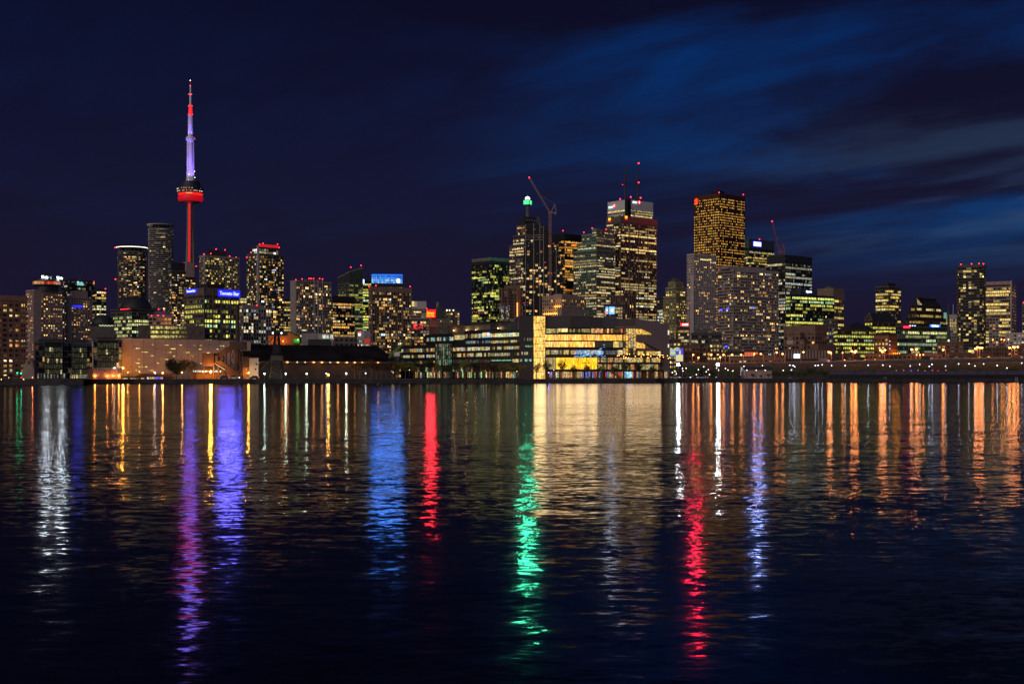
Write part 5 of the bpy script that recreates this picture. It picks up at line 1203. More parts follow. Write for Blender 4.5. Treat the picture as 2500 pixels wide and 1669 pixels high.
# --- great blank warehouse
WALLM = pbr('sugar_warehouse_wall', (.52, .38, .32), .9, 0, .10, .12)
fc = Facade('sugar_warehouse', 'huge blank tan warehouse wall sprinkled with small lit slits', 295, 545, 612, 578, depth=40)
mb = MB(); mb.hexa([(fc.x(297.5), 0, 0), (fc.L, 0, 0), (fc.L, 40, 0), (fc.x(297.5), 40, 0)], [(0, 0, fc.z(825, 295)), (fc.L, 0, fc.z(832, 600)), (fc.L, 40, fc.z(832, 600)), (0, 40, fc.z(825, 295))]); mb.build('wall', WALLM, fc.root)
slits = [(339, 346, 841, .3), (370, 375, 841, .6), (402, 412, 842, .8), (439, 444, 842, 1.1), (472, 478, 843, .3), (488, 493, 843, 1), (537, 542, 844, 1), (544, 548, 844, .9), (557, 562, 844, .8), (326, 331, 850, .2), (331, 341, 850, 1), (379, 385, 851, .1), (417, 428, 851, 1.1), (486, 492, 852, .9), (529, 534, 852, 1), (345, 361, 859, 1), (400, 401, 860, .9), (409, 411, 860, .5), (414, 420, 860, 1), (453, 463, 860, .9), (505, 513, 861, 1.2), (311, 319, 868, .3), (366, 377, 868, .9), (423, 428, 869, 1), (464, 473, 869, .4), (473, 482, 870, .15), (336, 341, 877, .8), (391, 400, 877, .3), (400, 411, 877, 1.2), (331, 341, 886, 1.2), (382, 388, 886, 1.1), (488, 496, 887, 1), (317, 322, 895, .2), (339, 344, 895, 1.3), (345, 354, 895, .4), (354, 362, 895, 1.3), (331, 335, 904, 1), (364, 366, 904, 1), (368, 373, 904, 1)]
for x0, x1, y, g in slits:
    mb = MB(); ref = (x0 + x1) / 2; n = max(1, int((x1 - x0) / 2.5)); 
    mb.box(fc.x(x0), fc.x(x1), -.05, -.01, fc.z(y + .9, ref), fc.z(y - .9, ref), 0, (g * .95, g * .72, g * .18)); mb.build('slit_window', WIN_DETAIL, fc.root)
    mb = MB(); mb.box(fc.x(x0) - .12, fc.x(x1) + .12, -.22, 0, fc.z(y - .9, ref), fc.z(y - .9, ref) + .12); mb.build('slit_lintel', WALLM, fc.root)
for k in range(1, 12):
    mb = MB(); xx = fc.L * k / 12; mb.box(xx - .05, xx + .05, -.06, 0, 0, fc.z(825.2 + 6.6 * k / 12, 295 + 317 * k / 12) - .2); mb.build('wall_joint', pbr('joint', (.25, .17, .13), .9), fc.root)

# low sheds before the warehouse
fc = Facade('quay_shed', 'long low quay shed with a picture-papered window front and orange lamps', 258, 533, 424, 538)
fc.box('body', 262, 422, 919, 933, .4, 8, BROWN); mb = MB(); mb.hexa([(fc.x(330), -1.2, fc.z(919, 422)), (fc.x(424), -1.2, fc.z(919, 422)), (fc.x(424), 9, fc.z(919, 422)), (fc.x(330), 9, fc.z(919, 422))], [(fc.x(345), -1.2, fc.z(912, 422)), (fc.x(422), -1.2, fc.z(912, 422)), (fc.x(422), 7, fc.z(911, 422)), (fc.x(345), 7, fc.z(911, 422))]); mb.build('roof', pbr('rust_roof', (.20, .10, .06), .85), fc.root)
pal = [(1, .5, .08), (.5, .2, .05), (1, .75, .35), (.06, .05, .05), (1, .6, .15), (.2, .25, .3)]
fc.panes(262, 358, 922, 932, 19, pal, .55, .8, o=.3, gap=.18)
pr = [(.1, .12, .9), (.8, .8, 1), (.3, .35, 1), (1, .55, .1), (.9, .3, .2), (.15, .1, .5)]
fc.panes(359, 378, 920, 926, 6, pr, .8, 1, o=.3, gap=.03); fc.panes(359, 378, 926, 932, 5, pr, .6, 1, o=.3, gap=.03); fc.panes(378, 398, 920, 926, 5, pr, .9, 1, o=.3, gap=.03); fc.panes(378, 398, 926, 932, 4, [(1, .6, .1), (1, .8, .3), (.9, .4, .3)], .8, 1, o=.3, gap=.03)
fc.box('awning', 265, 278, 921, 922.4, -1.2, .4, emis('awning_light', (1, .75, .5), 1.3, False))
fc = Facade('loading_shed', 'orange-lit loading shed with a strip of white windows, under the conveyor tower', 468, 545, 590, 552)
fc.box('body', 470, 590, 912, 932, .3, 7, pbr('orange_brick', (.34, .16, .07), .9)); fc.box('upper', 470, 541, 900, 912, .2, 7, BROWN); fc.box('roof_slab', 468, 543, 898.6, 900, -.6, 7.4, BROWN_D)
fc.panes(471, 540, 904, 908.5, 16, [(.8, .95, 1), (1, .95, .85)], .8, .75, o=.12, gap=.25)

# --- conveyor works: drive house, head house, two galleries, trestle, stack
D = 540.0; cv = empty('conveyor_works', (wx(545, D), D, GZ), 0, 'rust-brown sugar conveyor: two slanting galleries, a head house and a drive house on trestles', 'conveyor')
RUST = pbr('rusty_cladding', (.13, .065, .04), .8, .1, .3, .3)
q = D / F
def c3(px, py, y=0): return ((px - 545) * q, y, wz(py, D) - GZ)
def cbox(nm, x0, x1, y0, y1, d0, d1, m): mb = MB(); mb.box((x0 - 545) * q, (x1 - 545) * q, d0, d1, wz(y1, D) - GZ, wz(y0, D) - GZ); return mb.build(nm, m, cv)
cbox('drive_house', 496, 525, 862, 893, -2, 4, RUST); cbox('head_house', 563, 597, 833, 854, -2, 5, RUST); cbox('head_house_side', 574, 597, 834, 853.5, -2.3, -2.0, pbr('grey_cladding', (.085, .06, .065), .8))
cbox('junction', 520, 534, 868, 884, -1.5, 3, RUST)
for nm, p, r_, h in (('upper_gallery', c3(528, 872), c3(566, 847), 2.0), ('lower_gallery', c3(522, 876), c3(591, 924), 2.5)):
    mb = MB(); mb.beam(p, r_, 2.2, h); mb.build(nm, RUST, cv)
mb = MB(); mb.beam(c3(524, 886, -1.3), c3(551, 902, -1.3), .16); mb.build('gallery_light_strip', emis('gallery_strip', (1, .7, .3), 1.2, False), cv)
for px, top in ((499, 893), (522, 893), (533, 888), (542, 892), (552, 899), (563, 854), (574, 854), (592, 854), (585, 854), (545, 862), (553, 858)):
    mb = MB(); mb.beam(c3(px, 931, 0), c3(px, top, 0), .35); mb.build('leg', BROWN_D, cv)
for p, r_ in (((563, 854), (574, 880)), ((574, 854), (563, 880)), ((574, 855), (592, 885)), ((592, 855), (574, 885)), ((563, 880), (574, 905)), ((574, 880), (592, 905)), ((563, 872), (592, 872)), ((563, 890), (592, 890)), ((545, 866), (553, 885)), ((553, 862), (545, 885)), ((563, 905), (592, 905)), ((592, 870), (566, 905))):
    mb = MB(); mb.beam(c3(*p, 0), c3(*r_, 0), .22); mb.build('brace', BROWN_D, cv)
D = 556.0; st = empty('smokestack', (wx(579, D), D, GZ), 0, 'dark brown smokestack rising behind the conveyor head house', 'chimney')
mb = MB(); mb.lathe([(5.2 * D / F, 0), (4.2 * D / F, wz(745, D) - GZ)], 12); mb.build('stack', BROWN_D, st); mb = MB(); mb.lathe([(4.8 * D / F, wz(747, D) - GZ), (4.8 * D / F, wz(744, D) - GZ)], 12); mb.build('rim', CHARCOAL, st)

# --- pump house and long dark shed
fc = Facade('pump_house', 'pale narrow quay tower with a brown annex and an orange wall lamp', 592, 548, 631, 550)
fc.box('tower', 609, 631, 875, 932, 0, 6, CONC_L); fc.box('parapet', 608.5, 631.5, 873, 875.3, -.2, 6.2, CONC); fc.box('annex', 592, 608.8, 874, 932, .4, 6, pbr('orange_render', (.30, .15, .08), .9)); fc.box('annex_upper', 591.5, 608.9, 870, 897, .1, 5, BROWN_D)
for x0, y0 in ((624, 887), (622, 899)): fc.box('window', x0, x0 + 4, y0, y0 + 4, -.05, .05, GLASS, ref=625)
fc.box('drain_pipe', 601, 602, 898, 912, -.1, .1, WHITE)
ROOFM = pbr('shed_roof_metal', (.017, .015, .016), .95, 0, .6, .12, .1)
fc = Facade('sugar_shed', 'long low sugar shed with a vast dark pitched roof and a row of eave lamps', 598, 566, 975, 600)
zr0, zr1, ze0, ze1 = fc.z(837.5, 598), fc.z(842.5, 975), fc.z(883, 598), fc.z(884, 975)
zr, ze = (zr0 + fc.z(841, 780)) / 2, fc.z(883, 780)
fc.box('wall', 598, 960, 884, 932, .5, 40, pbr('shed_wall', (.075, .06, .055), .9), ref=780)
mb = MB(); mb.hexa([(0, -.8, ze), (fc.L, -.8, ze), (fc.L, 42, ze), (0, 42, ze)], [(0, 17, zr), (fc.x(952), 17, zr), (fc.x(952), 25, zr), (0, 25, zr)]); mb.build('roof', ROOFM, fc.root)
mb = MB(); mb.box(0, fc.L, -.95, -.5, ze - .5, ze + .1); mb.build('eave', CONC_D, fc.root)
for k in range(30):
    mb = MB(); t = k / 29; xa, xb = fc.L * t, fc.x(952) * t; mb.beam((xa, -.8, ze + .06), (xb, 17, zr + .06), .12); mb.build('roof_seam', ROOFM, fc.root)
for px in (700, 764, 784, 823, 845, 864, 883, 921):
    ball(fc.root, (fc.x(px), -1.2, ze - .25), .30, emis('eave_lamp', (1, .36, .10), 55), 'eave_lamp')
for px in (724, 743, 804): ball(fc.root, (fc.x(px), -1.2, ze - .25), .20, emis('eave_lamp_pale', (1, .75, .35), 20), 'eave_lamp')
fc.panes(631, 640, 882.5, 886, 4, 'warm', .6, .8, o=.3)

# --- industrial roofs behind the shed
D = 700.0
b = Building('orange_shed', 'orange-lit industrial shed with a slanting black roof, behind the long dark shed', 655, 735, D, depth=20)
OR = pbr('orange_cladding', (.42, .16, .05), .85)
b.rbox('wall', 0, b.lx(703), 0, 18, 0, b.z(819), OR); mb = MB(); x3, x2 = b.lx(703.5), b.lx(732)
mb.hexa([(x3, -.3, 0), (x2, -.3, 0), (x2, 18, 0), (x3, 18, 0)], [(x3, -.3, b.z(807)), (x2, -.3, b.z(823)), (x2, 18, b.z(823)), (x3, 18, b.z(807))]); mb.build('gable', OR, b.root)
mb = MB(); mb.beam((x3 - .3, -.5, b.z(806.5)), (x2 + .5, -.5, b.z(822.5)), .5); mb.build('roof_edge', BLACK, b.root); b.rbox('upper_roof', 0, b.lx(702.5), 4, 18, b.z(819.1), b.z(807), CHARCOAL)
b.rbox('green_box', b.lx(716), b.lx(731), -3, -.5, b.z(838), b.z(827), pbr('green_sheet', (.10, .35, .08), .7)); ball(b.root, (b.lx(727), -4.2, b.z(829)), .3, emis('green_work_lamp', (.25, 1, .2), 40))
for px in (672, 691): ball(b.root, (b.lx(px), -3.5, b.z(833)), .4, emis('sodium_roof_lamp', (1, .33, .04), 60))
for px, py in ((666, 812), (687, 812)): ball(b.root, (b.lx(px), 3.6, b.z(py)), .4, emis('pale_lamp', (1, .95, .8), 6, False))
b.done()
b = Building('plant_building', 'grey plant building with a white annex of lit windows, beside the orange shed', 736, 818, 760, depth=18)
b.rbox('body', 0, b.lx(775), 0, 18, 0, b.z(813), CONC); b.rbox('annex', b.lx(775), b.lx(814), .3, 16, 0, b.z(814), CONC_L); b.rbox('dark_deck', b.lx(752), b.lx(806), -2.5, -.1, 0, b.z(828), CHARCOAL)
for k in range(7):
    if k == 4: continue
    mb = MB(); g = b.r.uniform(.3, .9); mb.box(b.lx(788 + k * 3.6), b.lx(791 + k * 3.6), .1, .25, b.z(826), b.z(817), 0, (g * .9, g, g * .85)); mb.build('window', WIN_DETAIL, b.root)
b.rbox('roof_lamp_bar', b.lx(737), b.lx(748), 3, 3.3, b.z(807), b.z(804), emis('roof_lamp_bar_light', (1, .9, .5), .8, False)); b.rbox('roof_frame', b.lx(737), b.lx(748), 3.4, 8, b.z(814), b.z(803.5), CHARCOAL); b.done()
b, z = low('storage_block', 'dark low storage block between the plant and the red-flanked building', 816, 876, 824, 820, CONC_D, .2, 'cool', .6); b.done()
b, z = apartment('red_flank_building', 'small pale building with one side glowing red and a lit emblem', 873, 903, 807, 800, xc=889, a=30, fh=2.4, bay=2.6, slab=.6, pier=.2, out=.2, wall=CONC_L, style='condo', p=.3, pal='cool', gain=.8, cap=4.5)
for k in range(6): b.rbox('red_panel', .2, b.wr - .1, -.45, -.3, 1 + k * 4.1, 3.6 + k * 4.1, emis('red_wall_light', (1, .07, .03), .42, False))  # red light on the wall put into glowing panels
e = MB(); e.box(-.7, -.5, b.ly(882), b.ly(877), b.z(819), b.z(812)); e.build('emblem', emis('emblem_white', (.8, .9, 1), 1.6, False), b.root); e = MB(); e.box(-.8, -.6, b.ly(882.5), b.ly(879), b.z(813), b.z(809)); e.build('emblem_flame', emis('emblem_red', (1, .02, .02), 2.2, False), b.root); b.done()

# --- lattice unloader and green crane on the quay
D = 552.0; q = D / F; un = empty('ship_unloader', (wx(676, D), D, GZ), 0, 'tall black lattice ship unloader standing before the long dark shed', 'crane')
def u3(px, py, y=0): return ((px - 676) * q, y, wz(py, D) - GZ)
for (xa, xb) in ((660, 673), (691, 679)):
    for yy in (-3, 3): mb = MB(); mb.beam(u3(xa, 931, yy), u3(xb, 812, yy * .3), .42); mb.build('leg', BLACK, un)
for k in range(10):
    t0, t1 = k / 10, (k + 1) / 10; mb = MB()
    for yy in (-3, 3):
        l0, r0 = 660 + 13 * t0, 691 - 12 * t0; l1, r1 = 660 + 13 * t1, 691 - 12 * t1; ya, yb = 931 - 119 * t0, 931 - 119 * t1
        mb.beam(u3(l0, ya, yy * (1 - .7 * t0)), u3(r1, yb, yy * (1 - .7 * t1)), .2); mb.beam(u3(r0, ya, yy * (1 - .7 * t0)), u3(l1, yb, yy * (1 - .7 * t1)), .2); mb.beam(u3(l1, yb, yy * (1 - .7 * t1)), u3(r1, yb, yy * (1 - .7 * t1)), .2)
    mb.build('lattice_bay', BLACK, un)
mb = MB(); mb.box(u3(664, 0)[0], u3(688, 0)[0], -3, 3, u3(0, 880)[2], u3(0, 868)[2]); mb.build('machinery_house', CHARCOAL, un)
mb = MB(); mb.beam(u3(676, 815), u3(652, 838), .3); mb.beam(u3(672, 862), u3(636, 905), .5); mb.beam(u3(636, 905), u3(622, 905), .35); mb.build('boom', BLACK, un)
mb = MB(); mb.box(u3(670, 0)[0], u3(682, 0)[0], -1, 1, u3(0, 813)[2], u3(0, 809)[2]); mb.build('sheave_platform', BLACK, un)
D = 556.0; q = D / F; gc = empty('knuckle_crane', (wx(969, D), D, GZ), 0, 'green knuckle-boom crane with a white cab beside the dark shed', 'crane')
def g3(px, py, y=0): return ((px - 969) * q, y, wz(py, D) - GZ)
GRN = pbr('green_crane_paint', (.07, .22, .04), .5)
for nm, p, r_, w in (('boom', (958, 862), (977, 845), 1.1), ('boom', (977, 845), (1000, 825), .8), ('jib', (1000, 825), (1003, 843), .6), ('tip', (958, 862), (950, 873), .9)):
    mb = MB(); mb.beam(g3(*p), g3(*r_), w * .8, w); mb.build(nm, GRN, gc)
mb = MB(); mb.box(g3(963, 0)[0], g3(976, 0)[0], -1, 1, g3(0, 869)[2], g3(0, 860)[2]); mb.build('cab', WHITE, gc)
for px in (966, 972): mb = MB(); mb.beam(g3(px, 931), g3(px, 869), .4); mb.build('leg', CHARCOAL, gc)
# ------------------------------------------------------------------ media building (dark slabs and glass) and the glowing college
fc = Facade('media_building', 'long dark slabbed office building with a glowing multicoloured roof sign on the promenade', 975, 640, 1267, 568)
SL = pbr('black_slab', (.018, .018, .026), .5); OL = pbr('olive_panel', (.13, .125, .09), .8); GB = pbr('green_band_glass', (.045, .06, .042), .25)
inter = [(1, .68, .26), (1, .78, .42), (.82, .92, .40), (1, .55, .16), (.8, .85, .8)]
fc.box('core', 976, 1061, 846, 930, .5, 18, GLASS, ref=1061)
fc.box('core', 1061, 1103, 838, 930, .5, 18, GLASS_GREEN, ref=1102)
fc.box('core', 1103, 1196, 838, 930, .5, 18, GLASS, ref=1196)
fc.box('core', 1196, 1267, 806, 930, .3, 22, GLASS_GREEN, ref=1267)
fc.box('upper_core', 1028, 1129, 818, 842, 3, 18, GLASS_GREEN, ref=1096)
fc.box('upper_core', 1129, 1197, 808, 842, 1.5, 18, GLASS, ref=1196)
# west wing
for y0, y1 in ((841, 849), (858.5, 865), (872.5, 880), (887.5, 894)): fc.box('slab', 975, 1061.5, y0, y1, -.4, 6, SL, ref=1061)
for y0, y1, p in ((849.5, 858), (865.5, 872), (880.5, 887)) and ((849.5, 858, .7), (865.5, 872, .5), (880.5, 887, .25)): fc.panes(978, 1060, y0, y1, 16, inter, .42, p, o=.4, ref=1061)
# green atrium
for k, (y0, y1) in enumerate(((838, 846), (847, 856), (857, 866), (867, 876), (877, 891))): fc.panes(1062, 1102, y0, y1, 9, [(.25, .8, .5), (.5, .9, .6), (.8, .9, .5), (.9, .7, .4)], .22, .55, o=.4, ref=1102, dim=.3)
for k in range(10): fc.box('mullion', 1062 + k * 4.5, 1062.5 + k * 4.5, 836, 893, .05, .3, BLACK, ref=1102)
# middle wing
for y0, y1 in ((837, 845.5), (855, 860.5), (870, 876), (885, 893)): fc.box('slab', 1102.5, 1196, y0, y1, -.4, 6, SL, ref=1196)
for y0, y1, p in ((846, 854.5, .85), (861, 869.5, .7), (876.5, 884.5, .08)): fc.panes(1104, 1195, y0, y1, 18, inter, .5, p, o=.4, ref=1196)
# upper floors
for y0, y1 in ((811, 819), (829, 834)): fc.box('slab', 1027, 1096.5, y0 + 2, y1 + 2, 2.4, 8, SL, ref=1096)
fc.panes(1030, 1095, 821.5, 830.5, 13, [(1, .9, .6), (.5, .9, .8), (.9, .9, .7)], .45, .75, o=2.9, ref=1096)
fc.box('olive_band', 1096, 1129, 810, 817, 2.2, 8, OL, ref=1129); fc.panes(1097, 1128, 817, 828, 7, inter, .55, .8, o=2.9, ref=1129)
for y0, y1 in ((804, 812), (824, 829)): fc.box('slab', 1129, 1205, y0, y1, 1.0, 8, SL, ref=1196)
fc.panes(1131, 1176, 813, 823, 10, inter, .42, .7, o=1.4, ref=1196); fc.panes(1131, 1195, 830, 837, 16, [(.6, .75, .75), (.7, .8, .8), (.2, .7, .9)], .22, .9, o=1.4, ref=1196)
# east glass wing
for y0, y1 in ((804, 811), (821, 829), (836, 844), (852, 860), (868, 876), (884, 893)): fc.box('green_band', 1196, 1267, y0, y1, -.1, 5, GB, ref=1267)
for y0, y1, p, g in ((811.5, 820.5, .9, .75), (829.5, 835.5, .85, .5), (844.5, 851.5, .85, .6), (860.5, 867.5, .7, .45)): fc.panes(1197, 1267, y0, y1, 13, inter, g, p, o=.2, ref=1267)
fc.panes(1198, 1248, 877.5, 880, 9, [(.3, .9, .7), (.4, .95, .6)], .7, 1, o=.2, ref=1267); fc.panes(1251, 1267, 874, 884, 4, [(1, .8, .35)], 1.0, 1, o=.2, ref=1267)
for k in range(18): fc.box('mullion', 1196.5 + k * 4.1, 1196.9 + k * 4.1, 836, 893, -.25, -.12, BLACK, ref=1267)
# roof boxes
for x0, x1, y0, y1, m in ((1077, 1114, 791, 815, BROWN_D), (1114, 1180, 791, 810, OL), (1130, 1180, 783, 791.5, CHARCOAL), (1180, 1222, 785, 806, CHARCOAL), (1222, 1267.5, 785, 806, pbr('teal_metal', (.045, .075, .085), .6))): fc.box('roof_box', x0, x1, y0, y1, 4, 16, m)
for px, py in ((1094, 806), (1125, 805.5), (1148, 805.5), (1202, 800.5), (1264, 801)):
    ball(fc.root, (fc.x(px), 3.2, fc.z(py, px)), .30, emis('warm_roof_lamp', (1, .62, .26), 55), 'roof_lamp')
# ground floor
gcol = [(1, .66, .22), (1, .5, .13), (.5, .85, .3), (1, .32, .1), (.95, .85, .6), (1, .7, .3), (.2, .5, .35), (.06, .05, .04), (.05, .05, .05), (.08, .06, .04), (.3, .2, .1)]
fc.panes(1012, 1266, 894, 906, 50, gcol, .42, .6, o=.4, ref=1267); fc.panes(1012, 1266, 907, 922, 62, gcol, .62, .68, o=.3, ref=1267, gap=.35)
# sign
sg = empty('roof_sign', (fc.x(1186), .4, fc.z(815, 1186)), 0); sg.parent = fc.root
q = 590 / F
cols = [('c', (.55, 1, .25)), ('o', (1, .55, .35)), ('r', (1, .35, .55)), ('u', (1, .85, .55)), ('s', (.6, .75, 1))]
w = (fc.x(1195.5) - fc.x(1176)) / 5
for k, (ch, c) in enumerate(cols): letters(ch, 13 * q, w * 1.05, emis('sign_%s' % ch, c, 1.15, False), sg, ((k - 2) * w, 0, -5.0 * q), 0, 'sign_letter', bold=.03)
mb = MB(); mb.box(-2.4 * w, 2.4 * w, -.1, .1, -8.2 * q, -6.3 * q); mb.build('sign_strip', emis('cyan_sign_strip', (.4, .8, 1), .9, False), sg)

# --- end block and glazed stair tower
fc = Facade('college_building', 'large golden-lit college with a glass stair tower, curved glowing floors and a blank mauve hall', 1267, 566, 1640, 572)
DK = pbr('dark_end_panel', (.055, .048, .052), .6, 0, .08)
fc.box('end_block', 1268, 1302, 771, 930, 0, 20, DK)
for x0, x1, y0, y1, c, g in ((1279, 1300, 825, 831.5, (.8, .8, .6), .16), (1282, 1301, 843, 847, (.3, .9, .4), .35), (1270, 1289, 859, 866, (1, .85, .5), .35), (1270, 1276, 876, 882, (.7, .9, .6), .3), (1281, 1301, 876, 882, (.4, .9, .7), .4)):
    fc.box('end_recess', x0 - 1, x1 + .8, y0 - .6, y1 + .6, -.06, -.005, BLACK); fc.panes(x0, x1, y0, y1, 6, [c], g, .85, o=-.08)
for yy in (798, 806, 835, 851, 869, 885): fc.box('end_joint', 1268, 1302, yy, yy + .5, -.03, 0, BLACK)
gold = [(1, .44, .06), (1, .50, .09), (1, .56, .15)]
G_CORE = pbr('dark_slab_edge', (.022, .018, .016), .6)
fc.box('stair_core', 1303, 1333, 772, 926, 1.6, 12, G_CORE)
for k in range(9):
    y0, y1 = 772 + k * 17.1, 772 + (k + 1) * 17.1 - 1; fc.panes(1303, 1331, y0, y1, 7, [(1, .54, .10), (1, .60, .15)], 1.35, 1, o=.2, mat=WIN_HALL, gap=.10, jit=.2)
    fc.box('landing', 1302.5, 1332, y1, y1 + 1, -.1, 2, BLACK)
    mb = MB(); mb.beam((fc.x(1312), -.05, fc.z(y1, 1312)), (fc.x(1331), -.05, fc.z(y0 + 6, 1331)), .12); mb.build('stair_flight', BLACK, fc.root)
fc.box('stair_roof', 1301, 1335, 769.5, 772, -.6, 13, CHARCOAL)
# main curved body: front bows out towards the middle
fc.box('main_core', 1333, 1612, 801, 928, 1.2, 22, G_CORE)
for x0, x1, y0, m in ((1332, 1396, 769.5, pbr('grey_plant_screen', (.085, .08, .085), .6, 0, .08)), (1396, 1446, 770.5, DK), (1446, 1472, 773, DK), (1472, 1510, 774, pbr('blue_grey_screen', (.07, .07, .09), .6, 0, .08)), (1510, 1559, 777, pbr('brown_screen', (.11, .075, .07), .6, 0, .08))):
    fc.box('plant_screen', x0, x1 - .3, y0, 799, 3 + (x0 % 3) * .3, 18, m)
def curve_off(px): t = (px - 1331) / 190.0; return -1.2 * math.sin(max(0, min(1, t)) * math.pi)
def curved_slab(name, x0, x1, y0, y1, mat, extra=0.5):
    n = 10; mb = MB()
    for k in range(n):
        a, b_ = x0 + (x1 - x0) * k / n, x0 + (x1 - x0) * (k + 1) / n; xa, xb = fc.x(a), fc.x(b_); oa, ob = curve_off(a) - extra, curve_off(b_) - extra; za, zb = fc.z(y1, 1430), fc.z(y0, 1430)
        mb.hexa([(xa, oa, za), (xb, ob, za), (xb, 2, za), (xa, 2, za)], [(xa, oa, zb), (xb, ob, zb), (xb, 2, zb), (xa, 2, zb)])
    return mb.build(name, mat, fc.root)
def curved_panes(x0, x1, y0, y1, n, cols, gain, p=1.0, mat=None, gap=.1, jit=.25, dim=.12):
    za, zb = fc.z(y1, 1430), fc.z(y0, 1430)
    for k in range(n):
        a, b_ = x0 + (x1 - x0) * (k + gap / 2) / n, x0 + (x1 - x0) * (k + 1 - gap / 2) / n; xa, xb = fc.x(a), fc.x(b_); oa, ob = curve_off(a), curve_off(b_)
        g = gain * fc.r.uniform(1 - jit, 1 + jit) * (1 if fc.r.random() < p else dim); c = fc.r.choice(cols)
        mb = MB(); mb.hexa([(xa, oa, za), (xb, ob, za), (xb, ob + .08, za), (xa, oa + .08, za)], [(xa, oa, zb), (xb, ob, zb), (xb, ob + .08, zb), (xa, oa + .08, zb)], 0, tuple(v * g for v in c)); mb.build('window', mat or WIN_HALL, fc.root)
for y0, y1 in ((799, 802), (813.5, 816.5), (831.5, 833.5), (847.5, 854), (865.5, 872), (901.5, 906)): curved_slab('floor_slab', 1331, 1521, y0, y1, G_CORE)
for y0, y1 in ((813.5, 816), (831.5, 833.5)): pass
curved_panes(1333, 1362, 802.5, 813, 9, [(.9, .66, .2), (.7, .7, .25)], .45, .8, WIN_DETAIL); curved_panes(1362, 1385, 802, 810.5, 5, [(1, .72, .24)], 1.2); curved_panes(1386, 1440, 803, 811, 13, [(.7, .72, .3), (.9, .7, .3), (1, .66, .2)], .4, .65, WIN_DETAIL)
curved_panes(1442, 1520, 802, 812.5, 16, [(1, .42, .1), (1, .58, .2), (1, .2, .05), (1, .7, .3)], .75, .85, WIN_DETAIL)
curved_panes(1330, 1519, 817, 831, 40, gold, 1.45); curved_panes(1330, 1451, 834, 847, 26, gold, 1.45)
curved_slab('solid_wall', 1452, 1495, 833.5, 848, pbr('projection_wall', (.13, .125, .12), .8), .1)
curved_panes(1497, 1511, 833.5, 848, 4, [(1, .72, .18)], 1.0); curved_panes(1511.5, 1520, 834, 848, 2, [(.9, .75, .4)], .35)
mixc = [(1, .64, .2), (.9, .5, .17), (.6, .6, .2), (1, .42, .14), (.8, .75, .5)]
curved_panes(1333, 1405, 854.5, 865, 17, mixc, .5, .8, WIN_DETAIL); curved_panes(1405, 1472, 854.5, 865, 14, [(.18, .5, 1), (.3, .65, 1), (.6, .75, .9), (.7, .6, .5)], .62, .95, WIN_DETAIL, gap=.04); curved_panes(1473, 1508, 855, 865, 9, [(.5, .45, .4), (.3, .35, .4)], .2, .7, WIN_DETAIL); curved_panes(1508, 1520, 854.5, 866, 4, [(1, .8, .4)], .95)
# the blue light installation that climbs the front
ins = random.Random(8); BL = emis('blue_installation', (.06, .30, 1.0), 1.1, False); BL2 = emis('pale_installation', (.35, .70, 1.0), 1.0, False)
for k in range(60):
    px = ins.uniform(1398, 1474); t = (px - 1398) / 76; top = 870 - 30 * (t ** 2.2) ; py = ins.uniform(top, 872)
    if 854 < py < 865.5 and ins.random() < .4: continue
    o = curve_off(px) - .65; mb = MB(); x = fc.x(px); zv = fc.z(py, 1430); mb.box(x, x + ins.uniform(.2, .8), o - .05, o, zv, zv + ins.uniform(.15, .5)); mb.build('installation_light', BL if ins.random() < .6 else BL2, fc.root)
curved_panes(1333, 1356, 873, 901, 5, [(.8, .6, .2), (.9, .65, .25)], .42, 1, WIN_HALL); curved_panes(1357, 1457, 873, 901, 20, [(1, .46, .012), (1, .54, .02)], 1.5, 1, WIN_HALL, gap=.07, jit=.12)
fc.box('door_hood', 1421, 1440, 885, 886.5, curve_off(1430) - .4, curve_off(1430), BLACK)
curved_panes(1458, 1521, 873, 884, 15, mixc, .5, .8, WIN_DETAIL); curved_slab('floor_slab', 1458, 1521, 884, 888.5, G_CORE); curved_panes(1458, 1521, 889, 901, 15, mixc + [(1, .25, .15)], .5, .75, WIN_DETAIL)
gc2 = [(1, .16, .07), (1, .28, .1), (1, .6, .2), (1, .7, .34), (.8, .1, .07), (.5, .6, .35), (1, .5, .17), (.25, .3, .8), (.08, .05, .04), (.3, .12, .05), (1, .6, .2), (.06, .04, .03)]
curved_panes(1336, 1521, 907, 922, 46, gc2, .6, .8, WIN_DETAIL, gap=.25)
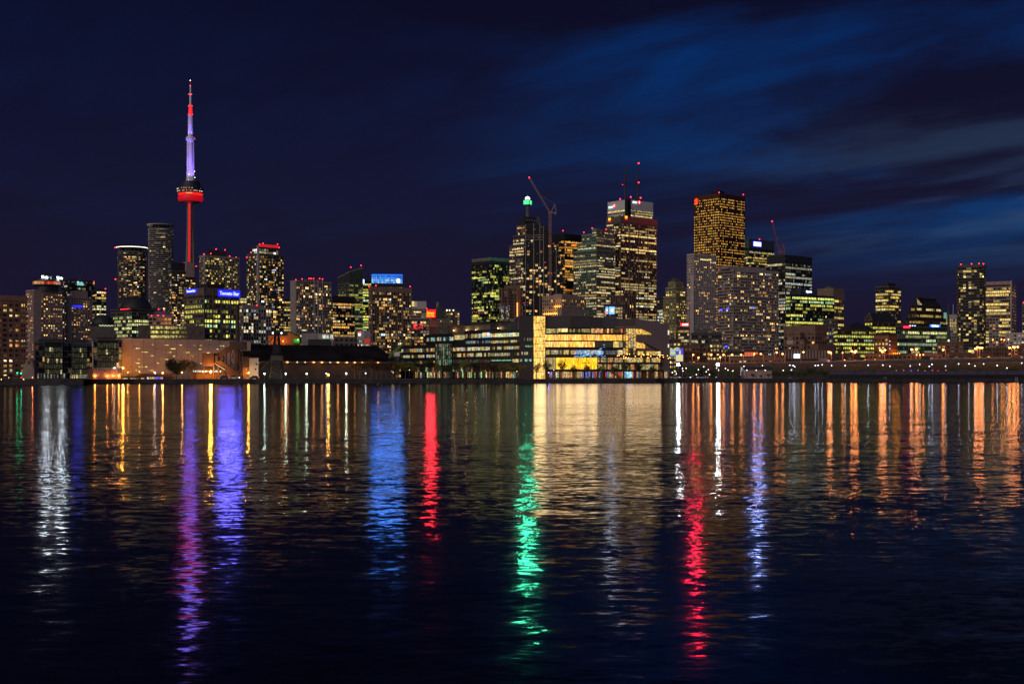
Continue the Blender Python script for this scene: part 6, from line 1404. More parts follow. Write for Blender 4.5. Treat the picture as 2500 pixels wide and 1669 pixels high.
# glazed atrium bay and tail
for k in range(5):
    px = 1521 + k * 6.2
    for y0, y1 in ((802, 816), (817, 832), (833, 849), (850, 866)): fc.panes(px, px + 6.0, y0, y1, 1, [(1, .62, .16), (1, .54, .1), (.9, .56, .2), (.5, .38, .2)], .85, .8, o=-.6, mat=WIN_DETAIL, gap=.16)
    fc.box('atrium_post', px - .5, px + .3, 800, 870, -.75, -.5, BLACK)
mb = MB(); mb.beam((fc.x(1530), -.95, fc.z(832, 1530)), (fc.x(1550), -.95, fc.z(821, 1550)), .3); mb.build('atrium_stair', BLACK, fc.root); mb = MB(); mb.beam((fc.x(1535), -.95, fc.z(866, 1540)), (fc.x(1556), -.95, fc.z(852, 1556)), .35); mb.build('atrium_stair', BLACK, fc.root)
for k in range(5):
    x0, x1 = 1552 + k * 7.6, 1552 + k * 7.6 + 6.8; ya, yb = [(803, 803), (803, 803.5), (804, 807), (807.5, 811), (811, 815)][k]
    mb = MB(); zb0, zb1, zbt = fc.z(ya, 1570), fc.z(yb, 1570), fc.z(816.5, 1570); g = fc.r.uniform(.75, 1.1)
    mb.hexa([(fc.x(x0), -.7, zbt), (fc.x(x1), -.7, zbt), (fc.x(x1), -.6, zbt), (fc.x(x0), -.6, zbt)], [(fc.x(x0), -.7, zb0), (fc.x(x1), -.7, zb1), (fc.x(x1), -.6, zb1), (fc.x(x0), -.6, zb0)], 0, (g, g * .58, g * .10)); mb.build('window', WIN_DETAIL, fc.root)
    if k < 4:
        mb = MB(); ya, yb = [(835, 836), (837, 838), (837, 841), (843, 847)][k]; zb0, zb1, zbt = fc.z(ya, 1570), fc.z(yb, 1570), fc.z(850, 1570); g = 1.0 if k < 3 else .15
        mb.hexa([(fc.x(x0), -.7, zbt), (fc.x(x1), -.7, zbt), (fc.x(x1), -.6, zbt), (fc.x(x0), -.6, zbt)], [(fc.x(x0), -.7, zb0), (fc.x(x1), -.7, zb1), (fc.x(x1), -.6, zb1), (fc.x(x0), -.6, zb0)], 0, (g, g * .54, g * .08)); mb.build('window', WIN_DETAIL, fc.root)
fc.box('tail_slab', 1500, 1551, 797, 800.5, -1.2, 3, STEEL)
mb = MB(); mb.beam((fc.x(1572), -.8, fc.z(838, 1572)), (fc.x(1610), -.8, fc.z(857, 1610)), .5); mb.build('roof_slope', BLACK, fc.root)
# mauve hall
mb = MB(); xa, xb = fc.x(1550), fc.x(1633)
mb.hexa([(xa, -.45, 0), (xb, -.45, 0), (xb, 18, 0), (xa, 18, 0)], [(xa, -.45, fc.z(777, 1560)), (xb, -.45, fc.z(792, 1630)), (xb, 18, fc.z(792, 1630)), (xa, 18, fc.z(777, 1560))]); mb.build('mauve_hall', MAUVE, fc.root)
for k in range(1, 9): 
    px = 1556 + k * 8.6; fc.box('panel_joint', px, px + .35, 778 + k * 1.5, 858, -.50, -.44, DK)
for y0, y1 in ((806, 817), (840, 848)): fc.box('slot_window', 1630, 1633, y0, y1, -.6, -.46, emis('slot_room', (1, .85, .7), 1.0, False))
# terrace floors under the hall
fc.box('terrace_core', 1548, 1612, 857, 928, -1.2, -.5, G_CORE)
fc.panes(1548, 1612, 857.5, 867, 9, [(1, .64, .16), (1, .58, .12), (.9, .66, .28)], .85, .85, o=-1.25); fc.box('terrace_slab', 1524, 1618, 867.5, 873, -3.0, -1.2, G_CORE); fc.panes(1524, 1611, 873.5, 884, 20, [(1, .68, .22), (.9, .7, .32), (1, .6, .15)], .65, .8, o=-1.25); fc.box('terrace_slab', 1524, 1616, 884.5, 889, -2.4, -1.2, G_CORE); fc.panes(1524, 1610, 889.5, 902, 18, mixc, .5, .7, o=-1.25); fc.box('terrace_slab', 1522, 1618, 902.5, 906.5, -2.2, -1.2, G_CORE)
fc.panes(1524, 1545, 907, 922, 5, [(.2, .65, 1), (.4, .85, 1), (.3, .6, 1), (1, .3, .2)], .9, 1, o=-1.25); fc.panes(1545, 1632, 907, 922, 22, gc2, .6, .8, o=-1.25, gap=.25)
mb = MB(); mb.beam((fc.x(1488), -2.6, fc.z(906, 1490)), (fc.x(1512), -2.6, fc.z(921, 1512)), .9); mb.build('ramp', OL, fc.root)
tl = random.Random(21)
for k in range(26): ball(fc.root, (fc.x(tl.uniform(1504, 1632)), -3.2, fc.z(tl.uniform(864, 876), 1570)), .16, emis('terrace_lamp', (1, .45, .10), 8, False), 'terrace_lamp')

# added area lights before the glowing floors, strengthening their light on promenade and water
for x0, x1, y0, y1, L, c in ((1331, 1519, 817, 831, 4.4, (1, .73, .44)), (1331, 1451, 834, 847, 4.4, (1, .73, .44)), (1357, 1457, 873, 901, 4.2, (1, .72, .38)), (1303, 1331, 774, 922, 3.0, (1, .72, .38)), (1524, 1610, 857, 884, 4.0, (1, .70, .38)), (1340, 1610, 907, 921, 1.6, (1, .6, .4))):
    face_light(fc.root, ((fc.x(x0) + fc.x(x1)) / 2, -3.4, (fc.z(y0, 1430) + fc.z(y1, 1430)) / 2), fc.x(x1) - fc.x(x0), fc.z(y0, 1430) - fc.z(y1, 1430), c, L)
# ------------------------------------------------------------------ billboard, expressway, lamps, park, trees, yard
D = 700.0; q = D / F
bb = empty('billboard', (wx(1658, D), D, GZ), 0, 'tall lit billboard of a pale tower under a violet sky, topped by an oval sign', 'billboard')
def p3(px, py, y=0): return ((px - 1658) * q, y, wz(py, D) - GZ)
def bbox(nm, x0, x1, y0, y1, o0, o1, m): mb = MB(); mb.box((x0 - 1658) * q, (x1 - 1658) * q, o0, o1, wz(y1, D) - GZ, wz(y0, D) - GZ); return mb.build(nm, m, bb)
bbox('panel', 1650, 1668, 849.5, 882, 0, .5, emis('violet_print', (.10, .10, .75), .75, True))
bbox('printed_base', 1650, 1667.5, 866, 881.5, -.06, -.02, emis('cream_print', (1, .88, .45), .75, True)); bbox('printed_tower', 1658, 1662, 856, 866, -.06, -.02, MATS['cream_print']); bbox('printed_tip', 1659.3, 1660.8, 853.5, 856, -.06, -.02, MATS['cream_print'])
mb = MB(); mb.face([(4.6 * q * math.cos(2 * math.pi * k / 18), 0, 4.2 * q * math.sin(2 * math.pi * k / 18)) for k in range(18)]); ov = mb.build('oval_sign', emis('pale_oval', (.55, .8, .9), .9), bb); ov.location = p3(1653.7, 852, -.3)
mb = MB(); mb.box(-3.4 * q, 3.4 * q, -.08, -.04, -.9 * q, .9 * q); o2 = mb.build('oval_band', BLACK, bb); o2.location = p3(1653.7, 852, -.32)
bbox('side_panel', 1636, 1649, 852, 868.5, .2, .6, emis('blue_yellow_print', (.55, .75, .75), .7)); bbox('yellow_band', 1636, 1649, 860, 863, .1, .17, emis('yellow_print', (1, .75, .05), .9)); bbox('cyan_band', 1636, 1649, 865, 868, .1, .17, emis('cyan_print', (.1, .65, .9), .8))
for px in (1640, 1653, 1664): mb = MB(); mb.beam(p3(px, 925, .8), p3(px, 868, .8), .4); mb.build('post', BLACK, bb)

# expressway
DE = 860.0; q = DE / F
ex = empty('elevated_expressway', (wx(1660, DE), DE, GZ), 0, 'elevated expressway on piers, its parapet glowing orange under the lamps', 'expressway')
ew = 16.0
zt0 = wz(890, DE) - GZ; zt1 = wz(878, DE) - GZ
def e3(px): return (px - 1660) * q
pts = [(1660, 888.5), (1760, 889), (1900, 886.5), (2040, 884), (2200, 880), (2360, 876.5), (2600, 874)]
for (xa, ya), (xb, yb) in zip(pts, pts[1:]):
    za, zb = wz(ya, DE) - GZ, wz(yb, DE) - GZ
    mb = MB(); mb.hexa([(e3(xa), 0, za - 2.0), (e3(xb), 0, zb - 2.0), (e3(xb), ew, zb - 2.0), (e3(xa), ew, za - 2.0)], [(e3(xa), 0, za - .9), (e3(xb), 0, zb - .9), (e3(xb), ew, zb - .9), (e3(xa), ew, za - .9)]); mb.build('deck', CONC_D, ex)
    mb = MB(); mb.hexa([(e3(xa), -.3, za - 1.2), (e3(xb), -.3, zb - 1.2), (e3(xb), .0, zb - 1.2), (e3(xa), 0, za - 1.2)], [(e3(xa), -.3, za + .3), (e3(xb), -.3, zb + .3), (e3(xb), 0, zb + .3), (e3(xa), 0, za + .3)]); mb.build('parapet', CONC_D, ex)
    mb = MB(); mb.hexa([(e3(xa), ew, za - 1.2), (e3(xb), ew, zb - 1.2), (e3(xb), ew + .4, zb - 1.2), (e3(xa), ew + .4, za - 1.2)], [(e3(xa), ew, za + 1.2), (e3(xb), ew, zb + 1.2), (e3(xb), ew + .4, zb + 1.2), (e3(xa), ew + .4, za + 1.2)]); mb.build('parapet', CONC_D, ex)
    n = max(1, int((xb - xa) / 34))
    for k in range(n):
        px = xa + (xb - xa) * (k + .5) / n; mb = MB(); mb.box(e3(px) - .8, e3(px) + .8, 2, 14, 0, za - 1.9); mb.build('pier', CONC_D, ex)
SOD = emis('sodium_lamp', (1, .30, .075), 105); SODP = emis('sodium_lamp_pale', (1, .31, .085), 115)
POLE = pbr('lamp_pole_orange', (.30, .20, .12), .6)
ORD = ['first', 'second', 'third', 'fourth', 'fifth', 'sixth', 'seventh', 'eighth', 'ninth', 'tenth', 'eleventh', 'twelfth', 'thirteenth', 'fourteenth', 'fifteenth', 'sixteenth', 'seventeenth', 'eighteenth', 'nineteenth', 'twentieth', 'twenty-first', 'twenty-second', 'twenty-third', 'twenty-fourth', 'twenty-fifth', 'twenty-sixth']
def road_lamp(px, heads, ybase, D, label, group, mat=SOD, r=.66, arm=True):
    q = D / F; root = empty('street_lamp', (wx(px, D), D, wz(ybase, D)), 0, label, 'street lamp', group)
    for hx, hy in heads:
        zt = wz(hy, D) - wz(ybase, D); x = (hx - px) * q
        mb = MB(); mb.tube((0, 0, 0), (0, 0, zt - .2), .16, .11, 6); mb.tube((0, 0, zt - .25), (x * .8, -.4, zt + .25), .09, .07, 6); mb.build('pole', POLE, root)
        mb = MB(); mb.box(x - .55, x + .55, -.9, -.2, zt + .22, zt + .45); mb.build('lamp_head', STEEL, root)
        ball(root, (x, -.55, zt), r, mat)
    return root
dl = [(2030, [(2023, 859.5), (2027, 861)], 884), (2083, [(2079, 857), (2089, 857), (2087, 860)], 882), (2155, [(2149, 855), (2160, 854.5)], 881), (2160, [(2154, 859)], 880), (2231, [(2225, 853), (2237, 853)], 879), (2308, [(2302, 854)], 878), (2386, [(2381, 851), (2393, 849)], 876), (2391, [(2386, 848), (2397, 849)], 876), (2470, [(2464, 849), (2476, 847.5)], 875), (2477, [(2473, 847.5), (2484, 847)], 875)]
for k, (px, heads, yb) in enumerate(dl): road_lamp(px, heads, yb, DE + 3 + (k % 2) * 6, 'tall orange expressway lamp, %s east of the gallery shed counting eastward' % ORD[k], 'expressway lamps', SODP)
wl_ = [(1691, [(1692, 866)], 888), (1704, [(1705, 873)], 888), (1730, [(1736, 866.5)], 888), (1771, [(1766, 866)], 888), (1759, [(1758, 872)], 888), (1781, [(1787, 866)], 888), (1815, [(1809, 866)], 888), (1840, [(1841, 864)], 888), (1863, [(1857, 864)], 888), (1891, [(1896, 860.5)], 887), (1916, [(1910, 864)], 887), (1955, [(1961, 859.5)], 886)]
for k, (px, heads, yb) in enumerate(wl_): road_lamp(px, heads, yb, DE + 3 + (k % 3) * 3, 'orange road lamp, %s of the row between the billboard and the gallery shed' % ORD[k], 'expressway lamps', SOD, .55)
for k, (px, py) in enumerate([(2003, 874), (2057, 861), (2062, 879), (2087, 880), (2112, 879), (2136, 878), (2230, 878), (2257, 877), (2285, 876), (2303, 876), (2238, 865.5), (2246, 865.5), (2254, 865.5), (2424, 829), (2445, 828), (2452, 829), (2462, 828)]):
    D = 915; root = empty('wall_lamp', (wx(px, D), D, GZ), 0, 'small orange lamp beyond the expressway, %s counted from the gallery shed eastward' % ORD[k], 'lamp', 'small orange lamps beyond the expressway')
    zt = wz(py, D) - GZ; mb = MB(); mb.tube((0, .3, 0), (0, .3, zt), .1); mb.build('post', POLE, root); ball(root, (0, 0, zt), .45, SOD)

# two glaring floodlights
GLARE = emis('glaring_flood', (.92, 1.0, 1.0), 420)
for px, lab in ((1656, 'glaring white floodlight on a pole right below the billboard'), (1753, 'glaring blue-white floodlight on a pole in the park')):
    D = 660; root = empty('floodlight', (wx(px, D), D, GZ), 0, lab, 'floodlight', 'white floodlights'); zt = wz(890, D) - GZ
    mb = MB(); mb.tube((0, 0, 0), (0, 0, zt), .14, .1); mb.build('pole', BLACK, root); mb = MB(); mb.box(-.8, .8, .2, .6, zt - .5, zt + .6); mb.build('lamp_housing', STEEL, root)
    ball(root, (0, -.35, zt), .58, GLARE)

# quay lamps by the sugar sheds
GW = emis('greenish_lamp', (.70, 1.0, .80), 210); OW = emis('hot_orange_lamp', (1, .38, .045), 900); WW = emis('cool_lamp', (.8, .9, 1), 70); SO2 = emis('small_orange_lamp', (1, .38, .08), 420)
def quay_lamp(px, py, D, mat, r, label, group='quay lamps', zb=GZ):
    root = empty('quay_lamp', (wx(px, D), D, zb), 0, label, 'street lamp', group); zt = wz(py, D) - zb
    mb = MB(); mb.tube((0, .15, 0), (0, .15, zt + .2), .10, .07); mb.tube((0, .15, zt + .2), (0, -.2, zt + .3), .06); mb.build('pole', CHARCOAL, root)
    ball(root, (0, -.3, zt), r, mat)
for px, py, m, r, lab in ((646, 912, GW, .26, 'bright blue-green quay lamp beside the pale narrow tower'), (698, 912, GW, .28, 'green-white quay lamp east of the lattice unloader'), (749, 912, GW, .26, 'green-white quay lamp midway along the dark shed'), (845.5, 911.5, GW, .28, 'easternmost green-white quay lamp, near the first trees'), (797, 911.5, WW, .2, 'small blue-white lamp touching the big orange lamp'), (893, 911, WW, .17, 'small white lamp among the dark trees by the shed'),
                          (802, 915, OW, .26, 'flaring orange lamp low on the quay before the dark shed'), (515, 907, OW, .42, 'flaring orange lamp under the conveyor drive house'), (397.6, 910, SO2, .26, 'orange lamp beside the dark round tree'), (445, 909, SO2, .2, 'small orange lamp half behind the dark round tree'), (301, 898, OW, .30, 'strong orange floodlight on a post at the western end of the blank warehouse'), (379, 910, WW, .24, 'white lamp on a tall post before the blank warehouse'), (607, 909.5, OW, .2, 'orange lamp on the annex of the pale narrow tower')):
    D = 537 if px < 600 else 545
    quay_lamp(px, py, D, m, r, lab)
for k, (px, py) in enumerate([(313, 908), (341, 907), (376, 907)]): quay_lamp(px, py, 536, SO2, .12, 'thin dim lamp post before the warehouse, %s of three from the west' % ORD[k])
for k, px in enumerate((416, 431, 448, 463, 490, 562, 573)): quay_lamp(px, 926, 538, SO2, .13, 'knee-high path light on the sugar quay, %s from the west' % ORD[k], 'path lights')
for k, (px, py, c) in enumerate(((43, 910, (.02, 1, .35)), (52, 911, (.02, 1, .5)))):
    quay_lamp(px, py, 560, emis('traffic_green_%d' % k, c, 30), .32, 'green traffic light by the gable house, the %s one' % ('western', 'eastern')[k], 'green traffic lights')
for k, px in enumerate((4, 14, 20, 27, 34, 47, 58, 80)): quay_lamp(px, 926 - (6 if px == 80 else 0) + (k % 2), 470, emis('red_orange_lamp', (1, .16, .05), 300) if k % 2 else SO2, .14, 'low red-orange light on the western quay, %s from the picture edge' % ORD[k], 'western quay lights')
# light poles on the promenade
for k, px in enumerate((931, 957, 960, 1000, 1262, 1339, 1352, 1466)):
    quay_lamp(px, 903 + (k % 3) * 3, 556, emis('promenade_lamp', (1, .72, .38), 45), .15, 'slim promenade lamp, %s from the dark shed eastward' % ORD[k], 'promenade lamps')
quay_lamp(1341, 910, 554, emis('blue_marker', (.05, .08, 1), 60), .22, 'blue marker light in front of the glass stair tower')
quay_lamp(1180, 909, 556, emis('blue_white_marker', (.5, .6, 1), 45), .18, 'blue-white marker light before the media building')
# park globes
pk = [(1641, 909), (1651, 912), (1666, 899), (1667, 905), (1675, 898.5), (1718, 895), (1705, 902), (1729, 902), (1724, 907), (1749, 898), (1754, 903), (1771, 899), (1777, 903), (1789, 905), (1816, 894), (1861, 892), (1823, 903.5), (1846, 903.5), (1868, 903.5), (1912, 904), (1700, 914), (1732, 914)]
for k, (px, py) in enumerate(pk): quay_lamp(px, py, 655 + (k % 3) * 6, emis('park_globe', (1, .78, .66), 22), .19, 'park globe lamp, %s from the billboard eastward' % ORD[k], 'park globe lamps')
ys = [(1928, 891), (1936, 892), (1940, 895), (1932, 903), (1990, 892), (1997, 891.5), (2007, 890), (2030, 892), (2063, 892), (2119, 891), (2155, 891), (2172, 893.5), (2245, 889), (2275, 889), (2268, 894), (2308, 893.5), (2340, 888), (2365, 888), (2401, 888), (2380, 893), (2434, 892), (2458, 898), (2494, 886), (2222, 893)]
YL = emis('yard_lamp', (.72, .76, 1.0), 90)
for k, (px, py) in enumerate(ys): quay_lamp(px, py, 720 + (k % 4) * 10, YL, .20, 'cool white yard lamp below the expressway, %s from the park eastward' % ORD[k], 'yard lamps')
for k, px in enumerate((2188, 2206, 2224, 2241, 2258, 2276, 2290, 2309)): quay_lamp(px, 904.5 - (k % 2), 684, emis('red_dock_light', (1, .35, .25), 16) if k not in (6,) else emis('stop_red', (1, .02, .02), 60), .18, 'small dock light above the breakwater, %s from the west' % ORD[k], 'dock lights')

# breakwater barge wall on the east
D = 676.0
bw = empty('breakwater_barge', (wx(2020, D), D, 0), 0, 'long violet-grey moored barge wall along the eastern quay', 'barge')
q = D / F
mb = MB(); mb.box(0, 600 * q, -4, 3, .3, wz(914, D)); mb.build('hull', BLACK, bw); mb = MB(); mb.box(0, 600 * q, -3.5, -3.0, wz(914, D), wz(905, D)); mb.build('bulwark', pbr('violet_bulwark', (.085, .07, .125), .7), bw)
for k in range(24): mb = MB(); mb.box((8 + k * 25) * q, (9 + k * 25) * q, -3.7, -3.4, wz(914, D) + .05, wz(905, D)); mb.build('stiffener', CHARCOAL, bw)
for px in (2028, 2040, 2052, 2064, 2076, 2088):
    mb = MB(); mb.tube(((px - 2020) * q, -3.8, wz(908, D)), ((px - 2020) * q, -3.8, wz(901, D)), .08); mb.build('rail_post', STEEL, bw)
mb = MB(); mb.beam((6 * q, -3.8, wz(902, D)), (70 * q, -3.8, wz(902, D)), .1); mb.build('rail', STEEL, bw)
for k, px in enumerate((1927, 2158, 2478)):
    D = 662.0; root = empty('dock_ladder', (wx(px, D), D - 2.0, 0), 0, 'pale ladder pair on the dark eastern quay face, %s from the west' % ORD[k], 'ladder', 'quay ladders')
    for xx in (-.5, .5): mb = MB(); mb.beam((xx, 0, .2), (xx, 0, 2.6), .14); mb.build('rail', CONC_L, root)
    for r_ in range(5): mb = MB(); mb.beam((-.5, 0, .5 + r_ * .45), (.5, 0, .5 + r_ * .45), .09); mb.build('rung', CONC_L, root)

# yard: tent frames, blue excavator-like boat cover, containers
D = 705.0; q = D / F
def arch_tent(px, w, label):
    root = empty('hoop_tent', (wx(px, D), D, GZ), 0, label, 'tent'); r_ = w * q / 2; mb = MB(); n = 10
    for k in range(n):
        t0, t1 = math.pi * k / n, math.pi * (k + 1) / n
        mb.face([(r_ * math.cos(t0), 0, 3.4 * math.sin(t0)), (r_ * math.cos(t0), 7, 3.4 * math.sin(t0)), (r_ * math.cos(t1), 7, 3.4 * math.sin(t1)), (r_ * math.cos(t1), 0, 3.4 * math.sin(t1))])
    mb.build('cover', CONC, root); mb = MB()
    for k in range(n):
        t0, t1 = math.pi * k / n, math.pi * (k + 1) / n; mb.beam((r_ * math.cos(t0), -.1, 3.4 * math.sin(t0)), (r_ * math.cos(t1), -.1, 3.4 * math.sin(t1)), .3)
    mb.build('hoop', CONC_L, root); mb = MB(); mb.box(-r_ * .5, r_ * .5, -.3, .1, 0, 1.9); mb.build('door_panel', pbr('navy_panel', (.05, .06, .2), .6), root)
arch_tent(2138, 26, 'grey hoop tent in the yard below the expressway')
root = empty('blue_boat', (wx(2224, D), D, GZ), .1, 'bright blue covered boat on stands in the yard', 'boat'); BLU = pbr('blue_tarp', (.03, .07, .55), .5)
mb = MB(); mb.hexa([(-2.0, -1.0, .9), (2.2, -1.0, .9), (2.2, 1.2, .9), (-2.0, 1.2, .9)], [(-2.3, -1.2, 3.1), (2.4, -1.2, 3.3), (2.4, 1.4, 3.3), (-2.3, 1.4, 3.1)]); mb.build('hull', BLU, root); mb = MB(); mb.box(-1.2, 1.4, -.8, 1.0, 3.2, 4.3); mb.build('cabin', BLU, root); mb = MB(); mb.beam((-1.9, 0, 4.6), (3.0, 0, 5.4), .3); mb.beam((-1.9, 0, 4.6), (-2.2, 0, 2.5), .25); mb.build('boom', BLU, root)
for xx in (-1.2, 1.2): mb = MB(); mb.box(xx - .15, xx + .15, -.8, .8, 0, .95); mb.build('stand', BLACK, root)
for k, (px, w, h, m, lab) in enumerate(((2349, 12, 3.9, pbr('pale_blue_steel', (.16, .22, .32), .6), 'pale blue upright container in the yard'), (2375, 20, 2.2, CONC, 'grey site cabin under the yard lamps'), (2412, 16, 2.4, BROWN, 'brown container beside the site cabin'), (2428, 8, 2.6, CONC_P, 'pink-grey container stood next to the brown one'), (2480, 36, 2.6, pbr('teal_steel', (.06, .16, .24), .6), 'long teal container at the eastern end of the yard'), (2290, 40, 1.8, pbr('pink_hoarding', (.30, .16, .18), .8), 'low pinkish hoarding in the middle of the yard'), (2195, 34, 2.0, CONC, 'long low grey shed west of the blue boat'))):
    root = empty('container', (wx(px, D + 8), D + 8, GZ), 0, lab, 'container', 'yard containers'); x = w * q / 2
    mb = MB(); mb.box(-x, x, 0, 2.6, 0, h); mb.build('box', m, root)
    for j in range(int(w / 3)): mb = MB(); xx = -x + (j + .5) * 2 * x / int(w / 3); mb.box(xx - .07, xx + .07, -.08, 0, .1, h - .1); mb.build('rib', m, root)
# park pavilion and white sail
D = 690.0; q = D / F; pv = empty('park_pavilion', (wx(1817, D), D, GZ), 0, 'low park pavilion with a dark arched roof over a pale pink wall', 'pavilion')
mb = MB(); mb.box(0, 68 * q, 0, 8, 0, wz(903, D) - GZ); mb.build('wall', CONC_P, pv); mb = MB(); n = 10
for k in range(n):
    a, c = k / n, (k + 1) / n; za = wz(903 - 3 * math.sin(math.pi * a), D) - GZ; zb = wz(903 - 3 * math.sin(math.pi * c), D) - GZ
    mb.hexa([(68 * q * a, -1, za), (68 * q * c, -1, zb), (68 * q * c, 9, zb), (68 * q * a, 9, za)], [(68 * q * a, -1, wz(895, D) - GZ), (68 * q * c, -1, wz(895, D) - GZ), (68 * q * c, 9, wz(895, D) - GZ), (68 * q * a, 9, wz(895, D) - GZ)])
mb.build('roof', CHARCOAL, pv)
root = empty('white_sail', (wx(1812, 668), 668, GZ), 0, 'white open sail-shaped frame sculpture beside the park pavilion', 'sculpture'); q = 668 / F
for p, r_, w in (((-4, 916), (-2.5, 895), .35), ((-2.5, 895), (4.5, 905), .35), ((4.5, 905), (4, 916), .35), ((-2.5, 895), (0, 906), .3)):
    mb = MB(); mb.beam((p[0] * q, 0, wz(p[1], 668) - GZ), (r_[0] * q, 0, wz(r_[1], 668) - GZ), w); mb.build('strut', WHITE, root)
# steam
mb = MB(); sr = random.Random(4); prof = []
for k in range(9): prof.append((1.3 + .6 * math.sin(k * 1.1) + k * .22 if 0 < k < 8 else .4, k * 1.6))
D = 790.0
mb.lathe(prof, 10)
for i, v_ in enumerate(mb.v):
    z_ = v_[2]; mb.v[i] = (v_[0] + .12 * z_ + sr.uniform(-.7, .7), v_[1] + sr.uniform(-.7, .7), z_)
sm = bpy.data.materials.new('steam'); sm.use_nodes = True; ntn = sm.node_tree; ntn.nodes.clear(); vo = ntn.nodes.new('ShaderNodeVolumePrincipled'); vo.inputs['Color'].default_value = (.95, .92, .95, 1); vo.inputs['Density'].default_value = .14; oo = ntn.nodes.new('ShaderNodeOutputMaterial'); ntn.links.new(vo.outputs[0], oo.inputs['Volume'])
tcn = ntn.nodes.new('ShaderNodeTexCoord'); nz = ntn.nodes.new('ShaderNodeTexNoise'); nz.inputs['Scale'].default_value = .55; ntn.links.new(tcn.outputs['Object'], nz.inputs['Vector']); mr = ntn.nodes.new('ShaderNodeMapRange'); mr.inputs[1].default_value = .46; mr.inputs[2].default_value = .72; mr.inputs[4].default_value = .42; ntn.links.new(nz.outputs[0], mr.inputs[0]); ntn.links.new(mr.outputs[0], vo.inputs['Density'])
so = mb.build('steam_plume', sm, smooth=True); so.location = (wx(730, D), D, wz(811, D)); so['kind'] = 'stuff'; so['label'] = 'pale plume of steam rising behind the orange shed'

# ------------------------------------------------------------------ trees
LEAF = {}
def leafmat(name, c): return pbr(name, c, .8, 0, .5, 1.5)
BARK = pbr('bark', (.10, .075, .05), .9)
def make_tree(h, rad, nleaf, seed, leaf, ls=.45, trunk_h=.38, flat=.8):
    r = random.Random(seed); root = bpy.data.objects.new('tree', None); COL.objects.link(root)
    t = MB(); th = h * trunk_h; t.tube((0, 0, -.1), (0, 0, th), h * .022 + .05, h * .016 + .03, 6)
    tips = []
    for k in range(7):
        a = 2 * math.pi * (k + r.random() * .6) / 7; rr = rad * r.uniform(.35, .75); zt = h * r.uniform(.62, .92)
        m_ = (rr * .45 * math.cos(a), rr * .45 * math.sin(a), th + (zt - th) * .5); e_ = (rr * math.cos(a), rr * math.sin(a), zt)
        t.tube((0, 0, th * .95), m_, h * .011 + .02, h * .008 + .015, 5); t.tube(m_, e_, h * .008 + .015, .02, 5); tips += [m_, e_]
        for j in range(2):
            b2 = a + r.uniform(-.9, .9); e2 = (m_[0] + rad * .35 * math.cos(b2), m_[1] + rad * .35 * math.sin(b2), m_[2] + h * .16); t.tube(m_, e2, .035, .015, 4); tips.append(e2)
    t.build('trunk', BARK, root)
    lf = MB(); clumps = [(Vector(p), rad * r.uniform(.22, .42)) for p in tips]
    for k in range(nleaf):
        c, cr_ = clumps[r.randrange(len(clumps))]
        d = Vector((r.gauss(0, 1), r.gauss(0, 1), r.gauss(0, 1) * flat)); p = c + d * cr_ * .5
        u_ = Vector((r.gauss(0, 1), r.gauss(0, 1), r.gauss(0, 1))).normalized(); v_ = u_.orthogonal().normalized(); s_ = ls * r.uniform(.5, 1.2)
        lf.face([p - u_ * s_, p + v_ * s_ * .5, p + u_ * s_, p - v_ * s_ * .5])
    lf.build('crown', leaf, root, 'stuff')
    return root
LG = leafmat('lime_leaf', (.20, .20, .03)); LD = leafmat('dark_leaf', (.045, .05, .02)); LR = leafmat('rust_leaf', (.12, .055, .022)); LP = leafmat('park_leaf', (.05, .095, .03))
big = make_tree(7.6, 4.6, 2600, 1, LD, .42, .22, 1.0); big.name = 'round_tree'; big.location = (wx(431, 535), 535, GZ); tag(big, 'dense dark round tree before the blank warehouse', 'tree')
bt2 = make_tree(9.2, 3.2, 700, 2, LD, .30, .3, 1.0); bt2.name = 'sparse_tree'; bt2.location = (wx(466, 541), 541, GZ); tag(bt2, 'taller sparse tree just east of the dense dark round tree', 'tree')
kinds = [make_tree(7.3, 2.5, 620, 10 + k, m, .26) for k, m in enumerate((LG, LD, LR, LG))] + [make_tree(4.6, 2.6, 520, 30 + k, LP, .26, .3) for k in range(2)]
used = set()
def plant(kind, px, D, sc, rz, label, group):
    src = kinds[kind]
    o = src if kind not in used else copy_tree(src); used.add(kind)
    o.name = 'street_tree' if kind < 4 else 'park_tree'; o.location = (wx(px, D), D, GZ); o.rotation_euler = (0, 0, rz); o.scale = (sc, sc, sc * trr.uniform(.9, 1.12)); tag(o, label, 'tree', group)
trr = random.Random(77)
row = [(866, 2), (879, 2), (893, 2), (907, 2), (919, 2), (932, 2), (944, 2), (958, 2), (972, 0), (990, 0), (1010, 0), (1030, 1), (1050, 1), (1068, 0), (1090, 1), (1112, 1), (1134, 0), (1158, 1), (1180, 2), (1204, 2), (1228, 0), (1250, 3), (1274, 3)]
for k, (px, kd) in enumerate(row):
    kind_name = {0: 'olive-green', 1: 'dark', 2: 'rust-leaved', 3: 'lime-green'}[kd]
    plant(kd, px, 552 + trr.uniform(-1, 3), trr.uniform(.85, 1.1), trr.uniform(0, 6), '%s small promenade tree, %s in the row from the dark shed to the stair tower' % (kind_name, ORD[k]), 'promenade trees')
row2 = [(1310, 1), (1336, 1), (1372, 1), (1400, 1), (1434, 1), (1468, 1), (1500, 1), (1528, 1), (1560, 1), (1592, 1)]
for k, (px, kd) in enumerate(row2): plant(kd, px, 553 + trr.uniform(-1, 3), trr.uniform(.78, 1.08), trr.uniform(0, 6), 'sparse dark promenade tree, %s in front of the golden college from its stair tower' % ORD[k], 'promenade trees')
row3 = [1690, 1702, 1716, 1728, 1742, 1780, 1790, 1838, 1858, 1876, 1890, 1904, 1918, 1934, 1950, 1966, 1980, 1998, 2014, 2044, 2070, 2096, 2110]
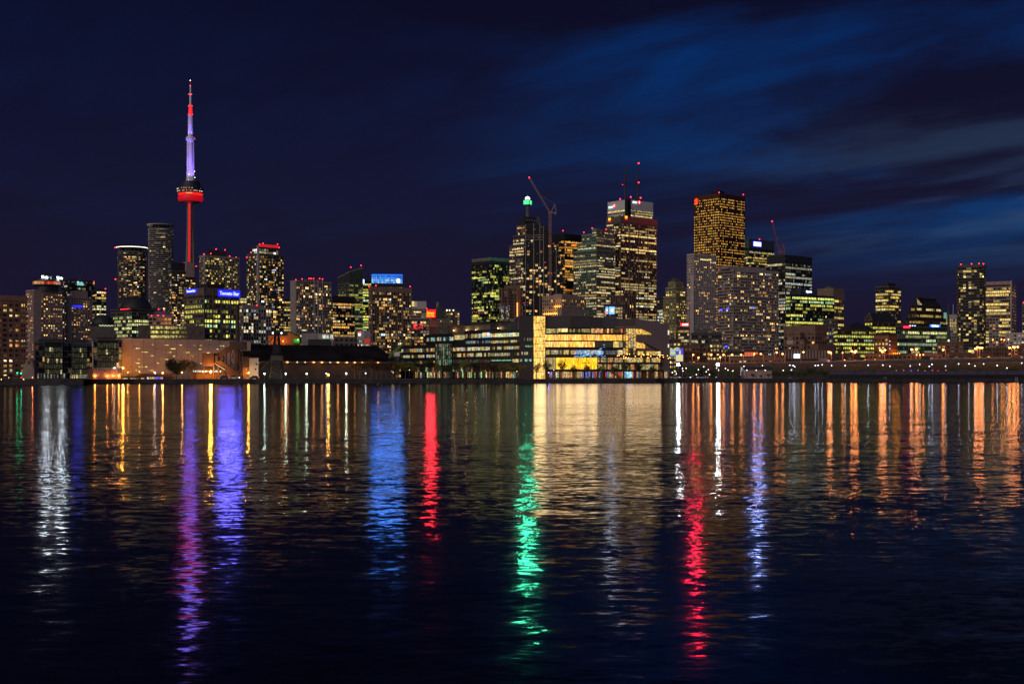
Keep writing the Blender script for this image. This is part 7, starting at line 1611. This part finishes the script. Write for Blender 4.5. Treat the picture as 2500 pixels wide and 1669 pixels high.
for k, px in enumerate(row3): plant(4 + k % 2, px, 678 + trr.uniform(-6, 12), trr.uniform(.75, 1.25) * (.55 if 1830 < px < 1880 else 1), trr.uniform(0, 6), 'leafy park tree, %s from the billboard towards the hoop tent' % ORD[k], 'park trees')

# dark trees below and beyond the expressway
for k, px in enumerate((2128, 2170, 2186, 2204, 2252, 2268, 2300, 2330, 2352, 2392, 2420, 2446, 2470, 2490)): plant(4 + k % 2, px, 752 + trr.uniform(-8, 16), trr.uniform(.8, 1.35), trr.uniform(0, 6), 'dark tree at the foot of the expressway bank, %s east of the hoop tent' % ORD[k], 'bank trees')
for k, px in enumerate((1760, 1800, 1870, 1925, 1972, 2052, 2105, 2142, 2190, 2262, 2290, 2336, 2362, 2412, 2438, 2488)): plant(1, px, 888 + trr.uniform(0, 6), trr.uniform(1.4, 2.0), trr.uniform(0, 6), 'dark roadside tree behind the expressway parapet, %s from the west' % ORD[k], 'roadside trees')
# parked cars along the quay roads
def car(px, D, rz, col, label, zb=None):
    root = empty('parked_car', (wx(px, D), D, GZ), rz, label, 'car', 'parked cars')
    mb = MB(); mb.hexa([(-2.1, -.85, .3), (2.1, -.85, .3), (2.1, .85, .3), (-2.1, .85, .3)], [(-2.05, -.82, .85), (2.0, -.82, .8), (2.0, .82, .8), (-2.05, .82, .85)]); mb.build('body', col, root)
    mb = MB(); mb.hexa([(-1.5, -.78, .84), (1.1, -.78, .82), (1.1, .78, .82), (-1.5, .78, .84)], [(-1.0, -.65, 1.42), (.5, -.65, 1.42), (.5, .65, 1.42), (-1.0, .65, 1.42)]); mb.build('cabin', GLASS, root)
    for xx in (-1.3, 1.3):
        for yy in (-.85, .85): mb = MB(); mb.tube((xx, yy - .1, .33), (xx, yy + .1, .33), .33, .33, 12); mb.build('wheel', BLACK, root)
    if zb: root.location.z = zb
    for yy in (-.6, .6): ball(root, (2.03, yy, .66), .1, emis('headlight', (1, .95, .8), 12, False), 'headlight'); ball(root, (-2.08, yy, .7), .09, emis('tail_light', (1, .03, .03), 6, False), 'tail_light')
cp_ = [WHITE, CHARCOAL, STEEL, pbr('red_car', (.12, .015, .015), .4), pbr('blue_car', (.03, .06, .2), .3)]
for k, (px, D) in enumerate(((1648, 648), (1660, 650), (1672, 648), (1684, 652), (1696, 650), (1712, 648), (1738, 651), (2262, 690), (2282, 692), (2306, 690), (2326, 692), (8, 462), (22, 463), (38, 462), (548, 536), (572, 536), (620, 543))):
    car(px, D, [0, math.pi, .15][k % 3], cp_[k % 5], '%s car parked by the water, %s of the scattered cars %s' % (['white', 'black', 'silver', 'dark red', 'dark blue'][k % 5], ORD[k if k < 7 else k - 7 if k < 11 else k - 11 if k < 14 else k - 14], 'below the billboard' if k < 7 else 'in the boat yard' if k < 11 else 'at the western edge' if k < 14 else 'under the sugar conveyor'))

def truck(px, D, zb, col, label):
    root = empty('box_truck', (wx(px, D), D, zb), 0, label, 'truck', 'trucks on the expressway')
    mb = MB(); mb.box(-3.4, 2.0, -1.2, 1.2, .9, 3.6); mb.build('cargo_box', col, root)
    mb = MB(); mb.hexa([(2.1, -1.1, .6), (4.0, -1.1, .6), (4.0, 1.1, .6), (2.1, 1.1, .6)], [(2.1, -1.1, 2.7), (3.4, -1.1, 2.7), (3.4, 1.1, 2.7), (2.1, 1.1, 2.7)]); mb.build('cab', WHITE, root)
    for xx in (-2.4, 3.0):
        for yy in (-1.1, 1.1): mb = MB(); mb.tube((xx, yy - .15, .5), (xx, yy + .15, .5), .5, .5, 12); mb.build('wheel', BLACK, root)
    for yy in (-.8, .8): ball(root, (4.02, yy, .95), .16, MATS['headlight'], 'headlight')
def deck_z(px):
    for (xa, ya), (xb, yb) in zip(pts, pts[1:]):
        if xa <= px <= xb: return wz(ya + (yb - ya) * (px - xa) / (xb - xa), DE) - .88
pts = [(1660, 888.5), (1760, 889), (1900, 886.5), (2040, 884), (2200, 880), (2360, 876.5), (2600, 874)]
for k, px in enumerate((1680, 1712, 1742, 1806, 1852, 1886, 1948, 2012, 2048, 2118, 2176, 2214, 2262, 2322, 2346, 2412, 2440, 2482)):
    if k % 5 == 2: truck(px, DE + 4.5, deck_z(px), [CHARCOAL, STEEL, BROWN][k % 3], 'box truck on the expressway, %s among the vehicles from the west' % ORD[k])
    else: car(px, DE + (4 if k % 2 else 9), 0 if k % 2 else math.pi, cp_[(k * 2) % 5], '%s car on the expressway, %s among the vehicles from the west' % (['white', 'black', 'silver', 'dark red', 'dark blue'][(k * 2) % 5], ORD[k]), deck_z(px))
